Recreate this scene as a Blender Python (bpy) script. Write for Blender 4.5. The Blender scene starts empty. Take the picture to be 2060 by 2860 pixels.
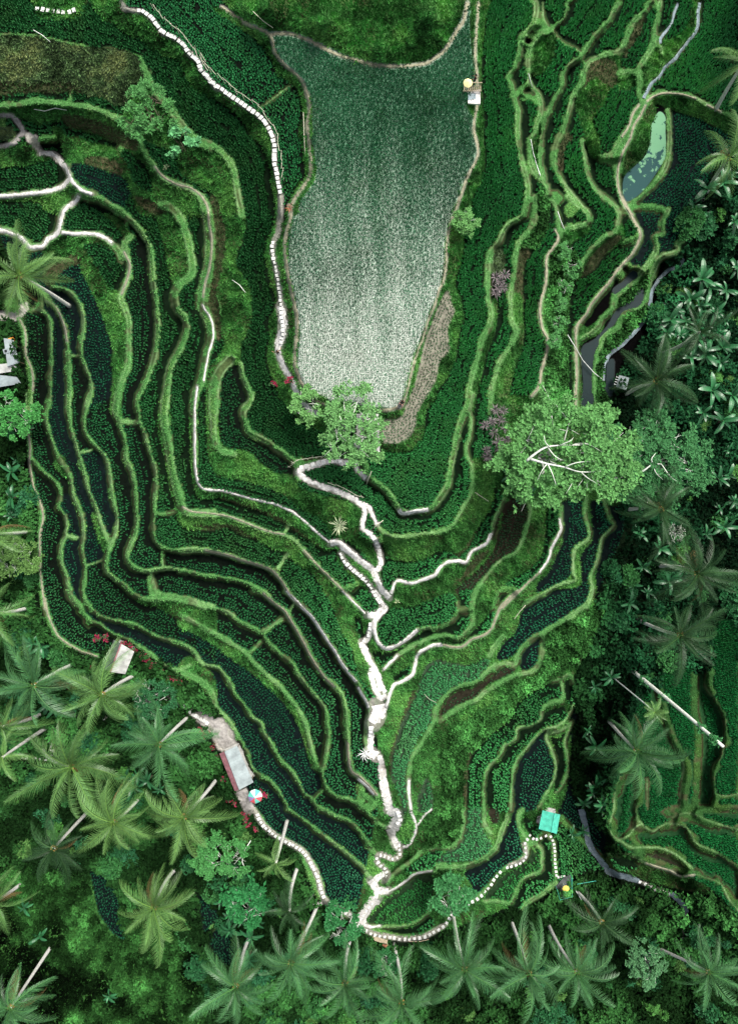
import bpy, bmesh, math, random
import numpy as np
from mathutils import Vector, Matrix
random.seed(5)
SC = bpy.context.scene
COL = SC.collection
# ---------------------------------------------------------------- camera, sky, sun, exposure
cam = bpy.data.cameras.new("camera"); camo = bpy.data.objects.new("camera", cam); COL.objects.link(camo)
cam.sensor_fit = 'VERTICAL'; cam.sensor_height = 36.0; cam.lens = 36.0 * 1910.0 / 2860.0
cam.clip_start = 1.0; cam.clip_end = 2000.0
camo.location = (0, 0, 82.0); camo.rotation_euler = (0, 0, 0)
SC.camera = camo
wld = bpy.data.worlds.new("World"); SC.world = wld; wld.use_nodes = True
nt = wld.node_tree; bg = nt.nodes["Background"]
sky = nt.nodes.new("ShaderNodeTexSky"); sky.sky_type = 'NISHITA'; sky.sun_disc = False
SUN_EL, SUN_AZ = math.radians(56), math.radians(35)
sky.sun_elevation = SUN_EL; sky.sun_rotation = SUN_AZ
sky.air_density = 1.0; sky.dust_density = 6.0; sky.ozone_density = 1.0
hsv = nt.nodes.new('ShaderNodeHueSaturation'); hsv.inputs['Saturation'].default_value = .45   # cloud-whitened sky
nt.links.new(sky.outputs[0], hsv.inputs['Color']); nt.links.new(hsv.outputs[0], bg.inputs[0]); bg.inputs[1].default_value = 0.085
sun = bpy.data.lights.new("sun", 'SUN'); suno = bpy.data.objects.new("sun", sun); COL.objects.link(suno)
sun.energy = 2.0; sun.angle = math.radians(22); sun.color = (1.0, 0.96, 0.88)
suno.rotation_euler = Vector((math.sin(SUN_AZ) * math.cos(SUN_EL), math.cos(SUN_AZ) * math.cos(SUN_EL), math.sin(SUN_EL))).to_track_quat('Z', 'Y').to_euler()
SC.view_settings.view_transform = 'Standard'; SC.view_settings.look = 'None'
SC.view_settings.gamma = 1.0; SC.view_settings.use_curve_mapping = False
SC.view_settings.exposure = 1.0
SC.cycles.max_bounces = 5; SC.cycles.diffuse_bounces = 1; SC.cycles.glossy_bounces = 2; SC.cycles.transmission_bounces = 3
SC.cycles.transparent_max_bounces = 4
# ---------------------------------------------------------------- survey of the hillside
# outlines are written tile by tile: "A1" etc. are survey sheets of 600 x 600 units read at 1634 marks a side
SHX = {'A': 0, 'B': 500, 'C': 1000, 'D': 1460}
SHY = {'1': 0, '2': 550, '3': 1100, '4': 1650, '5': 2260}
KS = 600.0 / 1634.0
def P(sheet, s):
    a = np.array([[float(v) for v in q.split(',')] for q in s.split()])
    if sheet == 'S':
        return a
    return a * KS + np.array([SHX[sheet[0]], SHY[sheet[1]]])

# raised earth bunds: sheet, width (sheet marks), line
STRIPS = '''
A1 14 0,260 80,260 240,265 380,295 550,330 700,355 850,365 950,380 1040,420 1110,480 1160,560
A1 60 1090,500 1130,600 1190,700 1270,800 1350,900 1420,980 1500,1070 1600,1140
A1 50 -80,810 80,800 180,790 260,765 400,775 520,800 650,810 760,840 850,880 930,920 1000,980 1060,1060 1100,1150 1150,1230 1230,1340 1340,1400 1450,1430 1530,1490 1570,1560 1590,1634
A1 55 -80,1495 80,1490 300,1465 430,1440 500,1400 530,1350 510,1290
A1 50 530,1350 580,1410 650,1460 720,1480 850,1560 960,1634
A1 30 540,710 545,800
A2 70 600,0 560,50 500,90 470,150 455,220 430,280 370,320 330,370 290,380 230,380 170,320 80,270 -80,240
A2 60 470,270 560,280 640,280 740,285 800,310 850,350 900,410 930,480
A2 55 620,0 760,30 870,100 960,150 1020,200 1080,280 1130,360 1150,450 1160,560 1170,680 1190,800 1195,900 1200,1000 1190,1120 1170,1230 1140,1330 1100,1430 1050,1520 1045,1634
A2 70 1230,50 1300,80 1360,140 1400,230 1430,330 1450,430 1465,520 1450,600 1380,660 1330,720 1330,800 1350,860 1400,910 1420,980 1400,1080 1360,1170 1310,1260 1280,1350 1270,1450 1250,1550 1245,1634
A2 75 1530,0 1570,80 1580,200 1595,320 1590,450 1575,560 1545,660 1530,760 1530,830 1570,900 1600,980 1605,1080 1570,1180 1550,1280 1530,1380 1490,1480 1470,1580 1470,1634
A2 55 1000,300 950,350 960,430 985,520 975,620 940,700 920,770 950,850 980,930 985,1050 980,1180 970,1300 930,1400 900,1500 880,1634
A2 42 400,690 440,690 520,720 580,780 620,850 635,950 630,1050 610,1130 620,1220 660,1320 690,1410 690,1500 660,1600 650,1634
A2 36 320,770 350,780 410,820 450,880 480,950 500,1020 510,1100 510,1180
A2 55 515,1180 520,1330 525,1450 520,1634
A2 30 500,1210 610,1205
A2 38 260,850 300,860 350,890 380,960 390,1060 390,1180 390,1290 375,1380 385,1460 380,1560 350,1634
A2 30 150,930 190,1010 200,1100 200,1200 240,1300 255,1400 250,1480 230,1634
A3 34 200,0 200,130 215,260 230,380 240,480 290,560 360,620 430,680 460,740 450,820 440,870 490,920 510,1000 505,1070 590,1095
A3 26 225,450 225,520 240,620 260,720 300,800 325,890 330,950 310,1050 305,1150 305,1300 320,1450 345,1634
A3 40 500,1090 480,1120 460,1200 470,1290 500,1370 520,1470 560,1560 610,1620
A3 38 385,0 360,80 345,180 370,270 400,360 430,450 480,540 520,600 550,700 560,780 600,870 630,960 635,1080 625,1180 640,1280 645,1340 635,1450 640,1550 690,1634
A3 40 515,0 525,100 530,220 560,330 590,430 610,500 640,600 670,720 710,820 750,920 780,1010 820,1100 840,1130
A3 28 600,450 690,430
A3 30 640,1310 790,1265
A3 42 680,0 660,60 640,160 640,250 680,340 740,410 800,480 830,580 845,700 860,820 890,930 885,1030 860,1120 820,1200 800,1280 810,1350 860,1400 930,1450 1000,1520 1080,1555 1180,1570 1300,1560 1400,1580 1500,1610 1560,1634
A3 46 885,0 880,60 870,130 900,200 930,300 955,400 960,500 1000,590 1020,680 1030,780 1035,880 1040,960 1030,1060 990,1150 965,1230 980,1290 1050,1340 1130,1350 1210,1335 1300,1330 1400,1345 1500,1370 1634,1400
A3 42 1055,0 1045,80 1055,180 1080,260 1120,370 1150,480 1180,580 1185,680 1175,780 1175,900 1165,1000 1175,1100 1220,1160 1300,1190 1400,1200 1500,1195 1634,1200
A3 48 930,210 1040,220
A3 28 1210,910 1330,900
A3 28 1240,1200 1240,1330
A3 36 1150,1360 1170,1440 1200,1510 1300,1530 1450,1560 1634,1610
A3 55 1140,1400 1180,1570
A3 75 1270,0 1250,100 1250,200 1270,330 1290,450 1310,570 1340,690 1370,800 1390,860 1430,900 1520,910 1634,910
A3 45 1490,0 1480,150 1480,300 1485,450 1490,580 1500,660 1550,720 1634,735
A4 42 0,40 0,41
A4 40 510,0 530,50 580,110 620,130
A4 40 630,0 650,80 710,160 800,210 930,240 1050,270 1150,330 1250,370 1340,400 1430,440 1500,500 1550,560 1634,580
A4 36 700,240 780,270 860,330 950,370 1050,420 1150,490 1250,560 1330,600 1400,590 1450,560
A4 30 330,0 360,150 400,260 450,350 530,410 620,460 740,500
A4 60 1360,610 1450,650 1540,700 1600,760 1634,850
B1 60 0,990 30,1000 150,1060 270,1110 360,1190 410,1280 435,1400 450,1500 480,1634
B1 55 0,1400 100,1440 160,1490 200,1560 220,1634
B1 22 600,840 690,770 780,700 850,650
B2 70 175,0 200,100 215,220 225,350 220,480 195,620 165,740 160,810 190,880 225,960 245,1060 225,1170 190,1280 170,1400 135,1480 110,1560 110,1634
B2 50 470,1270 480,1350 520,1450 545,1530 530,1590 490,1634
B2 90 390,1240 310,1330 270,1450 262,1634
B3 60 550,0 540,60 490,120 500,220 530,290 600,330 680,370 740,420 800,460 860,500 890,550
B3 60 250,0 260,200 270,350 330,430 420,460
B3 40 30,860 100,895 250,910 370,930 480,970 580,1010 700,1050 800,1070 880,1110 950,1190 1040,1290 1120,1370 1200,1450 1290,1540 1380,1634
B3 40 835,1000 800,1070
B3 42 825,1220 755,1320
B3 45 0,1190 130,1180 250,1195 380,1230 480,1265 600,1300 700,1340 770,1410 820,1490 880,1570 950,1634
B3 40 0,1350 130,1370 250,1385 380,1410 500,1440 600,1490 680,1560 750,1620
B3 35 0,1550 120,1580 260,1620
B4 42 0,50 120,90 250,130 380,170 450,230 540,280 620,320 680,400 760,480 860,560 920,660 990,750 1060,830 1110,910 1120,1000 1130,1100 1120,1220 1090,1330 1090,1420 1120,1500 1200,1570 1300,1590 1400,1668
B4 45 0,190 100,230 200,290 300,340 400,400 500,460 560,530 650,620 740,700 820,790 890,880 950,980 980,1080 1000,1180 1030,1280
B4 32 540,470 625,385
B4 40 640,310 780,215
B4 38 0,400 80,430 120,480 150,530 220,570 300,590 350,650 390,720 430,800 490,870 540,950 620,1010 640,1080 690,1150 730,1230 780,1300 850,1370 900,1450 950,1540 1000,1580 1060,1668
B4 25 1010,1590 1100,1500
B4 36 180,690 230,740 250,820 300,900 370,970 420,1050 460,1130 510,1230 540,1320 600,1400 690,1450 750,1520 800,1600 820,1668
B4 52 560,0 650,20 720,90 800,150 850,230 900,310 950,400 1000,500 1050,580 1110,660 1180,730 1240,800 1260,900 1265,1020 1280,1150 1290,1280 1310,1370 1380,1420 1450,1490 1510,1560
B4 50 810,0 860,50 930,120 1010,200 1070,290 1130,380 1190,470 1240,560 1310,650 1350,700 1380,760 1420,840 1440,890 1430,1000 1420,1080 1430,1190
B4 25 880,90 845,140
B5 38 820,0 900,50 980,110 1050,170 1150,240 1250,320 1330,390 1400,450 1450,520
B5 42 1060,-10 1180,50 1280,90 1350,150 1400,220 1460,300 1510,350
B5 34 1400,0 1460,60 1520,110 1570,130
B5 55 560,0 600,60 650,130 720,190 800,240 900,290 960,340 990,390 1030,460 1060,540 1080,620 1110,690 1180,740 1260,780 1320,820
C1 55 1350,20 1350,100 1320,190 1265,260 1235,330 1225,420 1180,530 1140,590 1165,650 1190,760 1215,850 1210,960 1215,1060 1235,1200 1270,1330 1290,1430 1280,1540 1262,1634
C1 50 1470,220 1400,250 1320,330 1290,430 1290,540 1310,650 1370,720 1390,830 1360,930 1330,1020 1300,1080 1300,1180 1330,1290 1400,1370 1440,1430 1420,1520
C2 52 1285,0 1280,80 1230,160 1140,210 1100,270 1070,340 1020,400 990,480 985,600 985,700 990,800 1010,900 980,1010 940,1080 920,1150 895,1250 860,1370 840,1480 815,1634
C2 48 1340,0 1345,100 1330,200 1270,280 1210,360 1190,450 1190,560 1170,640 1155,740 1155,870 1170,960 1200,1020 1170,1100 1120,1180 1070,1260 1040,1360 1010,1450 1000,1634
C3 62 850,0 820,110 770,240 745,350 720,470 700,570 690,670 650,750 600,820 540,880 440,890 350,900 290,850 240,770 170,700 100,650 60,620
C3 38 880,0 850,110 860,200 850,320 825,400 830,470 860,560 865,680 850,770 800,850 750,950 690,1020 600,1050 480,1060 380,1080 260,1080 180,1040 140,990
C3 40 250,1520 270,1460 300,1420 400,1440 480,1415 580,1380 620,1320 680,1280 760,1270 820,1280 860,1200 920,1170 980,1130 1010,1060 1030,980 1070,880 1110,800
C3 35 1270,790 1305,880 1280,1010 1240,1130 1190,1210 1090,1260 1010,1340 940,1430 890,1520 865,1634
C3 40 1540,860 1540,960 1540,1030 1505,1100 1465,1180 1445,1260 1375,1360 1295,1430 1195,1530 1095,1630
C4 40 200,590 260,530 330,470 430,410 550,360 660,340 750,360 830,300 870,230 860,150 870,60 890,0
C4 40 215,880 235,800 270,720 330,690 410,640 430,570 450,490 500,450 570,415 640,410 730,430 800,420 860,370 950,340 1010,290 1040,220 1080,130 1150,50 1210,0
C4 38 760,90 740,200 660,260 580,290 540,280
C4 40 125,230 125,320 160,400 220,440 320,400 400,340 450,300 540,280
C4 40 1040,560 960,630 900,690 790,720 700,770 630,840 590,900 580,980 520,1080 460,1190 400,1280 385,1400 385,1530 400,1668
C4 50 1000,490 1030,430 1100,350
C4 45 1634,190 1500,260 1420,310 1330,350 1260,420 1210,500 1190,560 1100,550 1040,590
C4 45 1400,330 1400,450 1370,560 1310,620 1200,640 1100,690 960,770 900,830 800,870 700,930 620,990
C4 35 1545,700 1550,820 1450,860 1400,900 1380,980 1290,1030 1210,1050 1190,1130 1110,1180 1080,1250 1000,1330 960,1440 955,1668
C4 32 1634,870 1590,960 1510,1030 1420,1050 1360,1100 1300,1170 1220,1270 1180,1370 1170,1480 1160,1668
C4 32 1440,1060 1430,1130 1470,1210 1500,1320 1490,1420 1440,1520 1360,1668
C4 30 1620,1000 1600,1060 1570,1150 1590,1260 1590,1380 1550,1480 1500,1540
C4 36 1440,1085 1540,1060 1620,1000
C4 36 1480,680 1540,670 1600,640 1634,700
C5 36 160,680 230,630 300,590 370,540 420,500 480,480 580,475
C5 34 60,880 200,895 330,890 430,860 520,800 560,700
C5 44 960,0 955,100 1000,180
C5 50 1130,60 1080,200 1040,300 950,380 830,430 700,440 600,430
C5 40 800,0 800,120 770,230 700,290 610,290 500,310 420,370 350,430 280,480 220,560
C5 40 0,880 60,920 130,950 240,970 340,985 430,980 520,960 600,915 660,880 690,820 740,760 800,725 880,690 940,640 1000,580 1040,520 1090,470 1150,430 1220,400 1275,360 1285,300 1280,230 1230,150 1215,60 1250,0
C5 36 1300,240 1390,300 1395,390 1390,470 1250,530 1190,640 1160,710 1050,700 960,700
C5 50 1500,560 1400,640 1300,700 1240,760
C5 40 1450,200 1480,250 1490,330 1495,430 1500,510
D1 25 150,20 150,80 160,150 215,225
D1 30 215,225 300,150 330,80 340,20
D1 22 215,225 300,320 380,360 440,400
D1 50 720,30 690,90 640,170 560,260 500,340 470,390 430,450 350,500 300,580 300,660 250,730 200,840 160,950 140,1060 130,1180 140,1260 170,1370
D1 50 950,30 920,90 850,150 800,240 770,330 730,390 640,410 560,440 500,470 450,560 440,620 390,700 360,800 330,900 310,980 260,1060 235,1150 230,1240 260,1320 320,1420 400,1520 480,1620
D1 50 1040,20 1030,90 1000,220 1000,300 940,420 900,480 850,540 780,540 740,560
D1 45 880,540 880,640 880,740 910,780
D1 36 1180,20 1150,90 1130,170 1090,230 1045,290 1050,400
D1 36 1340,20 1330,90 1325,200 1290,270 1210,370 1150,450 1080,510 1040,580 980,630 940,700 915,760
D1 42 915,770 980,730 1080,705 1200,715 1310,750 1400,800 1500,850 1634,900 1700,930
D1 50 880,795 830,870 800,960 750,1040 710,1110 670,1170 600,1190
D1 50 930,800 890,880 840,960 810,1060 760,1150 730,1240 715,1340 730,1460 770,1560 830,1634
D1 50 1100,840 1110,980 1110,1120 1090,1250 1030,1360 950,1450 880,1510 800,1550
D1 45 440,1070 470,1200 490,1330 540,1430 620,1500 700,1570 730,1634
D1 40 580,1190 590,1230 680,1260 715,1290
D2 50 745,0 790,80 840,180 890,260 890,320 840,420 780,490 710,570 660,650 600,720 520,820 480,900 420,970 400,1050 405,1200 410,1350 402,1500 398,1634
D2 45 600,0 680,60 730,130 720,200 690,270 620,300 550,360 490,430 440,500 420,560
D2 50 340,0 430,70 490,120 490,190 430,220 330,240 290,250
D2 45 200,0 240,60 260,140 270,220 275,300 230,390 180,460 178,600 165,690 138,800 130,900 150,1000 190,1090 175,1200 140,1330 125,1440 60,1530
D2 50 1100,100 1050,200 1060,270 1000,300 1010,400 950,500 890,580 780,700 700,760 680,850 600,930 560,1000 450,1080
D2 55 1260,300 1180,350 1160,420 1050,460 990,560 960,650 940,780 830,850 740,900 720,1000 620,1050 570,1150 530,1280 530,1450 540,1634
D3 38 480,780 470,920 500,1030 490,1110 400,1170 380,1260 380,1360 390,1420 300,1440 200,1490 160,1520 80,1560 0,1610
D3 36 610,800 660,950 690,1000 600,1100 580,1200 550,1310 510,1400 530,1490 500,1590 480,1634
D3 40 520,0 545,130 480,200
D4 45 520,0 490,90 420,150 320,210 200,280 130,330 60,380 0,440
D4 30 740,1380 700,1500 690,1668
D4 26 940,1430 945,1668
D4 28 1190,1250 1220,1340 1200,1470 1190,1668
D4 24 1380,380 1420,480 1400,600 1380,720 1450,820 1520,950 1530,1100 1500,1250 1440,1350 1450,1550
D4 22 1450,1550 1560,1560 1640,1540
D5 26 690,0 660,100 670,190 730,225 800,200 850,140 900,110
D5 26 850,-40 860,60 900,110 980,170 1060,120 1150,110 1250,150 1290,230 1350,280 1450,320 1640,460
D5 26 1090,0 1130,60 1220,30 1330,50 1440,100 1640,160
D5 30 720,230 820,290 900,290 980,290 1060,300 1150,340 1230,400 1300,470
D5 26 640,340 740,340 860,370 930,410 1020,440 1120,470 1200,510 1300,500 1400,520 1500,570 1560,680 1640,780
'''
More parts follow.
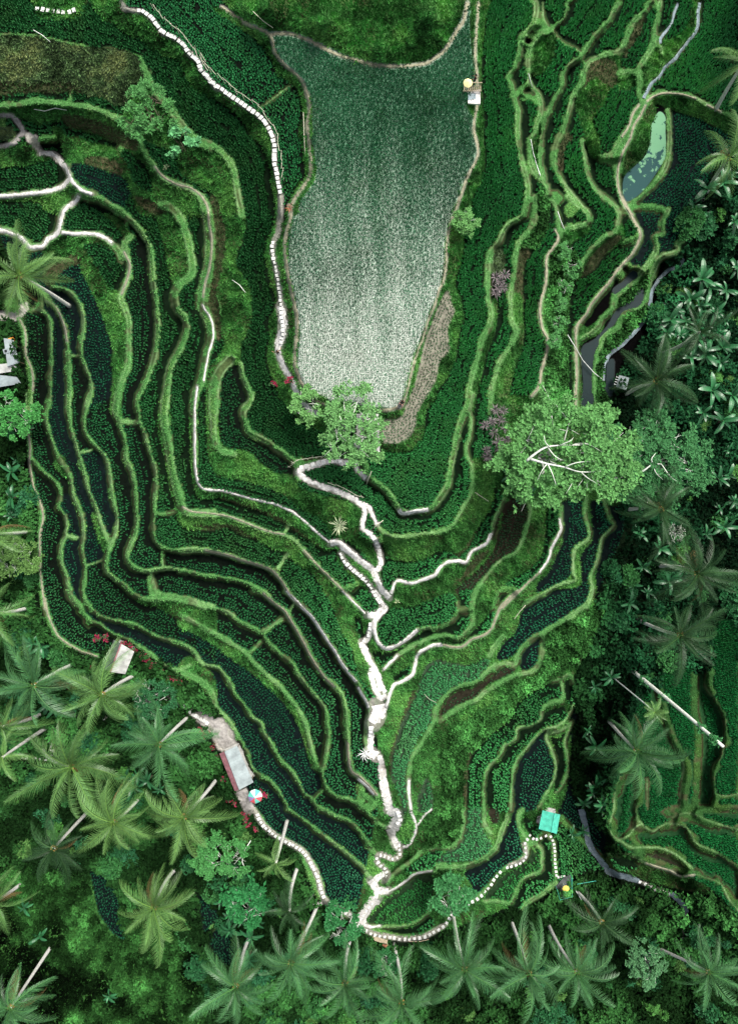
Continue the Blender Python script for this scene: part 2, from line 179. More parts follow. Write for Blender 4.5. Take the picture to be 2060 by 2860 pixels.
# grassy slopes: sheet, kind, outline   (g grass, d dry grass, w weeds, b brown soil bank, j jungle floor, v bare rock and gravel)
BANKS = '''
S g 1390,1125 1480,1105 1590,1110 1640,1140 1760,1180 1760,1330 1730,1410 1640,1400 1560,1395 1480,1385 1400,1385 1380,1300
S j -200,560 20,700 50,900 80,1080 75,1250 105,1420 105,1600 122,1720 175,1800 285,1840 330,1880 480,1935 590,2060 650,2180 690,2270 820,2360 880,2500 1000,2590 1090,2626 1240,2600 1300,2545 1400,2500 1450,2540 1550,2480 1620,2440 1700,2430 1850,2500 2000,2560 2200,2700 2200,3100 -200,3100
S j 2300,420 2040,440 1970,520 1900,640 1850,760 1820,900 1740,1020 1700,1100 1715,1250 1730,1400 1740,1480 1690,1600 1650,1720 1620,1850 1600,1900 1600,2050 1590,2200 1640,2270 1690,2330 1700,2440 1850,2500 2000,2600 2300,2800
S j 480,1935 330,1880 285,1840 330,1800 430,1830 540,1900 600,1960 650,2120 710,2270 690,2290 600,2100
S w -150,2450 150,2420 330,2480 420,2560 520,2620 560,2720 540,3000 -150,3000
S g 1050,1560 1240,1640 1500,1400 1640,1380 1660,1700 1600,1900 1590,2130 1560,2260 1480,2320 1500,2480 1240,2600 1080,2620 1000,2580 1030,2380 1060,2200 1040,1900 1020,1700
A1 g 960,-60 960,80 1090,95 1160,150 1240,250 1330,290 1400,350 1440,410 1500,460 1540,540 1600,610 1660,690 1660,770 1530,700 1470,660 1420,600 1410,520 1370,460 1270,430 1200,400 1130,350 1060,300 1010,280 930,230 880,180 800,170 730,80 700,-60
A1 g 250,-60 280,80 300,130 400,150 560,150 620,120 640,80 640,-60
A1 d -200,270 80,270 240,275 400,305 700,365 950,390 1040,430 1090,520 1100,620 1060,680 980,740 960,800 860,800 790,740 640,720 580,640 400,620 350,630 240,640 80,620 -200,620
A1 b -200,620 80,620 240,640 400,620 580,640 640,720 560,700 400,710 220,710 120,720 -200,760
A1 g 980,760 1110,640 1160,620 1300,820 1420,960 1500,1060 1640,1130 1640,1420 1560,1440 1480,1380 1360,1280 1350,1200 1250,1130 1130,1080 1000,960 940,880
A1 g -200,820 80,820 300,800 650,830 900,930 1050,1080 1150,1260 1300,1400 1500,1500 1560,1640 1390,1640 1300,1580 1180,1500 1160,1400 1130,1290 1060,1210 980,1150 900,1090 800,1060 700,1010 530,980 480,920 300,950 160,900 -200,870
A1 b 480,870 700,900 950,1010 1060,1080 1040,1150 940,1120 800,1050 650,990 520,975
A1 g 400,980 470,970 520,1040 600,1040 720,1090 860,1120 930,1180 990,1300 1020,1380 1080,1430 1180,1480 1300,1580 1390,1640 1100,1640 1030,1560 1000,1450 960,1360 880,1320 780,1290 680,1250 560,1240 500,1230 470,1100
A1 b 700,1180 900,1240 930,1330 780,1285 640,1240
A1 d -200,1000 80,960 120,1000 90,1060 -200,1080
A1 v 190,1010 280,1030 330,1150 430,1170 470,1230 440,1240 380,1190 280,1160 220,1090
A1 g -200,1130 80,1120 200,1080 300,1170 400,1200 330,1240 200,1260 -200,1270
A1 g -200,1500 300,1480 450,1450 560,1430 600,1500 520,1580 440,1640 350,1600 250,1530 -200,1540
A2 g 1190,140 1230,40 1120,-20 1280,40 1380,150 1430,330 1460,480 1420,600 1330,680 1300,600 1270,480 1240,330 1210,230
A2 b 1020,0 1120,10 1230,60 1290,110 1190,140 1100,90
A2 g 640,370 700,470 760,570 840,690 900,720 960,830 990,950 990,1100 960,1300 910,1450 900,1640 840,1640 850,1500 860,1350 850,1250 860,1150 820,1020 780,900 720,760 670,660 620,550 620,480
A2 g 480,280 600,310 740,310 830,350 880,410 820,400 740,350 640,370 620,470 540,440 440,500 340,440 340,390
A2 b 440,500 540,440 620,470 620,500 480,560 400,680 330,640 350,520
A2 g 780,130 860,140 960,220 1000,290 960,330 900,240 820,180
A2 v -200,900 80,850 200,800 220,860 160,920 100,940 -200,940
A3 g 430,470 490,480 520,600 540,660 480,620 420,550
A3 g 850,0 920,0 930,150 940,240 900,240 850,150
A3 g 700,900 760,960 840,1110 830,1160 790,1200 760,1120 720,1000
A3 g 1330,830 1390,880 1450,920 1640,930 1640,1030 1500,1030 1400,1000 1340,920
A3 b 1440,960 1640,990 1640,1035 1500,1030
A3 g 1210,100 1290,60 1300,400 1330,600 1380,800 1330,830 1290,700 1260,500 1210,300
A4 g 930,-10 1000,40 1080,70 1180,75 1300,60 1400,80 1500,110 1640,150 1640,350 1560,300 1430,250 1300,180 1200,120 1080,100
A4 g 1340,600 1450,520 1520,540 1640,680 1640,900 1590,800 1500,720 1400,660
B1 g 0,460 0,360 60,390 120,440 170,540 230,630 300,690 400,760 500,830 590,890 650,950 690,1020 715,1100 715,1250 735,1350 760,1634 740,1634 745,1560 720,1480 705,1380 700,1300 660,1180 640,1110 560,1050 520,980 490,920 430,860 350,800 250,730 150,700 90,650 50,560
B1 g 250,60 330,80 440,140 520,190 620,230 690,270 715,330 740,290 740,360 790,470 860,530 930,590 980,670 1010,760 1020,870 1015,960 1015,1060 1030,1150 1045,1290 1030,1380 960,1480 920,1560 895,1640 810,1640 830,1560 870,1470 940,1380 970,1330 955,1270 950,1180 925,1060 910,1000 945,880 935,800 925,740 900,680 850,630 760,580 740,520 690,430 640,360 580,290 500,240 420,170 330,120
B1 g 400,-60 480,140 560,180 650,220 720,240 850,245 960,275 1060,320 1160,370 1250,410 1360,440 1460,470 1640,490 1640,-60
B1 g 0,1050 100,1060 330,1190 410,1300 440,1450 450,1640 330,1640 300,1550 240,1450 190,1420 100,1380 0,1290
B2 g 450,0 500,80 510,200 490,320 450,420 440,500 480,590 540,680 550,800 550,920 530,1020 480,1110 470,1200 470,1260 430,1280 390,1260 330,1300 290,1400 280,1640 215,1640 210,1500 215,1400 250,1280 300,1210 350,1130 330,1060 310,950 320,850 290,730 320,600 350,450 360,280 330,150 290,0
B2 b 240,0 290,0 330,150 360,280 350,450 320,600 290,730 310,850 330,1060 290,1080 250,900 220,800 260,600 280,350 260,150
B2 g 730,0 735,110 720,230 680,330 660,420 665,490 690,580 700,680 740,760 720,870 690,920 690,1020 690,1100 670,1200 690,1320 740,1440 800,1550 870,1640 1000,1640 1160,1600 1060,1560 1000,1500 940,1400 905,1280 905,1180 920,1060 915,960 900,850 880,730 850,600 835,470 840,330 865,200 885,80 940,0 860,0 835,90 800,200
B3 g 760,0 820,80 890,170 960,220 1060,270 1120,310 1140,360 1160,440 1180,480 1340,480 1500,440 1530,170 1634,180 1634,100 1480,115 1300,60 1150,50 1050,0
B3 g 90,0 80,200 90,400 95,600 120,720 150,790 250,800 320,780 450,840 600,880 720,940 820,990 900,1060 1000,1120 1080,1180 1140,1190 1170,1150 1080,1085 920,945 800,875 600,815 350,750 200,740 140,690 112,500 112,0
B3 b 300,790 450,820 600,870 780,940 900,1030 1050,1130 1090,1180 1000,1120 900,1060 820,990 720,945 600,885 450,840
B3 g 210,0 300,0 300,200 310,330 340,390 420,420 500,430 560,460 610,520 680,570 760,610 860,620 900,680 940,720 1050,760 1200,800 1320,830 1390,900 1390,980 1370,1060 1440,1110 1480,1180 1500,1260 1450,1280 1380,1190 1290,1120 1180,1080 1080,950 980,900 900,850 800,770 700,720 600,690 500,660 400,640 300,620 260,570 220,450 215,300
B3 g 20,900 250,930 400,960 600,1030 760,1080 870,1130 950,1200 1040,1300 1200,1460 1380,1640 1180,1640 1160,1600 1120,1520 1060,1430 1000,1350 920,1310 850,1250 800,1200 700,1170 600,1110 470,1060 380,1010 250,1030 120,1030 20,1000
B3 b 100,1000 250,990 400,985 500,1050 620,1110 470,1065 380,1015 250,1032
B3 g 1130,1140 1200,1190 1210,1280 1300,1380 1400,1470 1470,1560 1530,1640 1634,1640 1600,1540 1530,1430 1480,1320 1390,1260 1290,1180 1200,1110
B4 g 0,220 150,280 300,370 450,450 540,520 700,680 830,820 930,960 970,1100 1000,1230 1050,1290 1000,1310 960,1180 920,1050 850,920 750,800 640,700 520,600 420,530 300,440 180,360 80,310 0,280
B4 g 1090,0 1240,0 1400,170 1450,240 1370,370 1400,460 1450,580 1480,700 1500,800 1440,740 1380,660 1340,560 1320,450 1250,330 1190,200 1180,100
B4 g 0,560 60,500 130,520 190,590 140,660 180,690 60,660 0,650
B4 v 180,900 230,960 300,940 370,1010 430,1100 440,1170 350,1210 290,1200 230,1080 170,1000
B5 g 1400,220 1460,300 1500,400 1560,500 1634,560 1634,700 1560,720 1480,760 1440,860 1360,860 1340,780 1400,660 1450,600 1420,530 1480,480 1470,380
C1 g -60,-60 -60,440 100,480 250,495 400,490 520,470 570,440 640,390 690,310 740,220 780,140 800,-60
C1 g 850,-60 850,80 850,300 880,560 885,650 820,800 870,900 860,1000 885,1080 895,1160 870,1240 820,1320 780,1430 745,1540 710,1640 835,1640 870,1500 930,1400 950,1330 960,1200 950,1050 950,900 935,600 940,400 960,200 990,80 1000,-60
C2 g 760,0 725,100 685,200 655,340 650,480 635,600 610,700 570,800 520,920 480,1050 430,1180 390,1320 350,1480 320,1580 320,1640 500,1640 520,1600 600,1470 680,1370 735,1250 750,1150 770,1010 800,930 790,860 770,760 735,680 745,590 780,500 800,370 800,250 820,100 860,0
C2 d 1060,400 1110,430 1115,540 1090,600 1010,590 1015,470
C2 g 1010,800 1050,780 1050,960 1020,1080 970,1200 950,1300 900,1500 870,1640 830,1640 870,1400 930,1150 1000,1000
C2 w 1350,0 1440,0 1440,200 1400,300 1330,400 1250,380 1200,450 1260,520 1240,620 1180,620 1190,450 1220,350 1320,240
C2 b 1200,420 1250,390 1310,420 1260,520 1250,700 1255,800 1230,880 1170,900 1160,750 1190,600
C2 g 1160,740 1240,760 1250,880 1255,1050 1240,1180 1180,1330 1150,1500 1130,1640 1000,1640 1010,1450 1070,1270 1170,1110 1200,1020 1170,960
C2 g 1430,230 1530,260 1490,380 1440,480 1420,650 1380,760 1370,900 1400,1020 1420,1130 1390,1240 1370,1380 1290,1540 1200,1640 1640,1640 1634,1250 1634,600 1620,400 1560,250
C3 g 60,110 300,100 350,60 410,0 590,0 520,120 500,180 500,260 470,350 400,430 300,440 200,425 160,440 160,190
C3 g 150,1000 190,1060 270,1090 380,1090 480,1070 600,1060 700,1020 760,950 810,850 870,770 870,680 870,500 1000,480 1070,490 1060,620 1030,720 1020,820 970,920 920,1000 870,1090 800,1180 740,1220 680,1190 600,1200 530,1240 450,1270 330,1270 220,1240 200,1160
C3 b 680,1190 740,1215 800,1170 860,1090 900,1020 890,1080 830,1180 760,1235
C3 g 250,1530 290,1440 400,1455 600,1390 690,1290 820,1300 880,1210 980,1160 1040,1080 1090,900 1110,780 1140,800 1130,860 1100,960 1050,1090 1010,1190 930,1290 850,1380 740,1450 730,1500 650,1510 560,1540 430,1600 300,1640 240,1640
C3 b 880,1230 1000,1190 920,1290 840,1380 760,1430 800,1370
C3 g 1270,780 1410,780 1430,920 1410,1080 1390,1200 1330,1290 1240,1350 1120,1420 1060,1480 1040,1560 1010,1640 870,1640 890,1530 950,1430 1100,1270 1200,1210 1270,1050 1310,900
C3 g 1550,850 1560,1000 1540,1120 1490,1220 1450,1320 1420,1380 1340,1440 1320,1520 1260,1600 1230,1640 1100,1640 1300,1440 1450,1280 1540,1050
C4 w 1420,330 1640,230 1640,510 1520,640 1400,700 1250,800 1170,910 1130,980 1010,1060 920,1160 850,1230 810,1350 820,1668 660,1668 640,1400 640,1250 690,1120 720,1000 830,970 920,890 1050,840 1200,680 1330,640 1410,480
C4 b 840,1220 860,1250 840,1400 830,1668 800,1668 800,1400
C4 b 400,780 440,760 400,880 350,960 310,1060 290,1160 255,1260 245,1400 235,1400 240,1240 280,1120 320,1000
C4 b 600,900 640,830 650,900 620,970
C4 b 900,690 1000,630 1050,610 960,690 900,720
C5 w 560,0 790,0 790,120 740,260 640,290 500,310 520,200 540,100
C5 g 1200,0 1250,0 1230,130 1280,230 1260,320 1215,130
D1 g 60,330 110,270 190,240 250,280 240,400 210,500 130,570 60,560 40,450
D1 g 500,470 640,420 740,400 740,520 780,540 720,640 650,700 620,800 550,870 530,950 570,1030 585,1180 520,1200 470,1080 440,950 400,830 410,720 450,640 470,560
D1 b 500,480 640,440 720,500 710,640 640,660 540,600 460,680 450,640 470,560
D1 b 860,160 920,100 900,250 820,350 780,440 770,350 810,250
D1 b 320,1000 380,1060 320,1120 300,1300 250,1230 260,1090
D1 g 930,450 1040,350 1050,460 1020,560 960,620 920,720 890,700 890,560
D1 g 750,540 860,560 880,660 720,690 740,600
D1 g 1050,310 1140,290 1230,220 1280,90 1290,-60 1350,-60 1310,210 1200,370 1060,490 1050,400
D1 g 930,780 1100,720 1300,760 1420,820 1550,860 1700,900 1700,1100 1500,990 1350,910 1300,890 1140,840 1020,790
D1 g 930,800 1000,800 1010,880 970,970 960,1080 910,1190 830,1270 760,1340 740,1250 780,1150 840,1050 850,950
D1 g 130,950 60,1040 60,1150 120,1320 160,1320 130,1180
D2 g 700,280 740,190 770,310 720,370 600,460 540,550 440,610 400,640 420,540 500,440 600,330
D2 b 620,340 720,290 740,330 600,460 540,550 440,610 500,470
D2 g 310,260 490,210 490,280 400,330 340,370
D2 w 270,380 380,430 420,530 360,650 340,760 340,860 310,960 330,1100 330,1250 320,1640 150,1640 150,1450 150,1340 200,1100 150,950 140,820 190,650 200,500
D2 w 690,760 780,700 900,590 960,560 960,650 940,780 830,850 740,900 700,960 680,860
D2 w 740,900 830,850 900,850 950,830 900,960 800,1080 700,1160 640,1220 610,1400 600,1634 540,1640 530,1280 620,1060 720,1000
D2 g 410,980 480,1000 600,930 590,1030 440,1120 430,1250 450,1500 440,1640 410,1640
D3 g 400,1230 430,1260 440,1430 390,1430 385,1330
D3 w 480,0 640,0 640,200 560,330 500,250 545,130
D4 w 380,240 520,140 620,130 560,270 500,420 400,520 330,580 300,620 340,400
D4 g 1300,700 1380,720 1520,950 1530,1200 1440,1350 1320,1500 1300,1668 1440,1668 1450,1350 1530,1150
D5 g 640,340 860,370 1020,440 1200,510 1300,500 1400,520 1400,640 1250,620 1000,560 800,500 660,470
'''
# planted plots drawn outright: sheet, height, plant kind, outline
PLOTS = '''
S -14.4 g 1725,2140 1765,1970 1850,1905 1930,1885 2050,1860 2210,1850 2210,2540 2080,2570 1980,2480 1860,2425 1770,2400 1700,2330 1690,2250
B5 -15 w 140,550 200,620 300,780 320,830 200,930 170,800
B5 -15.4 w 230,930 340,860 420,920 450,1050 430,1150 330,1180 250,1050
A5 -15 w 690,430 800,440 860,560 930,680 900,800 960,980 870,950 760,800 720,650
B4 -7.2 d 1330,200 1380,210 1400,300 1380,360 1340,290
B4 -6.2 d 1290,0 1450,0 1510,140 1460,165 1390,110
B3 -2.4 d 1010,620 1100,570 1250,580 1330,650 1450,720 1550,790 1620,880 1634,950 1600,1010 1540,1010 1500,900 1420,800 1330,760 1200,700 1060,650
C3 -2.4 d 0,690 100,710 190,770 240,850 280,930 340,965 440,940 560,920 620,880 700,790 720,700 730,600 745,480 790,360 820,420 835,560 850,680 830,760 770,860 700,960 640,1010 560,1025 460,1020 380,1060 280,1050 210,1020 140,930 80,830 0,770
C2 -0.7 m 690,720 720,830 735,880 690,970 685,1060 690,1180 620,1250 600,1370 550,1470 480,1580 445,1640 345,1640 420,1450 460,1300 500,1120 560,950 650,740
C3 -0.7 m 510,0 460,100 445,180 440,240 400,320 330,370 250,380 180,360 170,210 280,190 350,150 385,80 410,0
C3 -5.0 d 220,1275 350,1290 480,1270 620,1210 760,1235 850,1150 920,1010 1000,910 1050,740 1085,740 1070,860 1030,960 1000,1060 960,1150 880,1180 830,1260 720,1270 620,1310 580,1380 480,1410 350,1430 280,1420 235,1500 190,1440 170,1340
C3 -6.8 o 1110,830 1250,810 1290,880 1270,1000 1230,1140 1180,1200 1070,1260 1000,1350 920,1430 870,1530 850,1640 770,1640 760,1540 730,1490 850,1390 950,1290 1030,1170 1070,1050 1090,940
C3 -8.0 d 1430,830 1500,850 1530,960 1520,1050 1480,1140 1440,1240 1380,1340 1300,1420 1180,1540 1100,1640 1010,1640 1050,1500 1130,1430 1250,1360 1340,1300 1400,1200 1420,1050
C4 -6.8 d 770,0 870,0 850,120 770,120
C4 -6.2 d 220,140 420,110 560,60 680,15 730,40 750,100 720,180 650,240 560,270 480,280 380,360 280,410 210,420 150,360 145,260
C4 -7.4 d 230,470 340,420 450,330 540,290 600,300 700,220 760,150 830,160 840,230 780,320 740,350 660,330 550,350 450,400 330,470 240,560 160,560 100,460
C4 -8.6 d 270,640 400,560 480,450 600,400 700,390 800,370 950,220 1020,120 1060,0 1200,0 1080,130 1030,230 950,330 860,370 800,420 640,410 500,450 440,540 420,640 320,690 270,700
C4 -9.8 l 520,560 600,520 700,540 850,560 980,500 990,580 930,640 870,690 760,720 670,780 600,860 570,920 550,1000 480,1080 420,1200 390,1290 380,1420 375,1668 330,1668 310,1560 250,1440 250,1300 280,1160 320,1020 380,900 440,780 480,640
C4 -11 o 650,880 680,820 760,760 860,740 960,690 1050,620 1130,570 1200,600 1100,660 980,720 930,790 840,840 740,880 620,960
C4 -11 w 1050,520 1070,450 1120,380 1180,330 1230,230 1300,120 1400,70 1540,20 1640,0 1640,160 1500,240 1420,290 1330,340 1250,410 1190,480 1130,520
C4 -12 w 1220,560 1250,470 1310,390 1380,340 1390,420 1370,530 1320,590 1260,620
C4 -14.4 d 1250,810 1400,720 1520,690 1550,770 1530,830 1430,860 1380,910 1370,980 1280,1020 1200,1030 1180,1120 1100,1170 1060,1220 1050,1280 980,1330 940,1430 930,1668 830,1668 830,1400 860,1250 960,1140 1060,1050 1140,980 1180,890
C4 -15.5 d 1400,930 1500,890 1570,880 1580,960 1510,1010 1420,1030 1350,1080 1290,1160 1210,1250 1180,1340 1160,1450 1170,1560 1150,1668 990,1668 970,1450 1000,1340 1080,1290 1110,1200 1190,1150 1230,1060 1370,1000
C4 -15 d 1560,690 1630,700 1640,860 1590,850 1560,780
C4 -17 w 1210,1290 1290,1200 1330,1120 1410,1050 1440,1120 1460,1200 1490,1300 1480,1400 1450,1500 1380,1590 1330,1668 1170,1668 1180,1400
C4 -17.8 d 1460,1120 1530,1110 1580,1060 1570,1200 1590,1320 1560,1440 1480,1540 1500,1400 1500,1250
C4 -12.6 l 440,1668 470,1500 520,1420 560,1500 560,1668
C5 -17.5 b 100,800 200,690 330,600 400,530 500,490 570,530 560,700 520,780 430,850 330,870 220,880 100,880 70,840
C5 -18.3 d 180,910 330,905 450,880 540,810 580,870 500,930 330,950
C5 -17 w 1180,0 1150,100 1080,210 1050,290 950,390 830,460 800,500 850,560 890,650 1000,540 1080,450 1200,380 1250,330 1230,230 1210,130 1230,60 1230,0
C5 -14.4 l 830,0 940,0 930,100 960,180 1010,260 970,340 870,390 750,400 650,410 600,400 650,330 740,280 800,200 810,100
C5 -14.4 d 360,450 440,390 520,330 640,300 600,400 650,420 600,430 480,460 400,490
C5 -15.5 o 990,0 1060,0 1070,90 1010,110
C5 -18.5 b 1300,290 1370,380 1370,470 1230,530 1170,640 1150,690 1000,690 960,660 1080,520 1240,420 1290,380
C5 -19.3 d 1410,250 1470,330 1480,500 1420,560 1250,690 1180,710 1210,640 1270,540 1400,480 1400,330
C5 -18 d 1250,60 1310,80 1330,200 1270,150
D3 -10 w 290,820 460,820 460,930 500,1050 450,1130 390,1180 370,1270 370,1340 330,1410 200,1480 110,1530 90,1450 180,1370 250,1230 300,1100
D3 -11 w 510,820 610,820 640,930 690,1000 620,1080 570,1150 570,1240 530,1330 490,1420 520,1500 480,1600 440,1640 200,1640 100,1600 220,1520 420,1460 440,1350 430,1230 520,1120 520,1000
D4 -11 w -20,400 60,340 180,270 300,210 420,140 490,80 510,-10 250,-10 100,80 -20,150
D3 -12.6 w 600,1140 690,1040 740,1080 660,1180 640,1350 550,1420 560,1300
D4 -19.5 w 370,900 420,980 350,1120 340,1300 380,1500 330,1540 360,1300 330,1180
D4 -15 g 760,1400 860,1400 860,1668 700,1668
D4 -14.4 g 960,1430 1110,1430 1100,1668 950,1668
D4 -13.8 g 1020,640 1280,560 1300,900 1330,1100 1300,1668 1210,1668 1240,1330 1120,1100
D4 -12.8 g 1400,300 1640,300 1640,1530 1460,1540 1460,1350 1540,1150 1520,930 1400,720 1430,560
D4 -12.6 g 1460,1570 1640,1560 1640,1668 1460,1668
D5 -15 g 700,0 840,0 840,120 760,210 690,200 680,110
D5 -14.4 g 880,0 1080,0 1110,70 1050,110 970,160 900,100 870,60
D5 -13.2 g 1110,0 1640,0 1640,140 1440,90 1330,40 1220,20 1130,50
D5 -13.8 g 1070,130 1150,80 1250,60 1420,120 1640,180 1640,440 1450,310 1350,270 1300,230 1250,140 1150,115
D5 -15 g 830,210 900,140 980,190 1060,140 1150,130 1240,160 1280,240 1340,300 1450,340 1640,480 1640,740 1560,640 1480,540 1320,480 1230,390 1150,330 1060,290 900,280
D5 -16 o 870,320 950,310 1060,320 1150,360 1230,420 1240,490 1140,460 1040,420 940,390
D5 -17 d 660,370 740,360 860,390 900,430 780,470 680,430
D2 -9.0 d 430,630 550,560 640,480 760,420 840,350 840,400 780,470 700,550 640,640 590,700 500,800 460,890 400,960 375,1060 375,1640 340,1640 340,1100 330,950 350,820 350,740
D1 -7.0 d 660,700 720,690 860,690 880,780 830,840 790,950 740,1030 690,1110 650,1170 595,1180 580,1040 545,960 560,880 620,810
D1 -8.0 d 500,1260 560,1230 680,1280 700,1370 710,1460 700,1540 620,1470 560,1420 510,1350
A1 -5.6 d 960,1170 1060,1220 1130,1300 1150,1370 1090,1420 1030,1370 990,1270
A1 -7.0 d 530,1000 650,1000 760,1050 860,1090 780,1080 680,1060 600,1030 530,1030
A2 -8.2 d 700,370 760,360 830,390 890,450 930,530 930,620 880,710 840,680 770,590 720,490
A2 -8.2 d 490,200 560,150 680,100 780,130 860,200 920,280 920,330 840,300 740,270 600,260 490,255
A2 -9.6 d -200,130 400,120 440,150 440,230 400,290 270,360 180,300 80,255 -200,230
A1 -9.0 d -200,1285 80,1290 250,1250 400,1220 470,1280 500,1340 440,1400 300,1445 80,1465 -200,1470
'''
WATERS = '''
D1 -9.2 pond 1030,850 1080,890 1080,1000 1085,1180 1040,1270 960,1390 880,1480 800,1530 760,1510 765,1350 850,1260 930,1180 970,1050 975,950
D2 -12 stream 440,1160 530,1090 640,980 700,870 820,780 900,690 915,760 880,830 760,870 700,960 590,1060 570,1130 540,1200 520,1400 530,1640 450,1640 455,1400
D2 -11 wet 680,700 760,640 830,560 870,600 800,660 700,740
D2 -13 wet 640,1260 690,1240 690,1400 690,1500 620,1510 630,1400
D3 -12 stream 450,0 530,0 520,130 450,190 438,120
'''
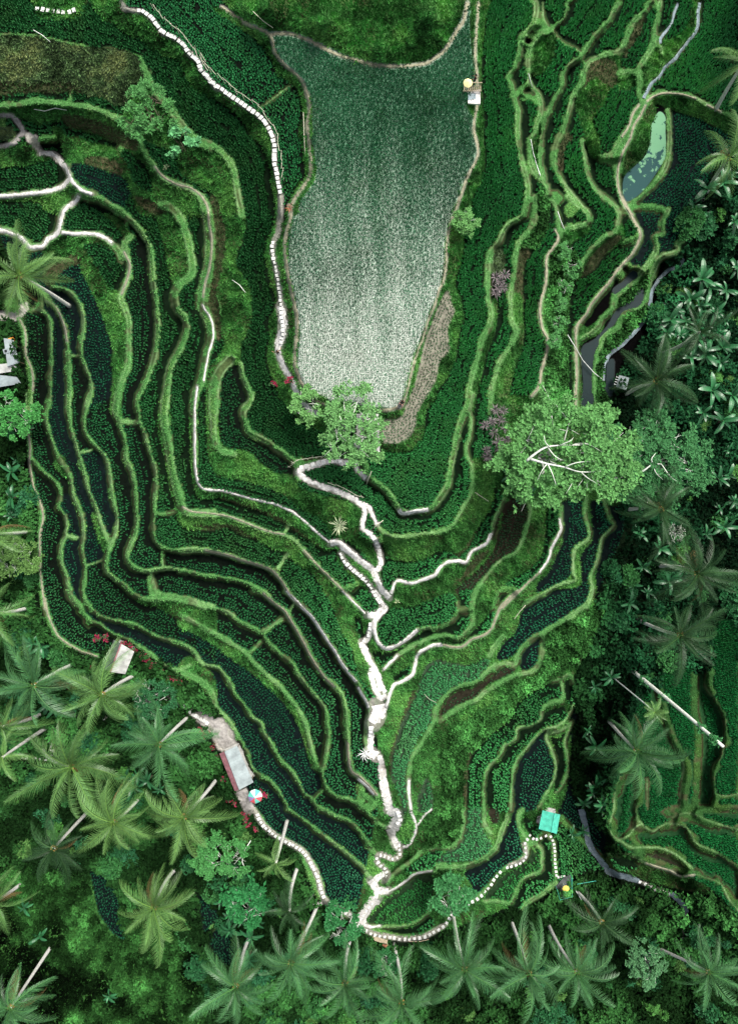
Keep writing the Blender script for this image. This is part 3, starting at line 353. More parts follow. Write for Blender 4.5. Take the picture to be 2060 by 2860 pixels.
# every plot's level: sheet, x,y list, height, plant kind
SEEDS = '''
B2 0 p 1300,800 1300,1400 1000,500 1000,1000
B1 0 p 1300,700 1500,1200 900,350 1100,1000 1250,480
C1 0 p 300,700 700,300 700,900 300,1400 820,200
C2 0 p 200,600 300,1200 560,300
B1 -1.2 r 400,350 150,200 700,600 830,1000 830,1300 300,500 780,760 600,600 550,700
A1 -1.2 r 1400,150 1600,350
B1 -1.2 r 820,1450
A1 -2.6 d 200,220 500,260 700,250 900,300 1150,400 1300,520 1400,700 1500,900 100,200 1600,1040 -100,200
B1 -2.6 d 200,850 450,1000 560,1300 600,1550 30,650 100,900 500,1150
B2 -2.6 d 600,200 600,450 600,600 600,900 570,1200 600,1450 680,1600
B3 -2.6 d 700,200 900,400 1050,450 1000,350
B2 -3.4 r 400,1500 380,1350
B3 -3.4 r 400,200 420,60 380,340 650,500 780,580 560,420
B2 -4.0 d 200,1480 190,1600
B3 -4.0 d 170,100 170,300 170,500 200,600 300,680 500,720 700,790 900,900 1050,1000 1200,1110 1300,1170 1420,1270
A1 -4.2 d 1250,1250 1350,1340 1480,1410 1180,1180
A1 -4.6 d 300,730 450,750 700,790 800,830 150,740
A2 -5.2 d 1500,200 1510,400 1500,550 1450,680 1410,780 1450,920 1500,1050 1450,1200 1390,1350 1370,1500 1380,1600
A3 -5.2 d 1370,100 1380,300 1400,500 1420,650 1430,800 1550,850
B3 -5.2 d 100,830 200,850 500,930 700,1010 900,1080 1000,1170 1150,1300 1300,1450 1450,1600
A1 -6.4 w 700,1350 600,1330 850,1450 950,1550 560,1280
A2 -6.4 d 1000,60 1100,180 1180,280 1200,420 1220,600 1260,800 1270,950 1270,1100 1230,1250 1180,1400 1150,1550
A3 -6.4 d 1130,100 1160,250 1200,420 1230,550 1260,700 1250,850 1270,1000 1300,1100 1500,1130
B3 -6.4 d 100,1080 300,1120 500,1180 700,1270 850,1350 1000,1480 1080,1580
B4 -6.4 d 950,40 1050,150 1150,300 1280,500 1350,620 1420,740 1480,830
A2 -7.6 r 1060,400 1060,550 1080,700 1090,850 1090,1000 1080,1150 1050,1300 1000,1450 960,1580
A3 -7.6 r 980,60 970,150 990,300 1040,450 1080,600 1100,750 1110,900 1100,1050 1060,1200 1120,1270 1200,1270
A3 -8.0 r 1300,1270 1450,1290 1600,1310
B3 -8.0 r 100,1290 300,1310 450,1370 600,1420 720,1520 800,1600
B4 -8.0 r 750,50 810,110
B4 -7.8 r 900,180 980,300 1050,400 1130,530 1200,620 1280,720 1310,850 1330,1000 1340,1150 1360,1280 1450,1380 1500,1450
A2 -8.8 w 560,560 600,680 680,800 720,950 760,1100 770,1250 780,1400 760,1550 500,600
A3 -8.8 r 770,100 740,250 830,350 870,450 920,650 940,850 960,1000 920,1150 880,1280 950,1380 1080,1450
A3 -9.2 r 1250,1440 1350,1450 1550,1500
B3 -9.2 r 100,1480 300,1520 500,1560 600,1620
B4 -9.2 r 200,50 400,100 550,220 680,220
B4 -9.0 r 760,350 850,450 920,560 1000,680 1100,800 1180,900 1190,1050 1190,1200 1170,1350 1200,1450 1320,1530 1450,1600
A2 -9.8 w 560,1000 550,900 560,1100
A2 -9.8 r 600,1290 610,1400 600,1550
A3 -9.8 r 590,80 580,200 620,350 640,420
A3 -9.8 w 700,550 730,700 780,850 830,1000 650,500
A4 -10.0 r 1300,110 1400,120 1550,180
B4 -10.0 r 100,170 300,280 450,360 550,400
B4 -10.0 r 620,480 720,580 850,720 950,820 1030,950 1060,1100 1060,1250
A2 -10.8 w 440,980 450,1100 450,1300 455,1500
A3 -10.8 w 430,100 440,250 480,380 530,480
A3 -10.8 w 590,600 620,720 670,880 700,1050 720,1200 690,1260
A3 -10.8 r 700,1400 720,1530 850,1550
A4 -10.8 r 800,120 950,180 1150,270 1300,320 1450,380 1580,470
B4 -10.8 w 80,340 200,420 350,520 500,650 600,720 700,850 750,950 800,1100 880,1250 950,1380 1030,1480 200,500
B5 -11.8 w 1000,30 1150,130 1280,220 1380,350
A2 -11.8 r 290,950 290,1100 310,1300 310,1450 300,1580
A3 -11.8 r 280,100 300,250 320,380 400,520 480,620 520,720
A3 -11.8 w 510,800 560,900 560,1030
A3 -11.8 w 550,1180 560,1300 590,1420 620,1500
A4 -11.8 w 780,240 900,300 1050,350 1200,430 1350,500
B4 -11.8 w 230,650 320,760 420,900 550,1080 650,1230 780,1380 880,1530 930,1620 500,1000
B5 -12.8 w 750,80 700,40 900,170 1050,280 1150,400 1200,550 1300,650 1380,600 1250,700
A3 -12.8 r 310,700 370,850 390,1000 380,1150 380,1300 400,1450 430,1580 370,750
A4 -12.8 r 430,100 450,250 550,330 650,380 720,420
B5 -10.4 r 1300,60 1400,130 1480,230 1540,290 1200,10
B4 -10.4 r 1250,1660
B5 -8.8 r 1470,10 1560,60
B4 -8.8 r 1440,1540 1520,1620
C1 -1.4 d 1100,150 1100,350 1050,550 1050,800 1080,1000 1100,1200 1120,1400 1050,1600
C2 -1.4 d 1000,100 950,300 880,500 870,700 900,900 860,1100 800,1300 700,1500
C3 -1.4 d 680,60 640,250 600,450 500,600 400,760 300,650 200,550 150,500
C1 -2.8 d 1400,180 1310,270 1260,400 1240,550 1230,650 1270,760 1310,900 1270,1050 1250,1130 1300,1300 1350,1450
C2 -2.8 d 1310,60 1290,150 1200,260 1130,350 1130,500 1150,620 1080,800 1090,950 1100,1100 1050,1200 990,1350 950,1500 930,1600
C3 -2.8 d 930,60 930,200 880,350 880,450 950,450
C2 -4.2 d 1480,120 1480,300 1400,400 1330,550 1330,700 1310,850 1310,1000 1330,1150 1290,1300 1250,1450 1200,1550
C1 -4.2 d 1480,1500
D1 -4.2 d 100,180 50,280 300,430 200,560 130,650 180,780 30,700
D1 -5.4 d 430,180 380,300 600,60 520,200
D1 -4.4 d 230,130
D1 -4.2 d 310,360 350,420
D1 -5.4 d 380,560 330,680 280,800 220,950 190,1100 190,1300 250,1450 330,1550
D1 -5.4 d 420,520
D2 -5.4 d 330,100 330,180 380,140
D1 -6.4 d 720,200 650,300 560,370 820,100
D1 -6.4 d 380,1150 350,1300 420,1450 520,1560 400,1250
D2 -6.4 d 520,80 600,150 600,230 480,330 400,400
D1 -7.0 d 950,200 900,330 830,450 800,510
D1 -7.6 d 1100,80 1180,200 1220,120
D1 -8.4 d 1450,200 1400,400 1200,550 1100,650 1500,700 1040,680 1600,500
D1 -9.6 w 1200,950 1200,1150 1350,1000 1300,1300 1100,1400 950,1560 1050,1550 1600,1200
D2 -8.4 d 760,200 800,300 700,100
D2 -9.8 w 950,100 1000,150 930,300 930,420 850,530 780,620
D2 -9.0 d 500,700 380,900 360,1200 360,1500
C2 -4.6 d 1610,100
'''
# free levels inside slopes and jungle: x,y,height (survey units)
PINS = '''
750,20 2.2|900,60 2.4|1200,40 2.2|1060,140 1.2|700,30 1.2|-120,2300 -15|200,2300 -14|400,2600 -15|60,1300 -14.5|-100,1300 -17|20,1000 -13|-100,1000 -15|-100,1700 -16|100,1900 -15|300,2050 -14.5|-100,2900 -16|500,2200 -14|700,2500 -15|700,2900 -18|1000,2750 -19|1300,2800 -20|1600,2800 -21|1900,2800 -21|2150,2800 -21|-100,2600 -15|2150,560 -13|2000,700 -14.5|2150,900 -15|1900,900 -14.5|1850,1200 -15|2050,1250 -15.5|1800,1400 -14.5|2000,1500 -15.5|1800,1600 -15.5|1720,1750 -15.5|1850,1800 -15.5|1680,2000 -19|1650,2150 -19.5|1720,2250 -19|1700,2450 -20|1850,2350 -18.5|1900,2450 -18|1900,2600 -20|2100,2500 -17.5|1150,1940 -10|1200,2100 -12|1180,2250 -13.5|1250,2150 -13|1450,1990 -13.6|1350,2020 -13.4|1280,2120 -13.6|1270,2240 -14|1550,1850 -13|1075,2330 -15.5|1130,2390 -15.8|1060,2150 -11.5|300,2850 -16|1500,2600 -20.5|1200,2640 -19
'''
# walked ground: sheet, width, kind, line   (w white stone dust, t trodden tan earth, g grey concrete)
PATHS = '''
A1 42 s 930,20 960,72 1090,95 1160,150 1240,250 1330,290 1400,350 1440,410 1500,460 1540,540 1600,610 1650,680
B1 36 s 20,330 60,375 120,435 170,520 230,610 300,665 400,740 500,810 590,870 650,930 690,1000 715,1050 725,1120 725,1220 735,1290 755,1380 770,1480 772,1634
B2 44 s 775,-10 770,100 765,180 755,260 725,340 712,420 735,530 755,640 770,740 775,830
B2 80 w 775,830 785,900 790,960 790,1020 770,1100 765,1130
B2 52 w 765,1100 755,1180 785,1270 830,1350 880,1450 920,1540 1000,1620 1060,1650
B1 28 t 320,50 440,130 520,185 620,225 690,265 715,330 730,400 790,480 870,550 930,610 960,680 985,770 990,860 975,950 985,1050 995,1150 1005,1250 990,1350 930,1440 870,1530 845,1634
B1 34 t 690,265 760,255 850,260 950,290 1050,340 1150,390 1240,430 1350,460 1450,490 1550,505 1634,505
B2 28 t 840,60 850,150 825,250 805,370 815,500 835,620 860,740 885,850 900,960 895,1060 885,1150 880,1260 905,1350 950,1450 1010,1530 1080,1570 1200,1590
C1 34 t -30,455 100,490 250,505 400,500 520,480 570,450 640,400 700,320 750,230 800,160 830,20
C1 22 t 915,20 910,80 900,200 890,400 900,560 905,650
C1 22 t 905,800 885,900 880,1000 900,1080 910,1160 890,1230 840,1320 800,1430 765,1540 730,1634
C2 20 t 770,0 740,100 700,200 675,340 670,480 655,600 640,670 615,700 590,800 540,920 500,1050 450,1180 410,1320 370,1480 335,1600
C3 30 t 330,80 300,105 200,125 60,125
A1 40 v -60,880 80,880 120,910 160,960 180,1000 140,1050 80,1100 -60,1130
A1 42 w 300,1170 400,1170 460,1220 510,1290 530,1350 500,1400 430,1440 300,1465 80,1490 -60,1495
A1 32 w 530,1350 580,1410 650,1460 700,1480
A2 40 w 600,-10 560,50 500,90 470,150 455,220 430,280 370,320 330,370 290,380 230,380 170,320 80,270 -60,240
A2 34 w 470,270 560,280 640,280 740,285 800,310 850,350
A2 16 t 945,420 985,500 985,560 970,620 940,700 925,740
A2 14 t 350,790 410,820 450,880 480,950 500,1020 510,1100
A2 14 t 150,930 190,1010 200,1100 200,1200 240,1300 255,1400 250,1470
A2 16 t 1540,0 1580,80 1590,200 1610,320 1605,450 1590,560 1560,660 1545,760
A2 16 w 1540,820 1560,860 1590,900 1620,980 1620,1080 1590,1180 1570,1280 1550,1400
A1 16 t 1180,1270 1240,1340 1340,1400 1450,1430 1530,1490 1565,1550
A3 14 t 210,240 230,400 225,520 240,620 260,720 300,800 325,890 330,950 310,1050 305,1150 305,1300 320,1450 345,1634
A4 12 t 345,60 365,170 400,260 450,350 530,410 620,460 740,500
B3 20 w 140,-60 125,60 120,150 120,300 120,450 130,600 160,700 230,730 350,740 450,770 560,800 700,830 830,880 920,940 1000,1010 1080,1080 1140,1130
B3 12 t 30,860 100,895 250,910 370,930 480,970 580,1010 700,1050 800,1070
B3 14 t 950,1190 1040,1290 1120,1370 1200,1450 1290,1540 1380,1634
B4 18 w 1240,0 1320,80 1390,150 1410,175
B3 18 t 200,1190 380,1230 480,1265 600,1300 700,1340 770,1410 820,1490 880,1570 950,1634
B4 24 w 815,0 860,50 930,120 1010,200 1070,290 1130,380 1190,470 1240,560 1310,650 1345,690
B4 20 w 1360,735 1390,790 1420,840 1440,890
B4 16 t 640,20 720,90 800,150 850,230 900,310 950,400 1000,500 1050,580 1110,660 1180,730
B4 18 t 1280,1150 1290,1280 1310,1370 1380,1420 1450,1490 1500,1550
B3 52 w 1340,520 1250,520 1180,510 1100,520 1000,550 920,580 900,600
B3 52 w 900,590 960,650 1050,690 1200,740 1330,800 1400,850
B3 44 w 1340,470 1345,560 1380,610 1420,640
B3 40 w 1390,840 1440,860 1470,920 1510,990
B3 44 w 1400,850 1410,900 1400,960 1395,1020 1450,1060
B3 44 w 1450,1060 1490,1110 1510,1170 1530,1230 1530,1300 1500,1350
B3 56 w 1150,1140 1210,1130 1250,1165 1330,1230 1400,1290 1470,1340 1510,1420 1540,1490 1600,1550
B3 44 s 1230,1210 1270,1290 1350,1360 1430,1430 1480,1510 1540,1600 1560,1640
B4 44 w 1480,0 1530,80 1565,130 1510,200 1460,270 1440,350 1400,390
B4 60 w 1560,130 1480,185 1430,185
B4 52 w 1385,390 1410,450 1450,530 1490,610 1520,690 1545,760
B4 46 w 1455,620 1475,700 1500,770 1530,815 1580,800
B4 130 w 1500,870 1510,940 1475,1010
B4 46 w 1455,1030 1455,1130 1450,1220
B4 90 w 1450,1220 1500,1260
B4 46 w 1520,1250 1545,1350 1550,1450 1590,1560 1600,1650
C3 26 w 250,1520 270,1460 300,1420 400,1440 480,1415 580,1380 620,1320 680,1280 760,1270 820,1280 860,1200 920,1170 980,1130 1010,1060
C3 20 w 1530,950 1540,1030 1505,1100 1465,1180 1445,1260 1375,1360
C3 14 t 1375,1360 1295,1430 1195,1530 1095,1630
C3 30 w 310,880 340,910 430,895 530,880
C4 30 w 125,230 125,320 160,400 220,440 320,400 400,340 450,300
C4 24 w 190,600 240,550 300,490
C4 26 w 210,890 235,800 270,720 330,690 410,640 430,570 450,490 500,450 570,415 640,410
C4 16 t 640,410 730,430 800,420 860,370 950,340 1010,290 1040,220 1080,130 1150,50 1210,0
C4 24 w 385,1440 385,1530 400,1668
C5 22 w 400,20 440,130 410,230 370,280 340,290
C5 14 w 560,0 500,50 450,120
C4 20 w 0,1430 60,1480 120,1550
C4 60 w 180,1350 190,1450 210,1560 230,1668
C5 80 w 230,0 300,40 290,100 250,150
C5 60 w 240,150 260,210 290,280 320,290
C5 44 s 310,290 310,350 260,375 180,345 140,370 150,410 190,440 225,490 210,530 190,545
C5 44 w 200,490 150,520 110,580 140,620 130,680
C5 60 w 90,540 120,580 170,620 230,620
C5 70 w 150,680 90,730 50,790 10,840 40,880
C5 20 w 40,880 100,895 170,890
C5 16 w 230,630 300,590 370,540 420,500 480,480 560,470
B5 44 s 560,0 600,60 650,130 720,190 800,240 900,290 960,340 990,390 1030,460 1060,540 1080,620 1110,690 1180,740 1260,780 1320,820 1360,860
B5 26 w 1090,715 1040,725 1010,745
C5 40 s 0,880 60,920 130,950 240,970 340,985 430,980 520,960 600,915 660,880
C5 34 s 1150,430 1220,400 1270,360 1270,300 1260,260
B4 110 v 170,950 260,1010 330,1100 370,1190
B4 90 v 470,1520 510,1600 540,1668
A4 40 s 1270,780 1370,850 1460,930 1560,1000 1620,1060
D1 16 t 880,795 830,870 800,960 750,1040
D1 14 t 930,800 890,880 840,960 810,1060 760,1150 730,1240 715,1340 730,1460 770,1560 830,1634
D1 14 t 940,770 1000,730 1080,708 1200,718 1310,750
D1 18 t 1400,800 1500,850
D2 18 t 745,0 790,80 840,180 885,260 885,315 835,420 775,490 705,570 655,650 595,720 515,820 475,900 415,970 398,1050 403,1200 408,1350 398,1500 394,1634
D2 20 t 240,250 265,320 225,390 180,460 176,600 163,690 135,780 128,900 145,1000 185,1090 172,1200 135,1330 120,1440 60,1520
D5 22 s 885,550 930,570 965,585 1000,603 1050,622 1085,630 1110,648
D5 20 s 1236,800 1230,835 1216,875 1211,905 1206,945 1206,990
A4 34 s 395,1055 395,1150 400,1210 402,1250
A4 26 s 180,1265 240,1270 300,1278 365,1275
A4 24 s 460,875 510,882 640,925 700,935 760,962 820,968
D5 12 t 930,410 1020,440 1120,470 1200,510 1300,500
'''
CHANNELS = '''
D1 22 1180,20 1150,90 1130,170 1090,230 1045,290 1045,330
D1 24 1340,20 1330,90 1325,200 1290,270 1210,370 1150,450 1080,510 1040,580 980,630 940,700 915,745
D2 28 1220,470 1180,530 1100,560 1030,630 980,720 965,820 940,920 880,990 820,1060 760,1120 680,1180 640,1220 625,1300 620,1400
D5 46 440,0 470,120 490,230 520,300 570,370 620,430 640,470 720,500 800,520 880,550
D5 40 1110,630 1170,680 1220,740 1240,790
'''
# ---------------------------------------------------------------- levels of the ground
FPX, CX0, CY0, CAMZ = 1910.0, 1030.0, 1430.0, 82.0
GS = 2.75
X0, Y0, X1, Y1 = -140.0, -140.0, 2200.0, 3000.0
gx = np.arange(X0, X1 + .1, GS); gy = np.arange(Y0, Y1 + .1, GS)
NX, NY = len(gx), len(gy)
GX, GY = np.meshgrid(gx, gy)
def smooth_line(a, n=5, closed=False):
    m = len(a)
    if m < 3: return a
    if closed: q = np.vstack([a[-1:], a, a[:2]])
    else: q = np.vstack([2 * a[0] - a[1], a, 2 * a[-1] - a[-2]])
    out = []
    for i in range(1, len(q) - 2):
        p0, p1, p2, p3 = q[i - 1], q[i], q[i + 1], q[i + 2]
        for t in np.arange(n) / n:
            out.append(.5 * (2 * p1 + (p2 - p0) * t + (2 * p0 - 5 * p1 + 4 * p2 - p3) * t * t + (3 * p1 - p0 - 3 * p2 + p3) * t ** 3))
    if not closed: out.append(a[-1])
    return np.array(out)
def poly_mask(a):
    a = smooth_line(a, 3, True)
    i0 = max(0, int((a[:, 0].min() - X0) / GS)); i1 = min(NX, int((a[:, 0].max() - X0) / GS) + 2)
    j0 = max(0, int((a[:, 1].min() - Y0) / GS)); j1 = min(NY, int((a[:, 1].max() - Y0) / GS) + 2)
    m = np.zeros((NY, NX), bool)
    if i1 <= i0 or j1 <= j0: return m
    x = gx[i0:i1]
    for j in range(j0, j1):
        y = gy[j]; b = np.roll(a, -1, 0)
        c = ((a[:, 1] > y) != (b[:, 1] > y))
        if not c.any(): continue
        xs = np.sort(a[c, 0] + (y - a[c, 1]) * (b[c, 0] - a[c, 0]) / (b[c, 1] - a[c, 1]))
        m[j, i0:i1] = (np.searchsorted(xs, x) % 2) == 1
    return m
def line_dist(a, D, R):
    for k in range(len(a) - 1):
        p, q = a[k], a[k + 1]
        i0 = max(0, int((min(p[0], q[0]) - R - X0) / GS)); i1 = min(NX, int((max(p[0], q[0]) + R - X0) / GS) + 2)
        j0 = max(0, int((min(p[1], q[1]) - R - Y0) / GS)); j1 = min(NY, int((max(p[1], q[1]) + R - Y0) / GS) + 2)
        if i1 <= i0 or j1 <= j0: continue
        X = gx[i0:i1][None, :] - p[0]; Y = gy[j0:j1][:, None] - p[1]
        d = q - p; L2 = max(d @ d, 1e-6)
        t = np.clip((X * d[0] + Y * d[1]) / L2, 0, 1)
        dd = np.hypot(X - t * d[0], Y - t * d[1])
        D[j0:j1, i0:i1] = np.minimum(D[j0:j1, i0:i1], dd)
def rows(txt):
    return [l.split(None) for l in txt.strip().split('\n') if l.strip()]

def noise(scale, seed, octv=3):
    r = np.random.default_rng(seed); out = np.zeros((NY, NX)); amp = 1; tot = 0
    for o in range(octv):
        s = max(scale / 2 ** o / GS, 1.5)
        n = r.random((int(NY / s) + 4, int(NX / s) + 4))
        fy = np.arange(NY) / s; fx = np.arange(NX) / s
        iy = fy.astype(int); ix = fx.astype(int); ty = (fy - iy)[:, None]; tx = (fx - ix)[None, :]
        ty = ty * ty * (3 - 2 * ty); tx = tx * tx * (3 - 2 * tx)
        v = (n[iy][:, ix] * (1 - tx) + n[iy][:, ix + 1] * tx) * (1 - ty) + (n[iy + 1][:, ix] * (1 - tx) + n[iy + 1][:, ix + 1] * tx) * ty
        out += amp * v; tot += amp; amp *= .55
    return out / tot
def blur(a, n=1):
    for _ in range(n):
        p = np.pad(a, 1, mode='edge')
        a = (p[:-2, 1:-1] + p[2:, 1:-1] + p[1:-1, :-2] + p[1:-1, 2:] + 2 * p[1:-1, 1:-1]) / 6
    return a
# ragged natural edges: every outline is read through a small wobble of the ground itself
KIND = np.zeros((NY, NX), np.uint8)      # 0 plot
LET = {'g': 2, 'd': 3, 'w': 4, 'j': 5, 'b': 8, 'v': 9}
HFIX = np.full((NY, NX), np.nan); TFIX = np.zeros((NY, NX), np.uint8)
TYP = {'p': 1, 'r': 2, 'd': 3, 'w': 4, 'm': 5, 'l': 6, 'b': 7, 'g': 8, 'o': 9}
for r in rows(BANKS):
    KIND[poly_mask(P(r[0], ' '.join(r[2:])))] = LET[r[1]]
for r in rows(PLOTS):
    m = poly_mask(P(r[0], ' '.join(r[3:])))
    KIND[m] = 0; HFIX[m] = float(r[1]); TFIX[m] = TYP[r[2]]
DS = np.full((NY, NX), 99.0)
for r in rows(STRIPS):
    a = smooth_line(P(r[0], ' '.join(r[2:])))
    w = float(r[1]) * KS / 2
    D = np.full((NY, NX), 99.0); line_dist(a, D, w + 6)
    DS = np.minimum(DS, D - w)
wob = (noise(30, 3, 2) - .5) * 9 + (noise(8, 4, 2) - .5) * 5
m = (DS + wob < 0) & (KIND != 5); m |= (DS + wob < -3)
KIND[m] = 1; HFIX[m] = np.nan
WAT = np.zeros((NY, NX), np.uint8)
for k, r in enumerate(rows(WATERS)):
    m = poly_mask(P(r[0], ' '.join(r[3:])))
    KIND[m] = 6; HFIX[m] = float(r[1]); WAT[m] = {'pond': 2, 'stream': 1, 'wet': 1}[r[2]]
# spread each plot's level from its seeds
H = HFIX.copy(); T = TFIX.copy()
free = (KIND == 0)
for r in rows(SEEDS):
    a = P(r[0], ' '.join(r[3:]))
    for x, y in a:
        i = int((x - X0) / GS); j = int((y - Y0) / GS)
        if 0 <= i < NX and 0 <= j < NY:
            s = (slice(max(0, j - 1), j + 2), slice(max(0, i - 1), i + 2))
            f = free[s] & np.isnan(H[s])
            H[s][f] = float(r[1]); T[s][f] = TYP[r[2]]
for it in range(420):
    todo = free & np.isnan(H)
    if not todo.any(): break
    for dy, dx in ((0, 1), (0, -1), (1, 0), (-1, 0)):
        Hn = np.roll(H, (dy, dx), (0, 1)); Tn = np.roll(T, (dy, dx), (0, 1))
        f = todo & ~np.isnan(Hn)
        H[f] = Hn[f]; T[f] = Tn[f]
        todo = todo & ~f
Hq = np.where(np.isnan(H), 99, H)
step = np.zeros_like(free)
for dy, dx in ((0, 1), (1, 0)):
    Hs = np.roll(Hq, (dy, dx), (0, 1))
    step |= (Hq < 90) & (Hs < 90) & (abs(Hq - Hs) > .15)
for _ in range(4):
    p = np.pad(step, 1); step = p[1:-1, 1:-1] | p[:-2, 1:-1] | p[2:, 1:-1] | p[1:-1, :-2] | p[1:-1, 2:]
step &= (KIND == 0); KIND[step] = 1; H[step] = np.nan; free &= ~step
lost = free & np.isnan(H)
KIND[lost] = 1
PLOT = (KIND == 0)
# nearest plot level and the distance to it, for banks
HN = H.copy(); DN = np.where(np.isnan(H), 0, 0.0)
for it in range(400):
    todo = np.isnan(HN)
    if not todo.any(): break
    new = HN.copy()
    acc = np.zeros_like(HN); cnt = np.zeros_like(HN)
    sh = ((0, 1), (0, -1), (1, 0), (-1, 0)) if it % 2 == 0 else ((0, 1), (0, -1), (1, 0), (-1, 0), (1, 1), (1, -1), (-1, 1), (-1, -1))
    for dy, dx in sh:
        Hq = np.roll(HN, (dy, dx), (0, 1)); f = todo & ~np.isnan(Hq)
        f2 = f & (cnt == 0)
        new[f2] = Hq[f2]; cnt[f] += 1
    f = todo & (cnt > 0); DN[f] = it + 1
    HN = new
HN = np.where(np.isnan(HN), -14, HN)
# slopes: relax between fixed levels, coarse to fine
fix = ~np.isnan(H); val = np.where(fix, H, 0)
for q in PINS.strip().split('|'):
    xy, h = q.split(); x, y = [float(v) for v in xy.split(',')]
    i = int((x - X0) / GS); j = int((y - Y0) / GS)
    if 0 <= i < NX and 0 <= j < NY:
        s = (slice(max(0, j - 3), j + 4), slice(max(0, i - 3), i + 4))
        f = ~fix[s]; val[s][f] = float(h); fix[s] |= f
L = None
for lv in (16, 8, 4, 2, 1):
    ny, nx = -(-NY // lv), -(-NX // lv)
    pf = np.pad(fix, ((0, ny * lv - NY), (0, nx * lv - NX))).reshape(ny, lv, nx, lv)
    pv = np.pad(val, ((0, ny * lv - NY), (0, nx * lv - NX))).reshape(ny, lv, nx, lv)
    c = pf.sum((1, 3)); v = (pv * pf).sum((1, 3)) / np.maximum(c, 1)
    hf = c > 0
    if L is None: L = np.full((ny, nx), -12.0)
    else: L = np.repeat(np.repeat(L, 2, 0), 2, 1)[:ny, :nx]
    L[hf] = v[hf]
    for _ in range(260 if lv > 2 else (90 if lv == 2 else 50)):
        p = np.pad(L, 1, mode='edge')
        L = np.where(hf, v, (p[:-2, 1:-1] + p[2:, 1:-1] + p[1:-1, :-2] + p[1:-1, 2:]) / 4)
Z = L.copy()
hi = (HN > L); strip = (KIND == 1)
prof = np.where(hi, HN + .12, HN + (L - HN) * 2.0)
Z = np.where(strip, prof, Z)
nar = ((KIND == 2) | (KIND == 8)) & (DN < 9)
wk = np.clip(1 - DN / 9.0, 0, 1) * .0
Zs = blur(Z, 2)
Z = np.where(PLOT | (KIND == 6), Z, Zs)
rough = {1: .14, 2: .55, 3: .30, 4: .75, 5: .9, 8: .4, 9: .25}
nz = noise(34, 11, 4) - .5; nz2 = noise(9, 12, 2) - .5
RA = np.zeros((NY, NX))
for k, a in rough.items(): RA[KIND == k] = a
RA = blur(RA, 3)
Z = Z + RA * (nz * 1.3 + nz2 * .8)
Z = Z * 1.5; HZ = H * 1.5
# paths and channels as masks
PD = {}
PM = np.full((NY, NX), 99.0); PK = np.zeros((NY, NX), np.uint8)
PLINES = []
for r in rows(PATHS):
    a = smooth_line(P(r[0], ' '.join(r[3:])), 6)
    PLINES.append((a, float(r[1]) * KS / 2, r[2]))
    D = np.full((NY, NX), 99.0); line_dist(a, D, float(r[1]) * KS / 2 + 12)
    PM = np.minimum(PM, D - float(r[1]) * KS / 2)
Zb = blur(Z, 8)
wpt = np.clip(1 - PM / 6.0, 0, 1)
Z = Z * (1 - wpt) + Zb * wpt
CH = np.full((NY, NX), 99.0); CLINES = []
for r in rows(CHANNELS):
    a = smooth_line(P(r[0], ' '.join(r[2:])), 6); w = float(r[1]) * KS / 2
    CLINES.append((a, w))
    D = np.full((NY, NX), 99.0); line_dist(a, D, w + 10)
    CH = np.minimum(CH, D - w)
Z = np.where(CH < 8, blur(Z, 6) - .45 * np.clip(1 - CH / 4.0, 0, 1), Z)
def zat(x, y):
    fx = np.clip((np.asarray(x, float) - X0) / GS, 0, NX - 1.001); fy = np.clip((np.asarray(y, float) - Y0) / GS, 0, NY - 1.001)
    i = fx.astype(int); j = fy.astype(int); tx = fx - i; ty = fy - j
    return (Z[j, i] * (1 - tx) + Z[j, i + 1] * tx) * (1 - ty) + (Z[j + 1, i] * (1 - tx) + Z[j + 1, i + 1] * tx) * ty
def at(x, y, z=None):
    """survey point -> metres on the ground (or at height z)"""
    if z is None: z = zat(x, y)
    s = (CAMZ - z) / FPX
    return np.stack([(np.asarray(x, float) - CX0) * s, -(np.asarray(y, float) - CY0) * s, np.asarray(z, float) + 0 * s], -1)
# ---------------------------------------------------------------- helpers
def tag(o, label=None, cat=None, group=None, kind=None):
    if label: o['label'] = label
    if cat: o['category'] = cat
    if group: o['group'] = group
    if kind: o['kind'] = kind
    return o
def link(name, me, mat=None, parent=None):
    o = bpy.data.objects.new(name, me); COL.objects.link(o)
    if mat and not me.materials: me.materials.append(mat)
    if parent: o.parent = parent
    return o
def empty(name, loc, label, cat, group=None, rz=0.0):
    o = bpy.data.objects.new(name, None); COL.objects.link(o); o.location = loc; o.rotation_euler = (0, 0, rz)
    o.empty_display_size = .3
    return tag(o, label, cat, group)
def np_mesh(name, V, F, col=None, smooth=False):
    """V (n,3); F (m,3) or (m,4); col (n,3) per-vertex albedo factor"""
    V = np.asarray(V, np.float32); F = np.asarray(F, np.int32)
    me = bpy.data.meshes.new(name)
    k = F.shape[1]
    me.vertices.add(len(V)); me.vertices.foreach_set('co', V.ravel())
    me.loops.add(F.size); me.loops.foreach_set('vertex_index', F.ravel())
    me.polygons.add(len(F)); me.polygons.foreach_set('loop_start', np.arange(0, F.size, k, dtype=np.int32))
    me.polygons.foreach_set('loop_total', np.full(len(F), k, np.int32))
    if col is not None:
        a = me.color_attributes.new('tint', 'FLOAT_COLOR', 'POINT')
        c = np.ones((len(V), 4), np.float32); c[:, :np.asarray(col).shape[1]] = col
        a.data.foreach_set('color', c.ravel())
    me.update(calc_edges=True)
    me.polygons.foreach_set('use_smooth', np.full(len(F), smooth, bool))
    return me
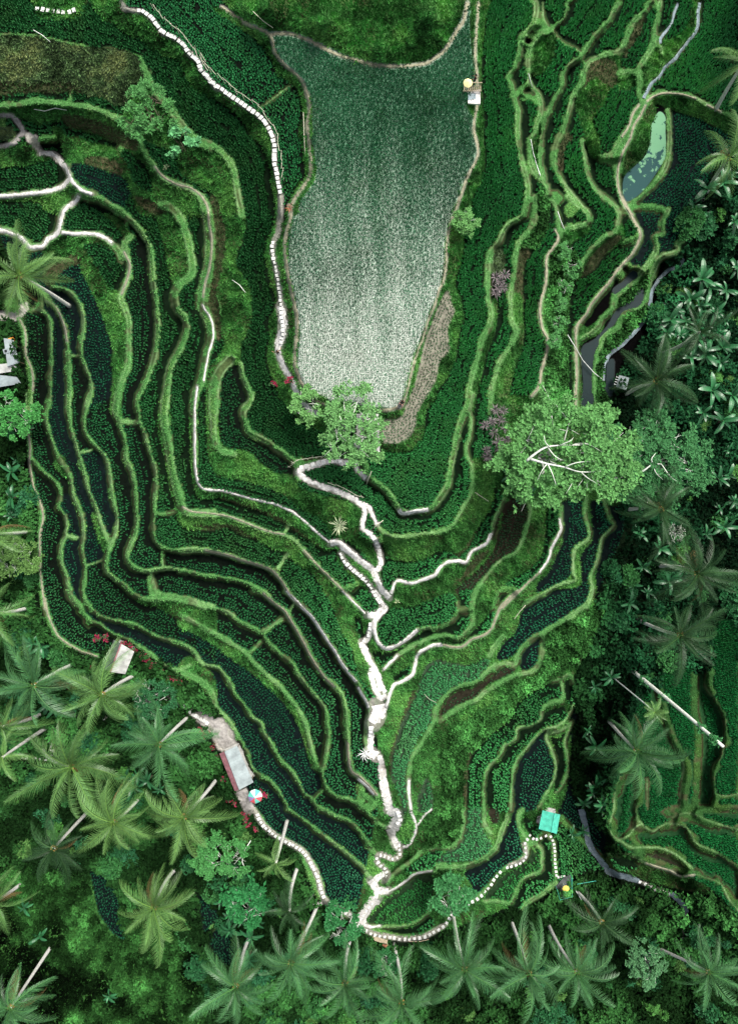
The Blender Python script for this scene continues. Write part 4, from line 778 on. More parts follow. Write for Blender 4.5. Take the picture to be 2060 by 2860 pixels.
class MB:
    def __init__(s): s.v = []; s.f = []
    def box(s, c, size, rz=0.0, M=None):
        x, y, z = [q / 2 for q in size]
        R = Matrix.Rotation(rz, 3, 'Z') if M is None else M
        b = len(s.v)
        for p in ((-x, -y, -z), (x, -y, -z), (x, y, -z), (-x, y, -z), (-x, -y, z), (x, -y, z), (x, y, z), (-x, y, z)):
            s.v.append(tuple(R @ Vector(p) + Vector(c)))
        for q in ((0, 3, 2, 1), (4, 5, 6, 7), (0, 1, 5, 4), (1, 2, 6, 5), (2, 3, 7, 6), (3, 0, 4, 7)): s.f.append([b + i for i in q])
        return s
    def slab(s, quad, t):
        q = [Vector(p) for p in quad]; n = (q[1] - q[0]).cross(q[3] - q[0]).normalized() * t
        if n.z < 0: n = -n
        b = len(s.v)
        for p in q: s.v.append(tuple(p))
        for p in q: s.v.append(tuple(p + n))
        for f in ((0, 3, 2, 1), (4, 5, 6, 7), (0, 1, 5, 4), (1, 2, 6, 5), (2, 3, 7, 6), (3, 0, 4, 7)): s.f.append([b + i for i in f])
        return s
    def tube(s, pts, rad, n=6):
        pts = [Vector(p) for p in pts]; b = len(s.v)
        if not hasattr(rad, '__len__'): rad = [rad] * len(pts)
        ref = Vector((.31, .17, .93))
        for i, p in enumerate(pts):
            d = (pts[min(i + 1, len(pts) - 1)] - pts[max(i - 1, 0)]).normalized()
            if abs(d.dot(ref)) > .95: rf = Vector((1, 0, 0))
            else: rf = ref
            u = d.cross(rf).normalized(); w = d.cross(u)
            for k in range(n):
                a = 2 * math.pi * k / n
                s.v.append(tuple(p + (u * math.cos(a) + w * math.sin(a)) * rad[i]))
        for i in range(len(pts) - 1):
            for k in range(n):
                k2 = (k + 1) % n
                s.f.append([b + i * n + k, b + i * n + k2, b + (i + 1) * n + k2, b + (i + 1) * n + k])
        s.f.append([b + k for k in range(n)][::-1]); s.f.append([b + (len(pts) - 1) * n + k for k in range(n)])
        return s
    def build(s, name, mat, parent=None, smooth=False):
        me = bpy.data.meshes.new(name); me.from_pydata(s.v, [], s.f); me.update()
        if smooth: me.polygons.foreach_set('use_smooth', np.ones(len(me.polygons), bool))
        return link(name, me, mat, parent)
# ---------------------------------------------------------------- materials
def mat(name, col, rough=.6, tint=False, nscale=0, namp=.3, spec=.3, rand=0.0, bump=0, bscale=20, metal=0, trans=0.0, stretch=None):
    m = bpy.data.materials.new(name); m.use_nodes = True
    n = m.node_tree.nodes; l = m.node_tree.links; b = n['Principled BSDF']
    b.inputs['Roughness'].default_value = rough; b.inputs['Specular IOR Level'].default_value = spec; b.inputs['Metallic'].default_value = metal
    cur = n.new('ShaderNodeRGB'); cur.outputs[0].default_value = (*col, 1); cur = cur.outputs[0]
    def mul(a, bq):
        x = n.new('ShaderNodeMix'); x.data_type = 'RGBA'; x.blend_type = 'MULTIPLY'; x.inputs[0].default_value = 1
        l.new(a, x.inputs[6]); l.new(bq, x.inputs[7]); return x.outputs[2]
    if tint:
        t = n.new('ShaderNodeVertexColor'); t.layer_name = 'tint'; cur = mul(cur, t.outputs[0])
    tc = n.new('ShaderNodeTexCoord')
    src = tc.outputs['Object']
    if stretch:
        mp = n.new('ShaderNodeMapping'); mp.inputs['Scale'].default_value = stretch; l.new(src, mp.inputs[0]); src = mp.outputs[0]
    if nscale:
        tx = n.new('ShaderNodeTexNoise'); tx.inputs['Scale'].default_value = nscale; tx.inputs['Detail'].default_value = 4
        l.new(src, tx.inputs['Vector'])
        r = n.new('ShaderNodeMapRange'); r.inputs[1].default_value = .3; r.inputs[2].default_value = .7; r.inputs[3].default_value = 1 - namp; r.inputs[4].default_value = 1 + namp
        l.new(tx.outputs[0], r.inputs[0]); cur = mul(cur, r.outputs[0])
    if rand:
        oi = n.new('ShaderNodeObjectInfo'); r = n.new('ShaderNodeMapRange'); r.inputs[3].default_value = 1 - rand; r.inputs[4].default_value = 1 + rand
        l.new(oi.outputs['Random'], r.inputs[0]); cur = mul(cur, r.outputs[0])
    l.new(cur, b.inputs['Base Color'])
    if bump:
        tx = n.new('ShaderNodeTexNoise'); tx.inputs['Scale'].default_value = bscale; tx.inputs['Detail'].default_value = 3
        l.new(src, tx.inputs['Vector'])
        bp = n.new('ShaderNodeBump'); bp.inputs['Strength'].default_value = bump; bp.inputs['Distance'].default_value = .05
        l.new(tx.outputs[0], bp.inputs['Height']); l.new(bp.outputs[0], b.inputs['Normal'])
    if trans:
        td = n.new('ShaderNodeBsdfTranslucent'); l.new(cur, td.inputs[0]); mx = n.new('ShaderNodeMixShader'); mx.inputs[0].default_value = trans
        l.new(b.outputs[0], mx.inputs[1]); l.new(td.outputs[0], mx.inputs[2]); l.new(mx.outputs[0], n['Material Output'].inputs[0])
    return m
M = {}
M['leaf'] = mat('leaf', (1, 1, 1), .55, tint=True, spec=.18, trans=.25)
M['under'] = mat('under', (1, 1, 1), .7, tint=True, spec=.03, trans=.15)
M['rice'] = mat('rice', (1, 1, 1), .6, tint=True, spec=.06)
M['frond_yellow'] = mat('frond_yellow', (.125, .265, .075), .4, tint=True, spec=.4, rand=.3, trans=.2)
M['frond_cool'] = mat('frond_cool', (.070, .205, .075), .36, tint=True, spec=.45, rand=.35, trans=.2)
M['frond_dry'] = mat('frond_dry', (.19, .13, .06), .7, tint=True, spec=.1, rand=.3)
M['frond'] = mat('frond', (.115, .255, .075), .36, tint=True, spec=.4, rand=.3, trans=.2)
M['frond_dark'] = mat('frond_dark', (.030, .085, .030), .45, tint=True, spec=.4, rand=.3, trans=.2)  # darker green paints in the dimmer light on mostly right-hand palms
M['banana'] = mat('banana', (.020, .12, .040), .35, tint=True, spec=.5, rand=.35, trans=.15)
M['bark'] = mat('bark', (.62, .62, .58), .8, nscale=3, namp=.3, stretch=(1, 1, 4))
M['limb'] = mat('limb', (.70, .74, .66), .8, nscale=4, namp=.25)
M['darkbark'] = mat('darkbark', (.12, .10, .07), .85, nscale=4, namp=.3)
M['dust'] = mat('dust', (.62, .605, .58), .9, nscale=2.4, namp=.38, bump=.6, bscale=7)
M['bed'] = mat('bed', (.24, .24, .20), .95, nscale=4, namp=.6, bump=.5, bscale=9)
M['earth'] = mat('earth', (.27, .26, .18), .95, nscale=3, namp=.35, bump=.5, bscale=9)
M['concrete'] = mat('concrete', (.30, .30, .30), .9, nscale=2.5, namp=.3, bump=.4, bscale=9)
M['rock'] = mat('rock', (.36, .34, .32), .9, nscale=2, namp=.4, bump=.6, bscale=6)
M['slab'] = mat('slab', (.62, .63, .60), .8, nscale=5, namp=.28, rand=.18)
M['water'] = mat('water', (.012, .024, .026), .42, spec=.05, bump=.15, bscale=4)
M['channel'] = mat('channel', (.20, .26, .29), .45, spec=.2, nscale=3, namp=.3, bump=.3, bscale=5)
M['bamboo'] = mat('bamboo', (.55, .55, .42), .6, nscale=3, namp=.2)
M['pipe'] = mat('pipe', (.75, .78, .76), .5, nscale=2, namp=.08)
# ---------------------------------------------------------------- terrain
def lin(r, g, b):
    f = lambda c: ((c / 255 + .055) / 1.055) ** 2.4 if c > 10 else c / 255 / 12.92
    return np.array([f(r), f(g), f(b)])
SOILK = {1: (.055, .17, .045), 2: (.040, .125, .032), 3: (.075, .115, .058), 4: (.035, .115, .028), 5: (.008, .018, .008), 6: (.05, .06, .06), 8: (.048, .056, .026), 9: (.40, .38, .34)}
SOILT = {1: (.40, .44, .40), 2: (.0035, .006, .004), 3: (.004, .010, .0045), 4: (.004, .008, .008), 5: (.19, .185, .145), 6: (.03, .055, .03), 7: (.014, .032, .014), 8: (.012, .045, .016), 9: (.022, .020, .013)}
C = np.zeros((NY, NX, 3)); WET = np.zeros((NY, NX))
for k, c in SOILK.items(): C[KIND == k] = c
for k, c in SOILT.items(): C[(KIND == 0) & (T == k)] = c
WET[(KIND == 0)] = .15; WET[(KIND == 0) & (T == 4)] = .42; WET[(KIND == 0) & (T == 1)] = .3; WET[KIND == 6] = .6; WET[(KIND == 0) & (T == 2)] = .25
for q in range(3): C[..., q] = blur(C[..., q], 1)
n1 = noise(60, 21, 4); n2 = noise(14, 22, 3); n3 = noise(180, 23, 3); n4 = noise(240, 24, 2)
gr = np.isin(KIND, (1, 2, 3, 4))
mott = .48 + .95 * np.clip((n1 * .7 + n2 * .3 - .36) * 4.2, 0, 1)
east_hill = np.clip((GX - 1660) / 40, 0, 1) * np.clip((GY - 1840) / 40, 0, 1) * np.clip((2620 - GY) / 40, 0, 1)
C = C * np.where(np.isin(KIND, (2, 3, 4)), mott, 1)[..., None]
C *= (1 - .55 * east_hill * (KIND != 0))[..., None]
yel = np.clip((n1 - .5) * 5, 0, 1) * gr
C = C * (1 + (n2 - .5)[..., None] * .5)
C += yel[..., None] * np.array([.020, .025, .0]) * .5
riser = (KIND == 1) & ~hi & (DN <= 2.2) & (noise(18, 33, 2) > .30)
C[riser] = C[riser] * .15 + .85 * np.array([.030, .026, .014])  # brown earth of the cut face, darkened to paint the shade under each bund
mudp = (KIND == 1) * np.clip((noise(26, 34, 3) - .57) * 7, 0, 1) * .7
C = C * (1 - mudp[..., None]) + mudp[..., None] * np.array([.060, .058, .030])
crest = np.clip(1 - abs(DS + 5) / 4.0, 0, 1) * (KIND == 1) * (.35 + 1.1 * np.clip((n1 - .42) * 4, 0, 1))
C = C * (1 - .55 * crest[..., None]) + crest[..., None] * .55 * np.array([.20, .35, .15])
gm = np.isin(KIND, (2, 8)) * np.clip((noise(45, 31, 3) - .56) * 8, 0, 1)
C = C * (1 - .5 * gm[..., None]) + gm[..., None] * .5 * np.array([.075, .065, .035])
# painted sky reflection in the big plot's silty water, fading towards its planted head
_r1 = np.random.default_rng(8).random(400); _q = (GX - .06 * GY + 60 * (n3 - .5)) / 16.0 + 40; _i = np.clip(_q.astype(int), 0, 398); streak = (_r1[_i] * (1 - (_q - _i)) + _r1[_i + 1] * (_q - _i)) - .5
up = np.clip((GY - 340) / 640.0 + (n3 - .5) * .30 + (n1 - .5) * .22 + streak * .30, 0, 1) * (T == 1) * PLOT
C = np.where(((T == 1) & PLOT)[..., None], np.array([.09, .19, .12]) * (1 - up[..., None]) + np.array([.40, .44, .39]) * up[..., None], C)
sand = np.clip(1 - np.maximum(PM, 0) / 2.5, 0, 1)
C = C * (1 - .5 * sand[..., None]) + .5 * sand[..., None] * np.array([.35, .34, .30])
SC_ = (CAMZ - Z) / FPX
WX = (GX - CX0) * SC_; WY = -(GY - CY0) * SC_
# stretch the rim out to the horizon
def rimmed(a, f): 
    a = a.copy(); a[0, :] = f(a[0, :]); a[-1, :] = f(a[-1, :]); a[1:-1, 0] = f(a[1:-1, 0]); a[1:-1, -1] = f(a[1:-1, -1]); return a
WX = rimmed(WX, lambda v: v * 7); WY = rimmed(WY, lambda v: v * 6)
for a_ in (C[:3], C[-3:], C[:, :3], C[:, -3:]): a_[...] = (.020, .060, .018)
ZR = rimmed(Z, lambda v: v * 0 - 26.0)
V = np.stack([WX, WY, ZR], -1).reshape(-1, 3)
idx = np.arange(NX * NY).reshape(NY, NX)
F = np.stack([idx[1:, :-1], idx[1:, 1:], idx[:-1, 1:], idx[:-1, :-1]], -1).reshape(-1, 4)
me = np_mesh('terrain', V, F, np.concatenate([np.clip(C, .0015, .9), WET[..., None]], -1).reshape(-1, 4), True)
tm = bpy.data.materials.new('hill_ground'); tm.use_nodes = True
n = tm.node_tree.nodes; l = tm.node_tree.links; b = n['Principled BSDF']
vc = n.new('ShaderNodeVertexColor'); vc.layer_name = 'tint'
tc = n.new('ShaderNodeTexCoord'); tx = n.new('ShaderNodeTexNoise'); tx.inputs['Scale'].default_value = 2.2; tx.inputs['Detail'].default_value = 7; tx.inputs['Roughness'].default_value = .75
l.new(tc.outputs['Object'], tx.inputs['Vector'])
mr = n.new('ShaderNodeMapRange'); mr.inputs[1].default_value = .28; mr.inputs[2].default_value = .72; mr.inputs[3].default_value = .45; mr.inputs[4].default_value = 1.6
l.new(tx.outputs[0], mr.inputs[0])
mx = n.new('ShaderNodeMix'); mx.data_type = 'RGBA'; mx.blend_type = 'MULTIPLY'; mx.inputs[0].default_value = 1
l.new(vc.outputs[0], mx.inputs[6]); l.new(mr.outputs[0], mx.inputs[7]); l.new(mx.outputs[2], b.inputs['Base Color'])
rr = n.new('ShaderNodeMapRange'); b.inputs['Specular IOR Level'].default_value = .02; rr.inputs[3].default_value = .97; rr.inputs[4].default_value = .25; l.new(vc.outputs[1], rr.inputs[0]); l.new(rr.outputs[0], b.inputs['Roughness'])
bp = n.new('ShaderNodeBump'); bp.inputs['Strength'].default_value = .5; bp.inputs['Distance'].default_value = .12
l.new(tx.outputs[0], bp.inputs['Height']); l.new(bp.outputs[0], b.inputs['Normal'])
tag(link('terrain', me, tm), 'terraced rice hillside of grassy banks, bunds and muddy plots', 'hillside', kind='structure')
# ---------------------------------------------------------------- water, channels
for WK, r in enumerate(rows(WATERS)):
    a = smooth_line(P(r[0], ' '.join(r[3:])), 4, True); z = float(r[1]) * 1.5 + .07 + .004 * WK
    p = at(a[:, 0], a[:, 1], np.full(len(a), z))
    bm = bmesh.new(); vs = [bm.verts.new(q) for q in p]; bm.faces.new(vs)
    bmesh.ops.triangulate(bm, faces=bm.faces[:]); me = bpy.data.meshes.new('water'); bm.to_mesh(me); bm.free()
    if sum(pl.normal.z for pl in me.polygons) < 0: me.flip_normals()
    if r[2] == 'pond':
        pm = bpy.data.materials.new('pond_water'); pm.use_nodes = True; n = pm.node_tree.nodes; l = pm.node_tree.links; b = n['Principled BSDF']
        tc = n.new('ShaderNodeTexCoord'); sx = n.new('ShaderNodeSeparateXYZ'); l.new(tc.outputs['Object'], sx.inputs[0])
        nx = n.new('ShaderNodeTexNoise'); nx.inputs['Scale'].default_value = .8; nx.inputs['Detail'].default_value = 6; nx.inputs['Roughness'].default_value = .65; l.new(tc.outputs['Object'], nx.inputs['Vector'])
        mr = n.new('ShaderNodeMapRange'); y0 = float(p[:, 1].min()); y1 = float(p[:, 1].max())
        mr.inputs[1].default_value = y0 + (y1 - y0) * .34; mr.inputs[2].default_value = y0 + (y1 - y0) * .62; mr.inputs[3].default_value = -.05; mr.inputs[4].default_value = .15
        l.new(sx.outputs[1], mr.inputs[0]); ad = n.new('ShaderNodeMath'); l.new(nx.outputs[0], ad.inputs[0]); l.new(mr.outputs[0], ad.inputs[1])
        cr = n.new('ShaderNodeValToRGB'); cr.color_ramp.elements[0].position = .53; cr.color_ramp.elements[1].position = .57; l.new(ad.outputs[0], cr.inputs[0])
        mx = n.new('ShaderNodeMix'); mx.data_type = 'RGBA'; mx.inputs[6].default_value = (.010, .055, .055, 1); mx.inputs[7].default_value = (.15, .33, .19, 1); l.new(cr.outputs[0], mx.inputs[0]); l.new(mx.outputs[2], b.inputs['Base Color'])
        rr = n.new('ShaderNodeMapRange'); b.inputs['Specular IOR Level'].default_value = .04; rr.inputs[3].default_value = .42; rr.inputs[4].default_value = .8; l.new(cr.outputs[0], rr.inputs[0]); l.new(rr.outputs[0], b.inputs['Roughness'])
        tag(link('pond', me, pm), 'small pond half covered by pale green algae', 'pond', kind='structure')
    else:
        tag(link('stream', me, M['water']), 'dark shallow water between the grassy banks', 'water', kind='structure')
def ribbon(name, a, w, mt, lift, seed, rag=.22, nacr=5):
    r = np.random.default_rng(seed)
    seg = np.hypot(*np.diff(a, axis=0).T); s = np.concatenate([[0], np.cumsum(seg)])
    m = max(3, int(s[-1] / 4)); t = np.linspace(0, s[-1], m)
    c = np.stack([np.interp(t, s, a[:, 0]), np.interp(t, s, a[:, 1])], -1)
    d = np.gradient(c, axis=0); d /= np.maximum(np.hypot(d[:, 0], d[:, 1]), 1e-6)[:, None]; nrm = np.stack([-d[:, 1], d[:, 0]], -1)
    def jag(): 
        q = r.random(m + 8) - .5; q2 = np.convolve(q, np.ones(4) / 4, 'same')[:m] * 2.2 + (r.random(m) - .5) * .6; return 1 + q2 * rag
    wl, wr = w * jag(), w * jag()
    vv = []
    for k in range(nacr):
        f = k / (nacr - 1)
        q = c + nrm * ((-wl * (1 - f) + wr * f))[:, None]
        z = zat(q[:, 0], q[:, 1]); edge = -.14 if k in (0, nacr - 1) else 0
        vv.append(at(q[:, 0], q[:, 1], z + lift + edge))
    V = np.stack(vv, 1).reshape(-1, 3); i = np.arange(m * nacr).reshape(m, nacr)
    F = np.stack([i[:-1, :-1], i[:-1, 1:], i[1:, 1:], i[1:, :-1]], -1).reshape(-1, 4)
    me = np_mesh(name, V, F, None, True)
    if me.polygons[len(F) // 2].normal.z < 0: me.flip_normals()
    return link(name, me, mt)
for k, (a, w) in enumerate(CLINES):
    tag(ribbon('water_channel', a, w, M['channel'], .16 + .004 * k, 900 + k, .3), ['narrow pale water channel at the top right, leftmost of two', 'long pale water channel running down to the pond bank at the top right', 'bluish water channel winding beside the banana grove', 'foaming brook below the turquoise roof', 'short dark stretch of brook between two rows of slabs'][k], 'water channel', kind='structure')
for k, (a, w, kd) in enumerate(PLINES):
    mt = {'w': M['dust'], 't': M['earth'], 's': M['bed'], 'g': M['concrete'], 'v': M['rock']}[kd]
    lab = {'s': 'earth bed of a path laid with pale stepping slabs', 'w': 'pale stone dust footpath along the terraces', 't': 'trodden earth path on a grassy bund', 'g': 'grey concrete footpath with slabs', 'v': 'bare gravel and rock ground'}[kd]
    tag(ribbon('path', a, w, mt, .05 + .0012 * k, 100 + k, {'w': .55, 's': .3, 't': .5, 'g': .12, 'v': .4}[kd]), lab, 'path', kind='structure')
# ---------------------------------------------------------------- plants sown over the ground (uncountable)
def sow(spacing, sel, ang=None, jit=.25, seed=0):
    """points on a rotated grid in survey units, keeping those whose ground cell passes sel"""
    r = np.random.default_rng(seed)
    n_ = int(3700 / spacing)
    u = (np.arange(-n_ // 2, n_ // 2) * spacing)
    U, Vv = np.meshgrid(u, u); U = U + (r.random(U.shape) - .5) * 2 * jit * spacing; Vv = Vv + (r.random(U.shape) - .5) * 2 * jit * spacing
    a = math.radians(ang or 0)
    x = (U * math.cos(a) - Vv * math.sin(a)).ravel() + 1030; y = (U * math.sin(a) + Vv * math.cos(a)).ravel() + 1430
    m = (x > -60) & (x < 2120) & (y > -60) & (y < 2920); x = x[m]; y = y[m]
    i = np.rint((x - X0) / GS).astype(int); j = np.rint((y - Y0) / GS).astype(int)
    k = sel[j, i]
    return x[k], y[k], i[k], j[k]
def blades(px, py, hgt, spread, wid, nb, colr, seed, lift=0.0, up=.7, leafy=False):
    """nb leaf blades per point; returns V,F,C"""
    r = np.random.default_rng(seed); n = len(px)
    base = at(px, py); base[:, 2] += lift if np.isscalar(lift) else lift
    Vs, Cs = [], []
    for q in range(nb):
        az = r.random(n) * 2 * np.pi; sp = spread * (.5 + r.random(n)) if np.isscalar(spread) else spread * (.5 + r.random(n)); h = hgt * (.6 + .7 * r.random(n))
        dx, dy = np.cos(az), np.sin(az)
        wv = wid * (.7 + .6 * r.random(n))
        o = np.stack([dx * sp * .15, dy * sp * .15, 0 * dx], -1)
        mid = np.stack([dx * sp * .6, dy * sp * .6, h * .85], -1); tip = np.stack([dx * sp * 1.15, dy * sp * 1.15, h * up], -1)
        sd = np.stack([-dy * wv, dx * wv, 0 * dx], -1)
        if leafy:
            Vs += [base + o, base + mid + sd, base + tip, base + mid - sd]
        else:
            Vs += [base + o + sd * .6, base + o - sd * .6, base + mid - sd * .8 * .6, base + tip]
        c = colr * (.72 + .56 * r.random(n))[:, None]
        Cs += [c * .9, c, c * 1.1, c]
    V = np.stack(Vs, 1).reshape(-1, 3); Cc = np.stack(Cs, 1).reshape(-1, 3)
    F = np.arange(len(V)).reshape(-1, 4)
    return V, F, Cc
def stuff(name, parts, mt, label, cat):
    off = 0; Vs, Fs, Cs = [], [], []
    for V, F, c in parts:
        Vs.append(V); Fs.append(F + off); Cs.append(c); off += len(V)
    me = np_mesh(name, np.concatenate(Vs), np.concatenate(Fs), np.clip(np.concatenate(Cs), 0, 1))
    return tag(link(name, me, mt), label, cat, kind='stuff')
clear = (PM > 1) & (CH > 2)
dd = np.zeros((NY, NX))   # distance into a plot from its rim, in cells
cur = PLOT.copy()
for _ in range(6):
    p = np.pad(cur, 1); cur = p[1:-1, 1:-1] & p[:-2, 1:-1] & p[2:, 1:-1] & p[1:-1, :-2] & p[1:-1, 2:]
    dd += cur
RICE = {  # kind: spacing, angle, height, spread, width, blades, colour
    1: (5.8, 4, .22, .13, .050, 6, (.060, .250, .115)),
    2: (6.9, 8, .32, .19, .085, 9, (.044, .255, .088)),
    3: (6.6, 12, .45, .22, .092, 11, (.064, .325, .098)),
    4: (6.9, 70, .30, .18, .075, 8, (.028, .200, .095)),
    5: (7.0, 20, .18, .14, .06, 6, (.05, .13, .055)),
    6: (5.6, 35, .42, .22, .090, 10, (.070, .300, .110)),
    7: (6.3, 50, .45, .23, .085, 9, (.040, .235, .060)),
    8: (6.3, 80, .42, .23, .085, 9, (.014, .150, .040)),
    9: (7.4, 40, .32, .18, .070, 8, (.042, .130, .052))}
# how far every plot cell lies from its rim, for rows that follow the contour
ny_, nx_ = np.mgrid[0:NY, 0:NX]
sj = np.where(PLOT, -9999, ny_); si = np.where(PLOT, -9999, nx_)
bd = np.where(PLOT, 1e9, 0.0)
for st in (64, 32, 16, 8, 4, 2, 1, 1):
    for dy in (-st, 0, st):
        for dx in (-st, 0, st):
            if dy == 0 and dx == 0: continue
            a_, b_ = np.roll(sj, (dy, dx), (0, 1)), np.roll(si, (dy, dx), (0, 1))
            d_ = (a_ - ny_) ** 2.0 + (b_ - nx_) ** 2.0; d_[a_ < 0] = 1e9
            m_ = d_ < bd; bd[m_] = d_[m_]; sj[m_] = a_[m_]; si[m_] = b_[m_]
RIM = blur(np.sqrt(np.minimum(bd, 1e6)) * GS, 3)
def contour_rows(sel, p, seed):
    """plants p apart in rows at equal distances from the plot's rim"""
    r = np.random.default_rng(seed)
    x, y, i, j = sow(2.3, sel, 0, .35, seed)
    fx = np.clip((x - X0) / GS, 0, NX - 1.01); fy = np.clip((y - Y0) / GS, 0, NY - 1.01); i0 = fx.astype(int); j0 = fy.astype(int); tx = fx - i0; ty = fy - j0
    d = (RIM[j0, i0] * (1 - tx) + RIM[j0, i0 + 1] * tx) * (1 - ty) + (RIM[j0 + 1, i0] * (1 - tx) + RIM[j0 + 1, i0 + 1] * tx) * ty
    q = d / p; k = np.floor(q).astype(int); keep_ = np.abs(q - k - .5) < .15
    x, y, i, j, k = x[keep_], y[keep_], i[keep_], j[keep_], k[keep_]
    grid = {}; out = []; p1 = (p * .95) ** 2; p2 = (p * .62) ** 2
    for n_, (a_, b_, kk) in enumerate(zip(x.tolist(), y.tolist(), k.tolist())):
        ci, cj = int(a_ // p), int(b_ // p); ok = True
        for dj in (-1, 0, 1):
            for di in (-1, 0, 1):
                for (u, v, k2) in grid.get((ci + di, cj + dj), ()):
                    if (u - a_) ** 2 + (v - b_) ** 2 < (p1 if k2 == kk else p2): ok = False; break
                if not ok: break
            if not ok: break
        if ok: grid.setdefault((ci, cj), []).append((a_, b_, kk)); out.append(n_)
    out = np.array(out, int)
    return x[out], y[out], i[out], j[out]
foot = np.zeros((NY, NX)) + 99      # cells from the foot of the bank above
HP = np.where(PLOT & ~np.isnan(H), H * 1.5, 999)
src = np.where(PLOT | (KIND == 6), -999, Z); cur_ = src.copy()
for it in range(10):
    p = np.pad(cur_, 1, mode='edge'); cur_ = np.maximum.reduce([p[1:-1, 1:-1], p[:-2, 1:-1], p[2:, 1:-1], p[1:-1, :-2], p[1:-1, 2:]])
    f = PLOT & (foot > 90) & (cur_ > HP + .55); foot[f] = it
fw = 2.4 + 6.5 * noise(36, 77, 2)  # width of unplanted dark soil, also painting the shade at bank feet
parts = []
gap = noise(22, 41, 3)
for k, (sp, an, h, spd, wd, nb, c) in RICE.items():
    sel = PLOT & (T == k) & (dd >= (1 if k != 1 else 0)) & clear & (WAT == 0)
    if k in (2, 4, 9): sel &= gap > .24
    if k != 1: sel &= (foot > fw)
    x, y, i, j = sow(sp, sel, an, .20, 50 + k) if k in (1, 8) else contour_rows(sel, sp, 50 + k)
    pv = n3[j, i]; pv2 = n1[j, i]
    colr = np.array(c)[None, :] * (.6 + .8 * pv)[:, None] * (.75 + .5 * pv2)[:, None]
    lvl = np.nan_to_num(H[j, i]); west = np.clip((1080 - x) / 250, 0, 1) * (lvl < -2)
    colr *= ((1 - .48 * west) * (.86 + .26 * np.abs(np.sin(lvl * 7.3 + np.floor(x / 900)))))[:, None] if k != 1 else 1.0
    colr[:, 0] *= 1 + np.clip(pv2 - .5, 0, 1) * 1.4
    hv = h * (.55 + .9 * n1[j, i]); sv = spd
    if k == 1:
        u = up[j, i]; colr = colr * (1 + np.array([[.7, .25, .5]]) * u[:, None]); hv = hv * (1.5 - .6 * u); sv = spd * (1.7 - .9 * u)
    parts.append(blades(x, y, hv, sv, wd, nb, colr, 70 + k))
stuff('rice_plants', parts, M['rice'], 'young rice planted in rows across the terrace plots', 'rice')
parts = []
for k, sp, h, spd, wd, nb, c in ((1, 4.6, .11, .15, .045, 4, (.135, .38, .105)), (2, 5.2, .30, .30, .05, 5, (.070, .270, .060)), (3, 5.2, .28, .28, .05, 5, (.11, .20, .075)), (8, 6.5, .25, .25, .05, 4, (.055, .12, .038))):
    x, y, i, j = sow(sp, (KIND == k) & (PM > .5) & (CH > 1) & ~riser & (mudp < .4), 17 * k, .5, 90 + k)
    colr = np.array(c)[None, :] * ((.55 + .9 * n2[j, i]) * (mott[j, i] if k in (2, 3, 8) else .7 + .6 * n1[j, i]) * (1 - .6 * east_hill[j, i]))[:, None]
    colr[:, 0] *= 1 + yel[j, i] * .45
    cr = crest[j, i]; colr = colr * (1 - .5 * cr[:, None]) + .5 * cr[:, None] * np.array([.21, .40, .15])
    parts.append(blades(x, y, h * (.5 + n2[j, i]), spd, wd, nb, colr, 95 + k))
stuff('grass', parts, M['rice'], 'short grass on the bunds and terrace banks', 'grass')
# weeds and jungle undergrowth
parts = []
x, y, i, j = sow(6.5, (KIND == 4) & clear, 9, .5, 120)
hum = noise(40, 51, 3)
colr = np.array([.045, .165, .038])[None, :] * ((.3 + 1.3 * n2[j, i]) * mott[j, i] * (.5 + 1.1 * np.clip((hum[j, i] - .35) * 3, 0, 1)))[:, None]
moss = np.clip((x < 620) * (y > 2380), 0, 1)[:, None]; dk_ = np.clip((noise(120, 63, 3)[j, i] - .40) * 4.5, .06, 1.1)[:, None]
colr = colr * (1 - moss + moss * dk_ * np.array([[.62, .62, .6]]))
parts.append(blades(x, y, .35, .34, .13, 6, colr, 121, lift=.1 + 1.7 * np.clip(hum[j, i] - .42, 0, 1) * 2, up=.8, leafy=True))
stuff('weeds', parts, M['under'], 'low leafy weeds on the wider terrace slopes', 'weeds')
parts = []
dark = noise(170, 61, 3); fine = noise(30, 62, 3)
jun = (KIND == 5) & (PM > 3) & (CH > 5)
x, y, i, j = sow(8.0, jun, 31, .55, 130)
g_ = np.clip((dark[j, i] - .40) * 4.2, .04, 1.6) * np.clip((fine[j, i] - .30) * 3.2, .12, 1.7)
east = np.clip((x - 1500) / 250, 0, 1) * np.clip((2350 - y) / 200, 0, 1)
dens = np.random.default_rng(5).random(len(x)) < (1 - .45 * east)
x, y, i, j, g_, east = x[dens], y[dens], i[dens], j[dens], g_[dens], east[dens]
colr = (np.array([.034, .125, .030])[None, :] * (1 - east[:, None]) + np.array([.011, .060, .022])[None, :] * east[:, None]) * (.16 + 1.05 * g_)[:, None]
lift = .15 + 2.6 * np.clip(fine[j, i] - .40, 0, 1) * 1.8
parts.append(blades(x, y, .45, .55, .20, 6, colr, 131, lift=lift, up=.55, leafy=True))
stuff('undergrowth', parts, M['under'], 'dense leafy undergrowth on the jungle floor around the terraces', 'undergrowth')
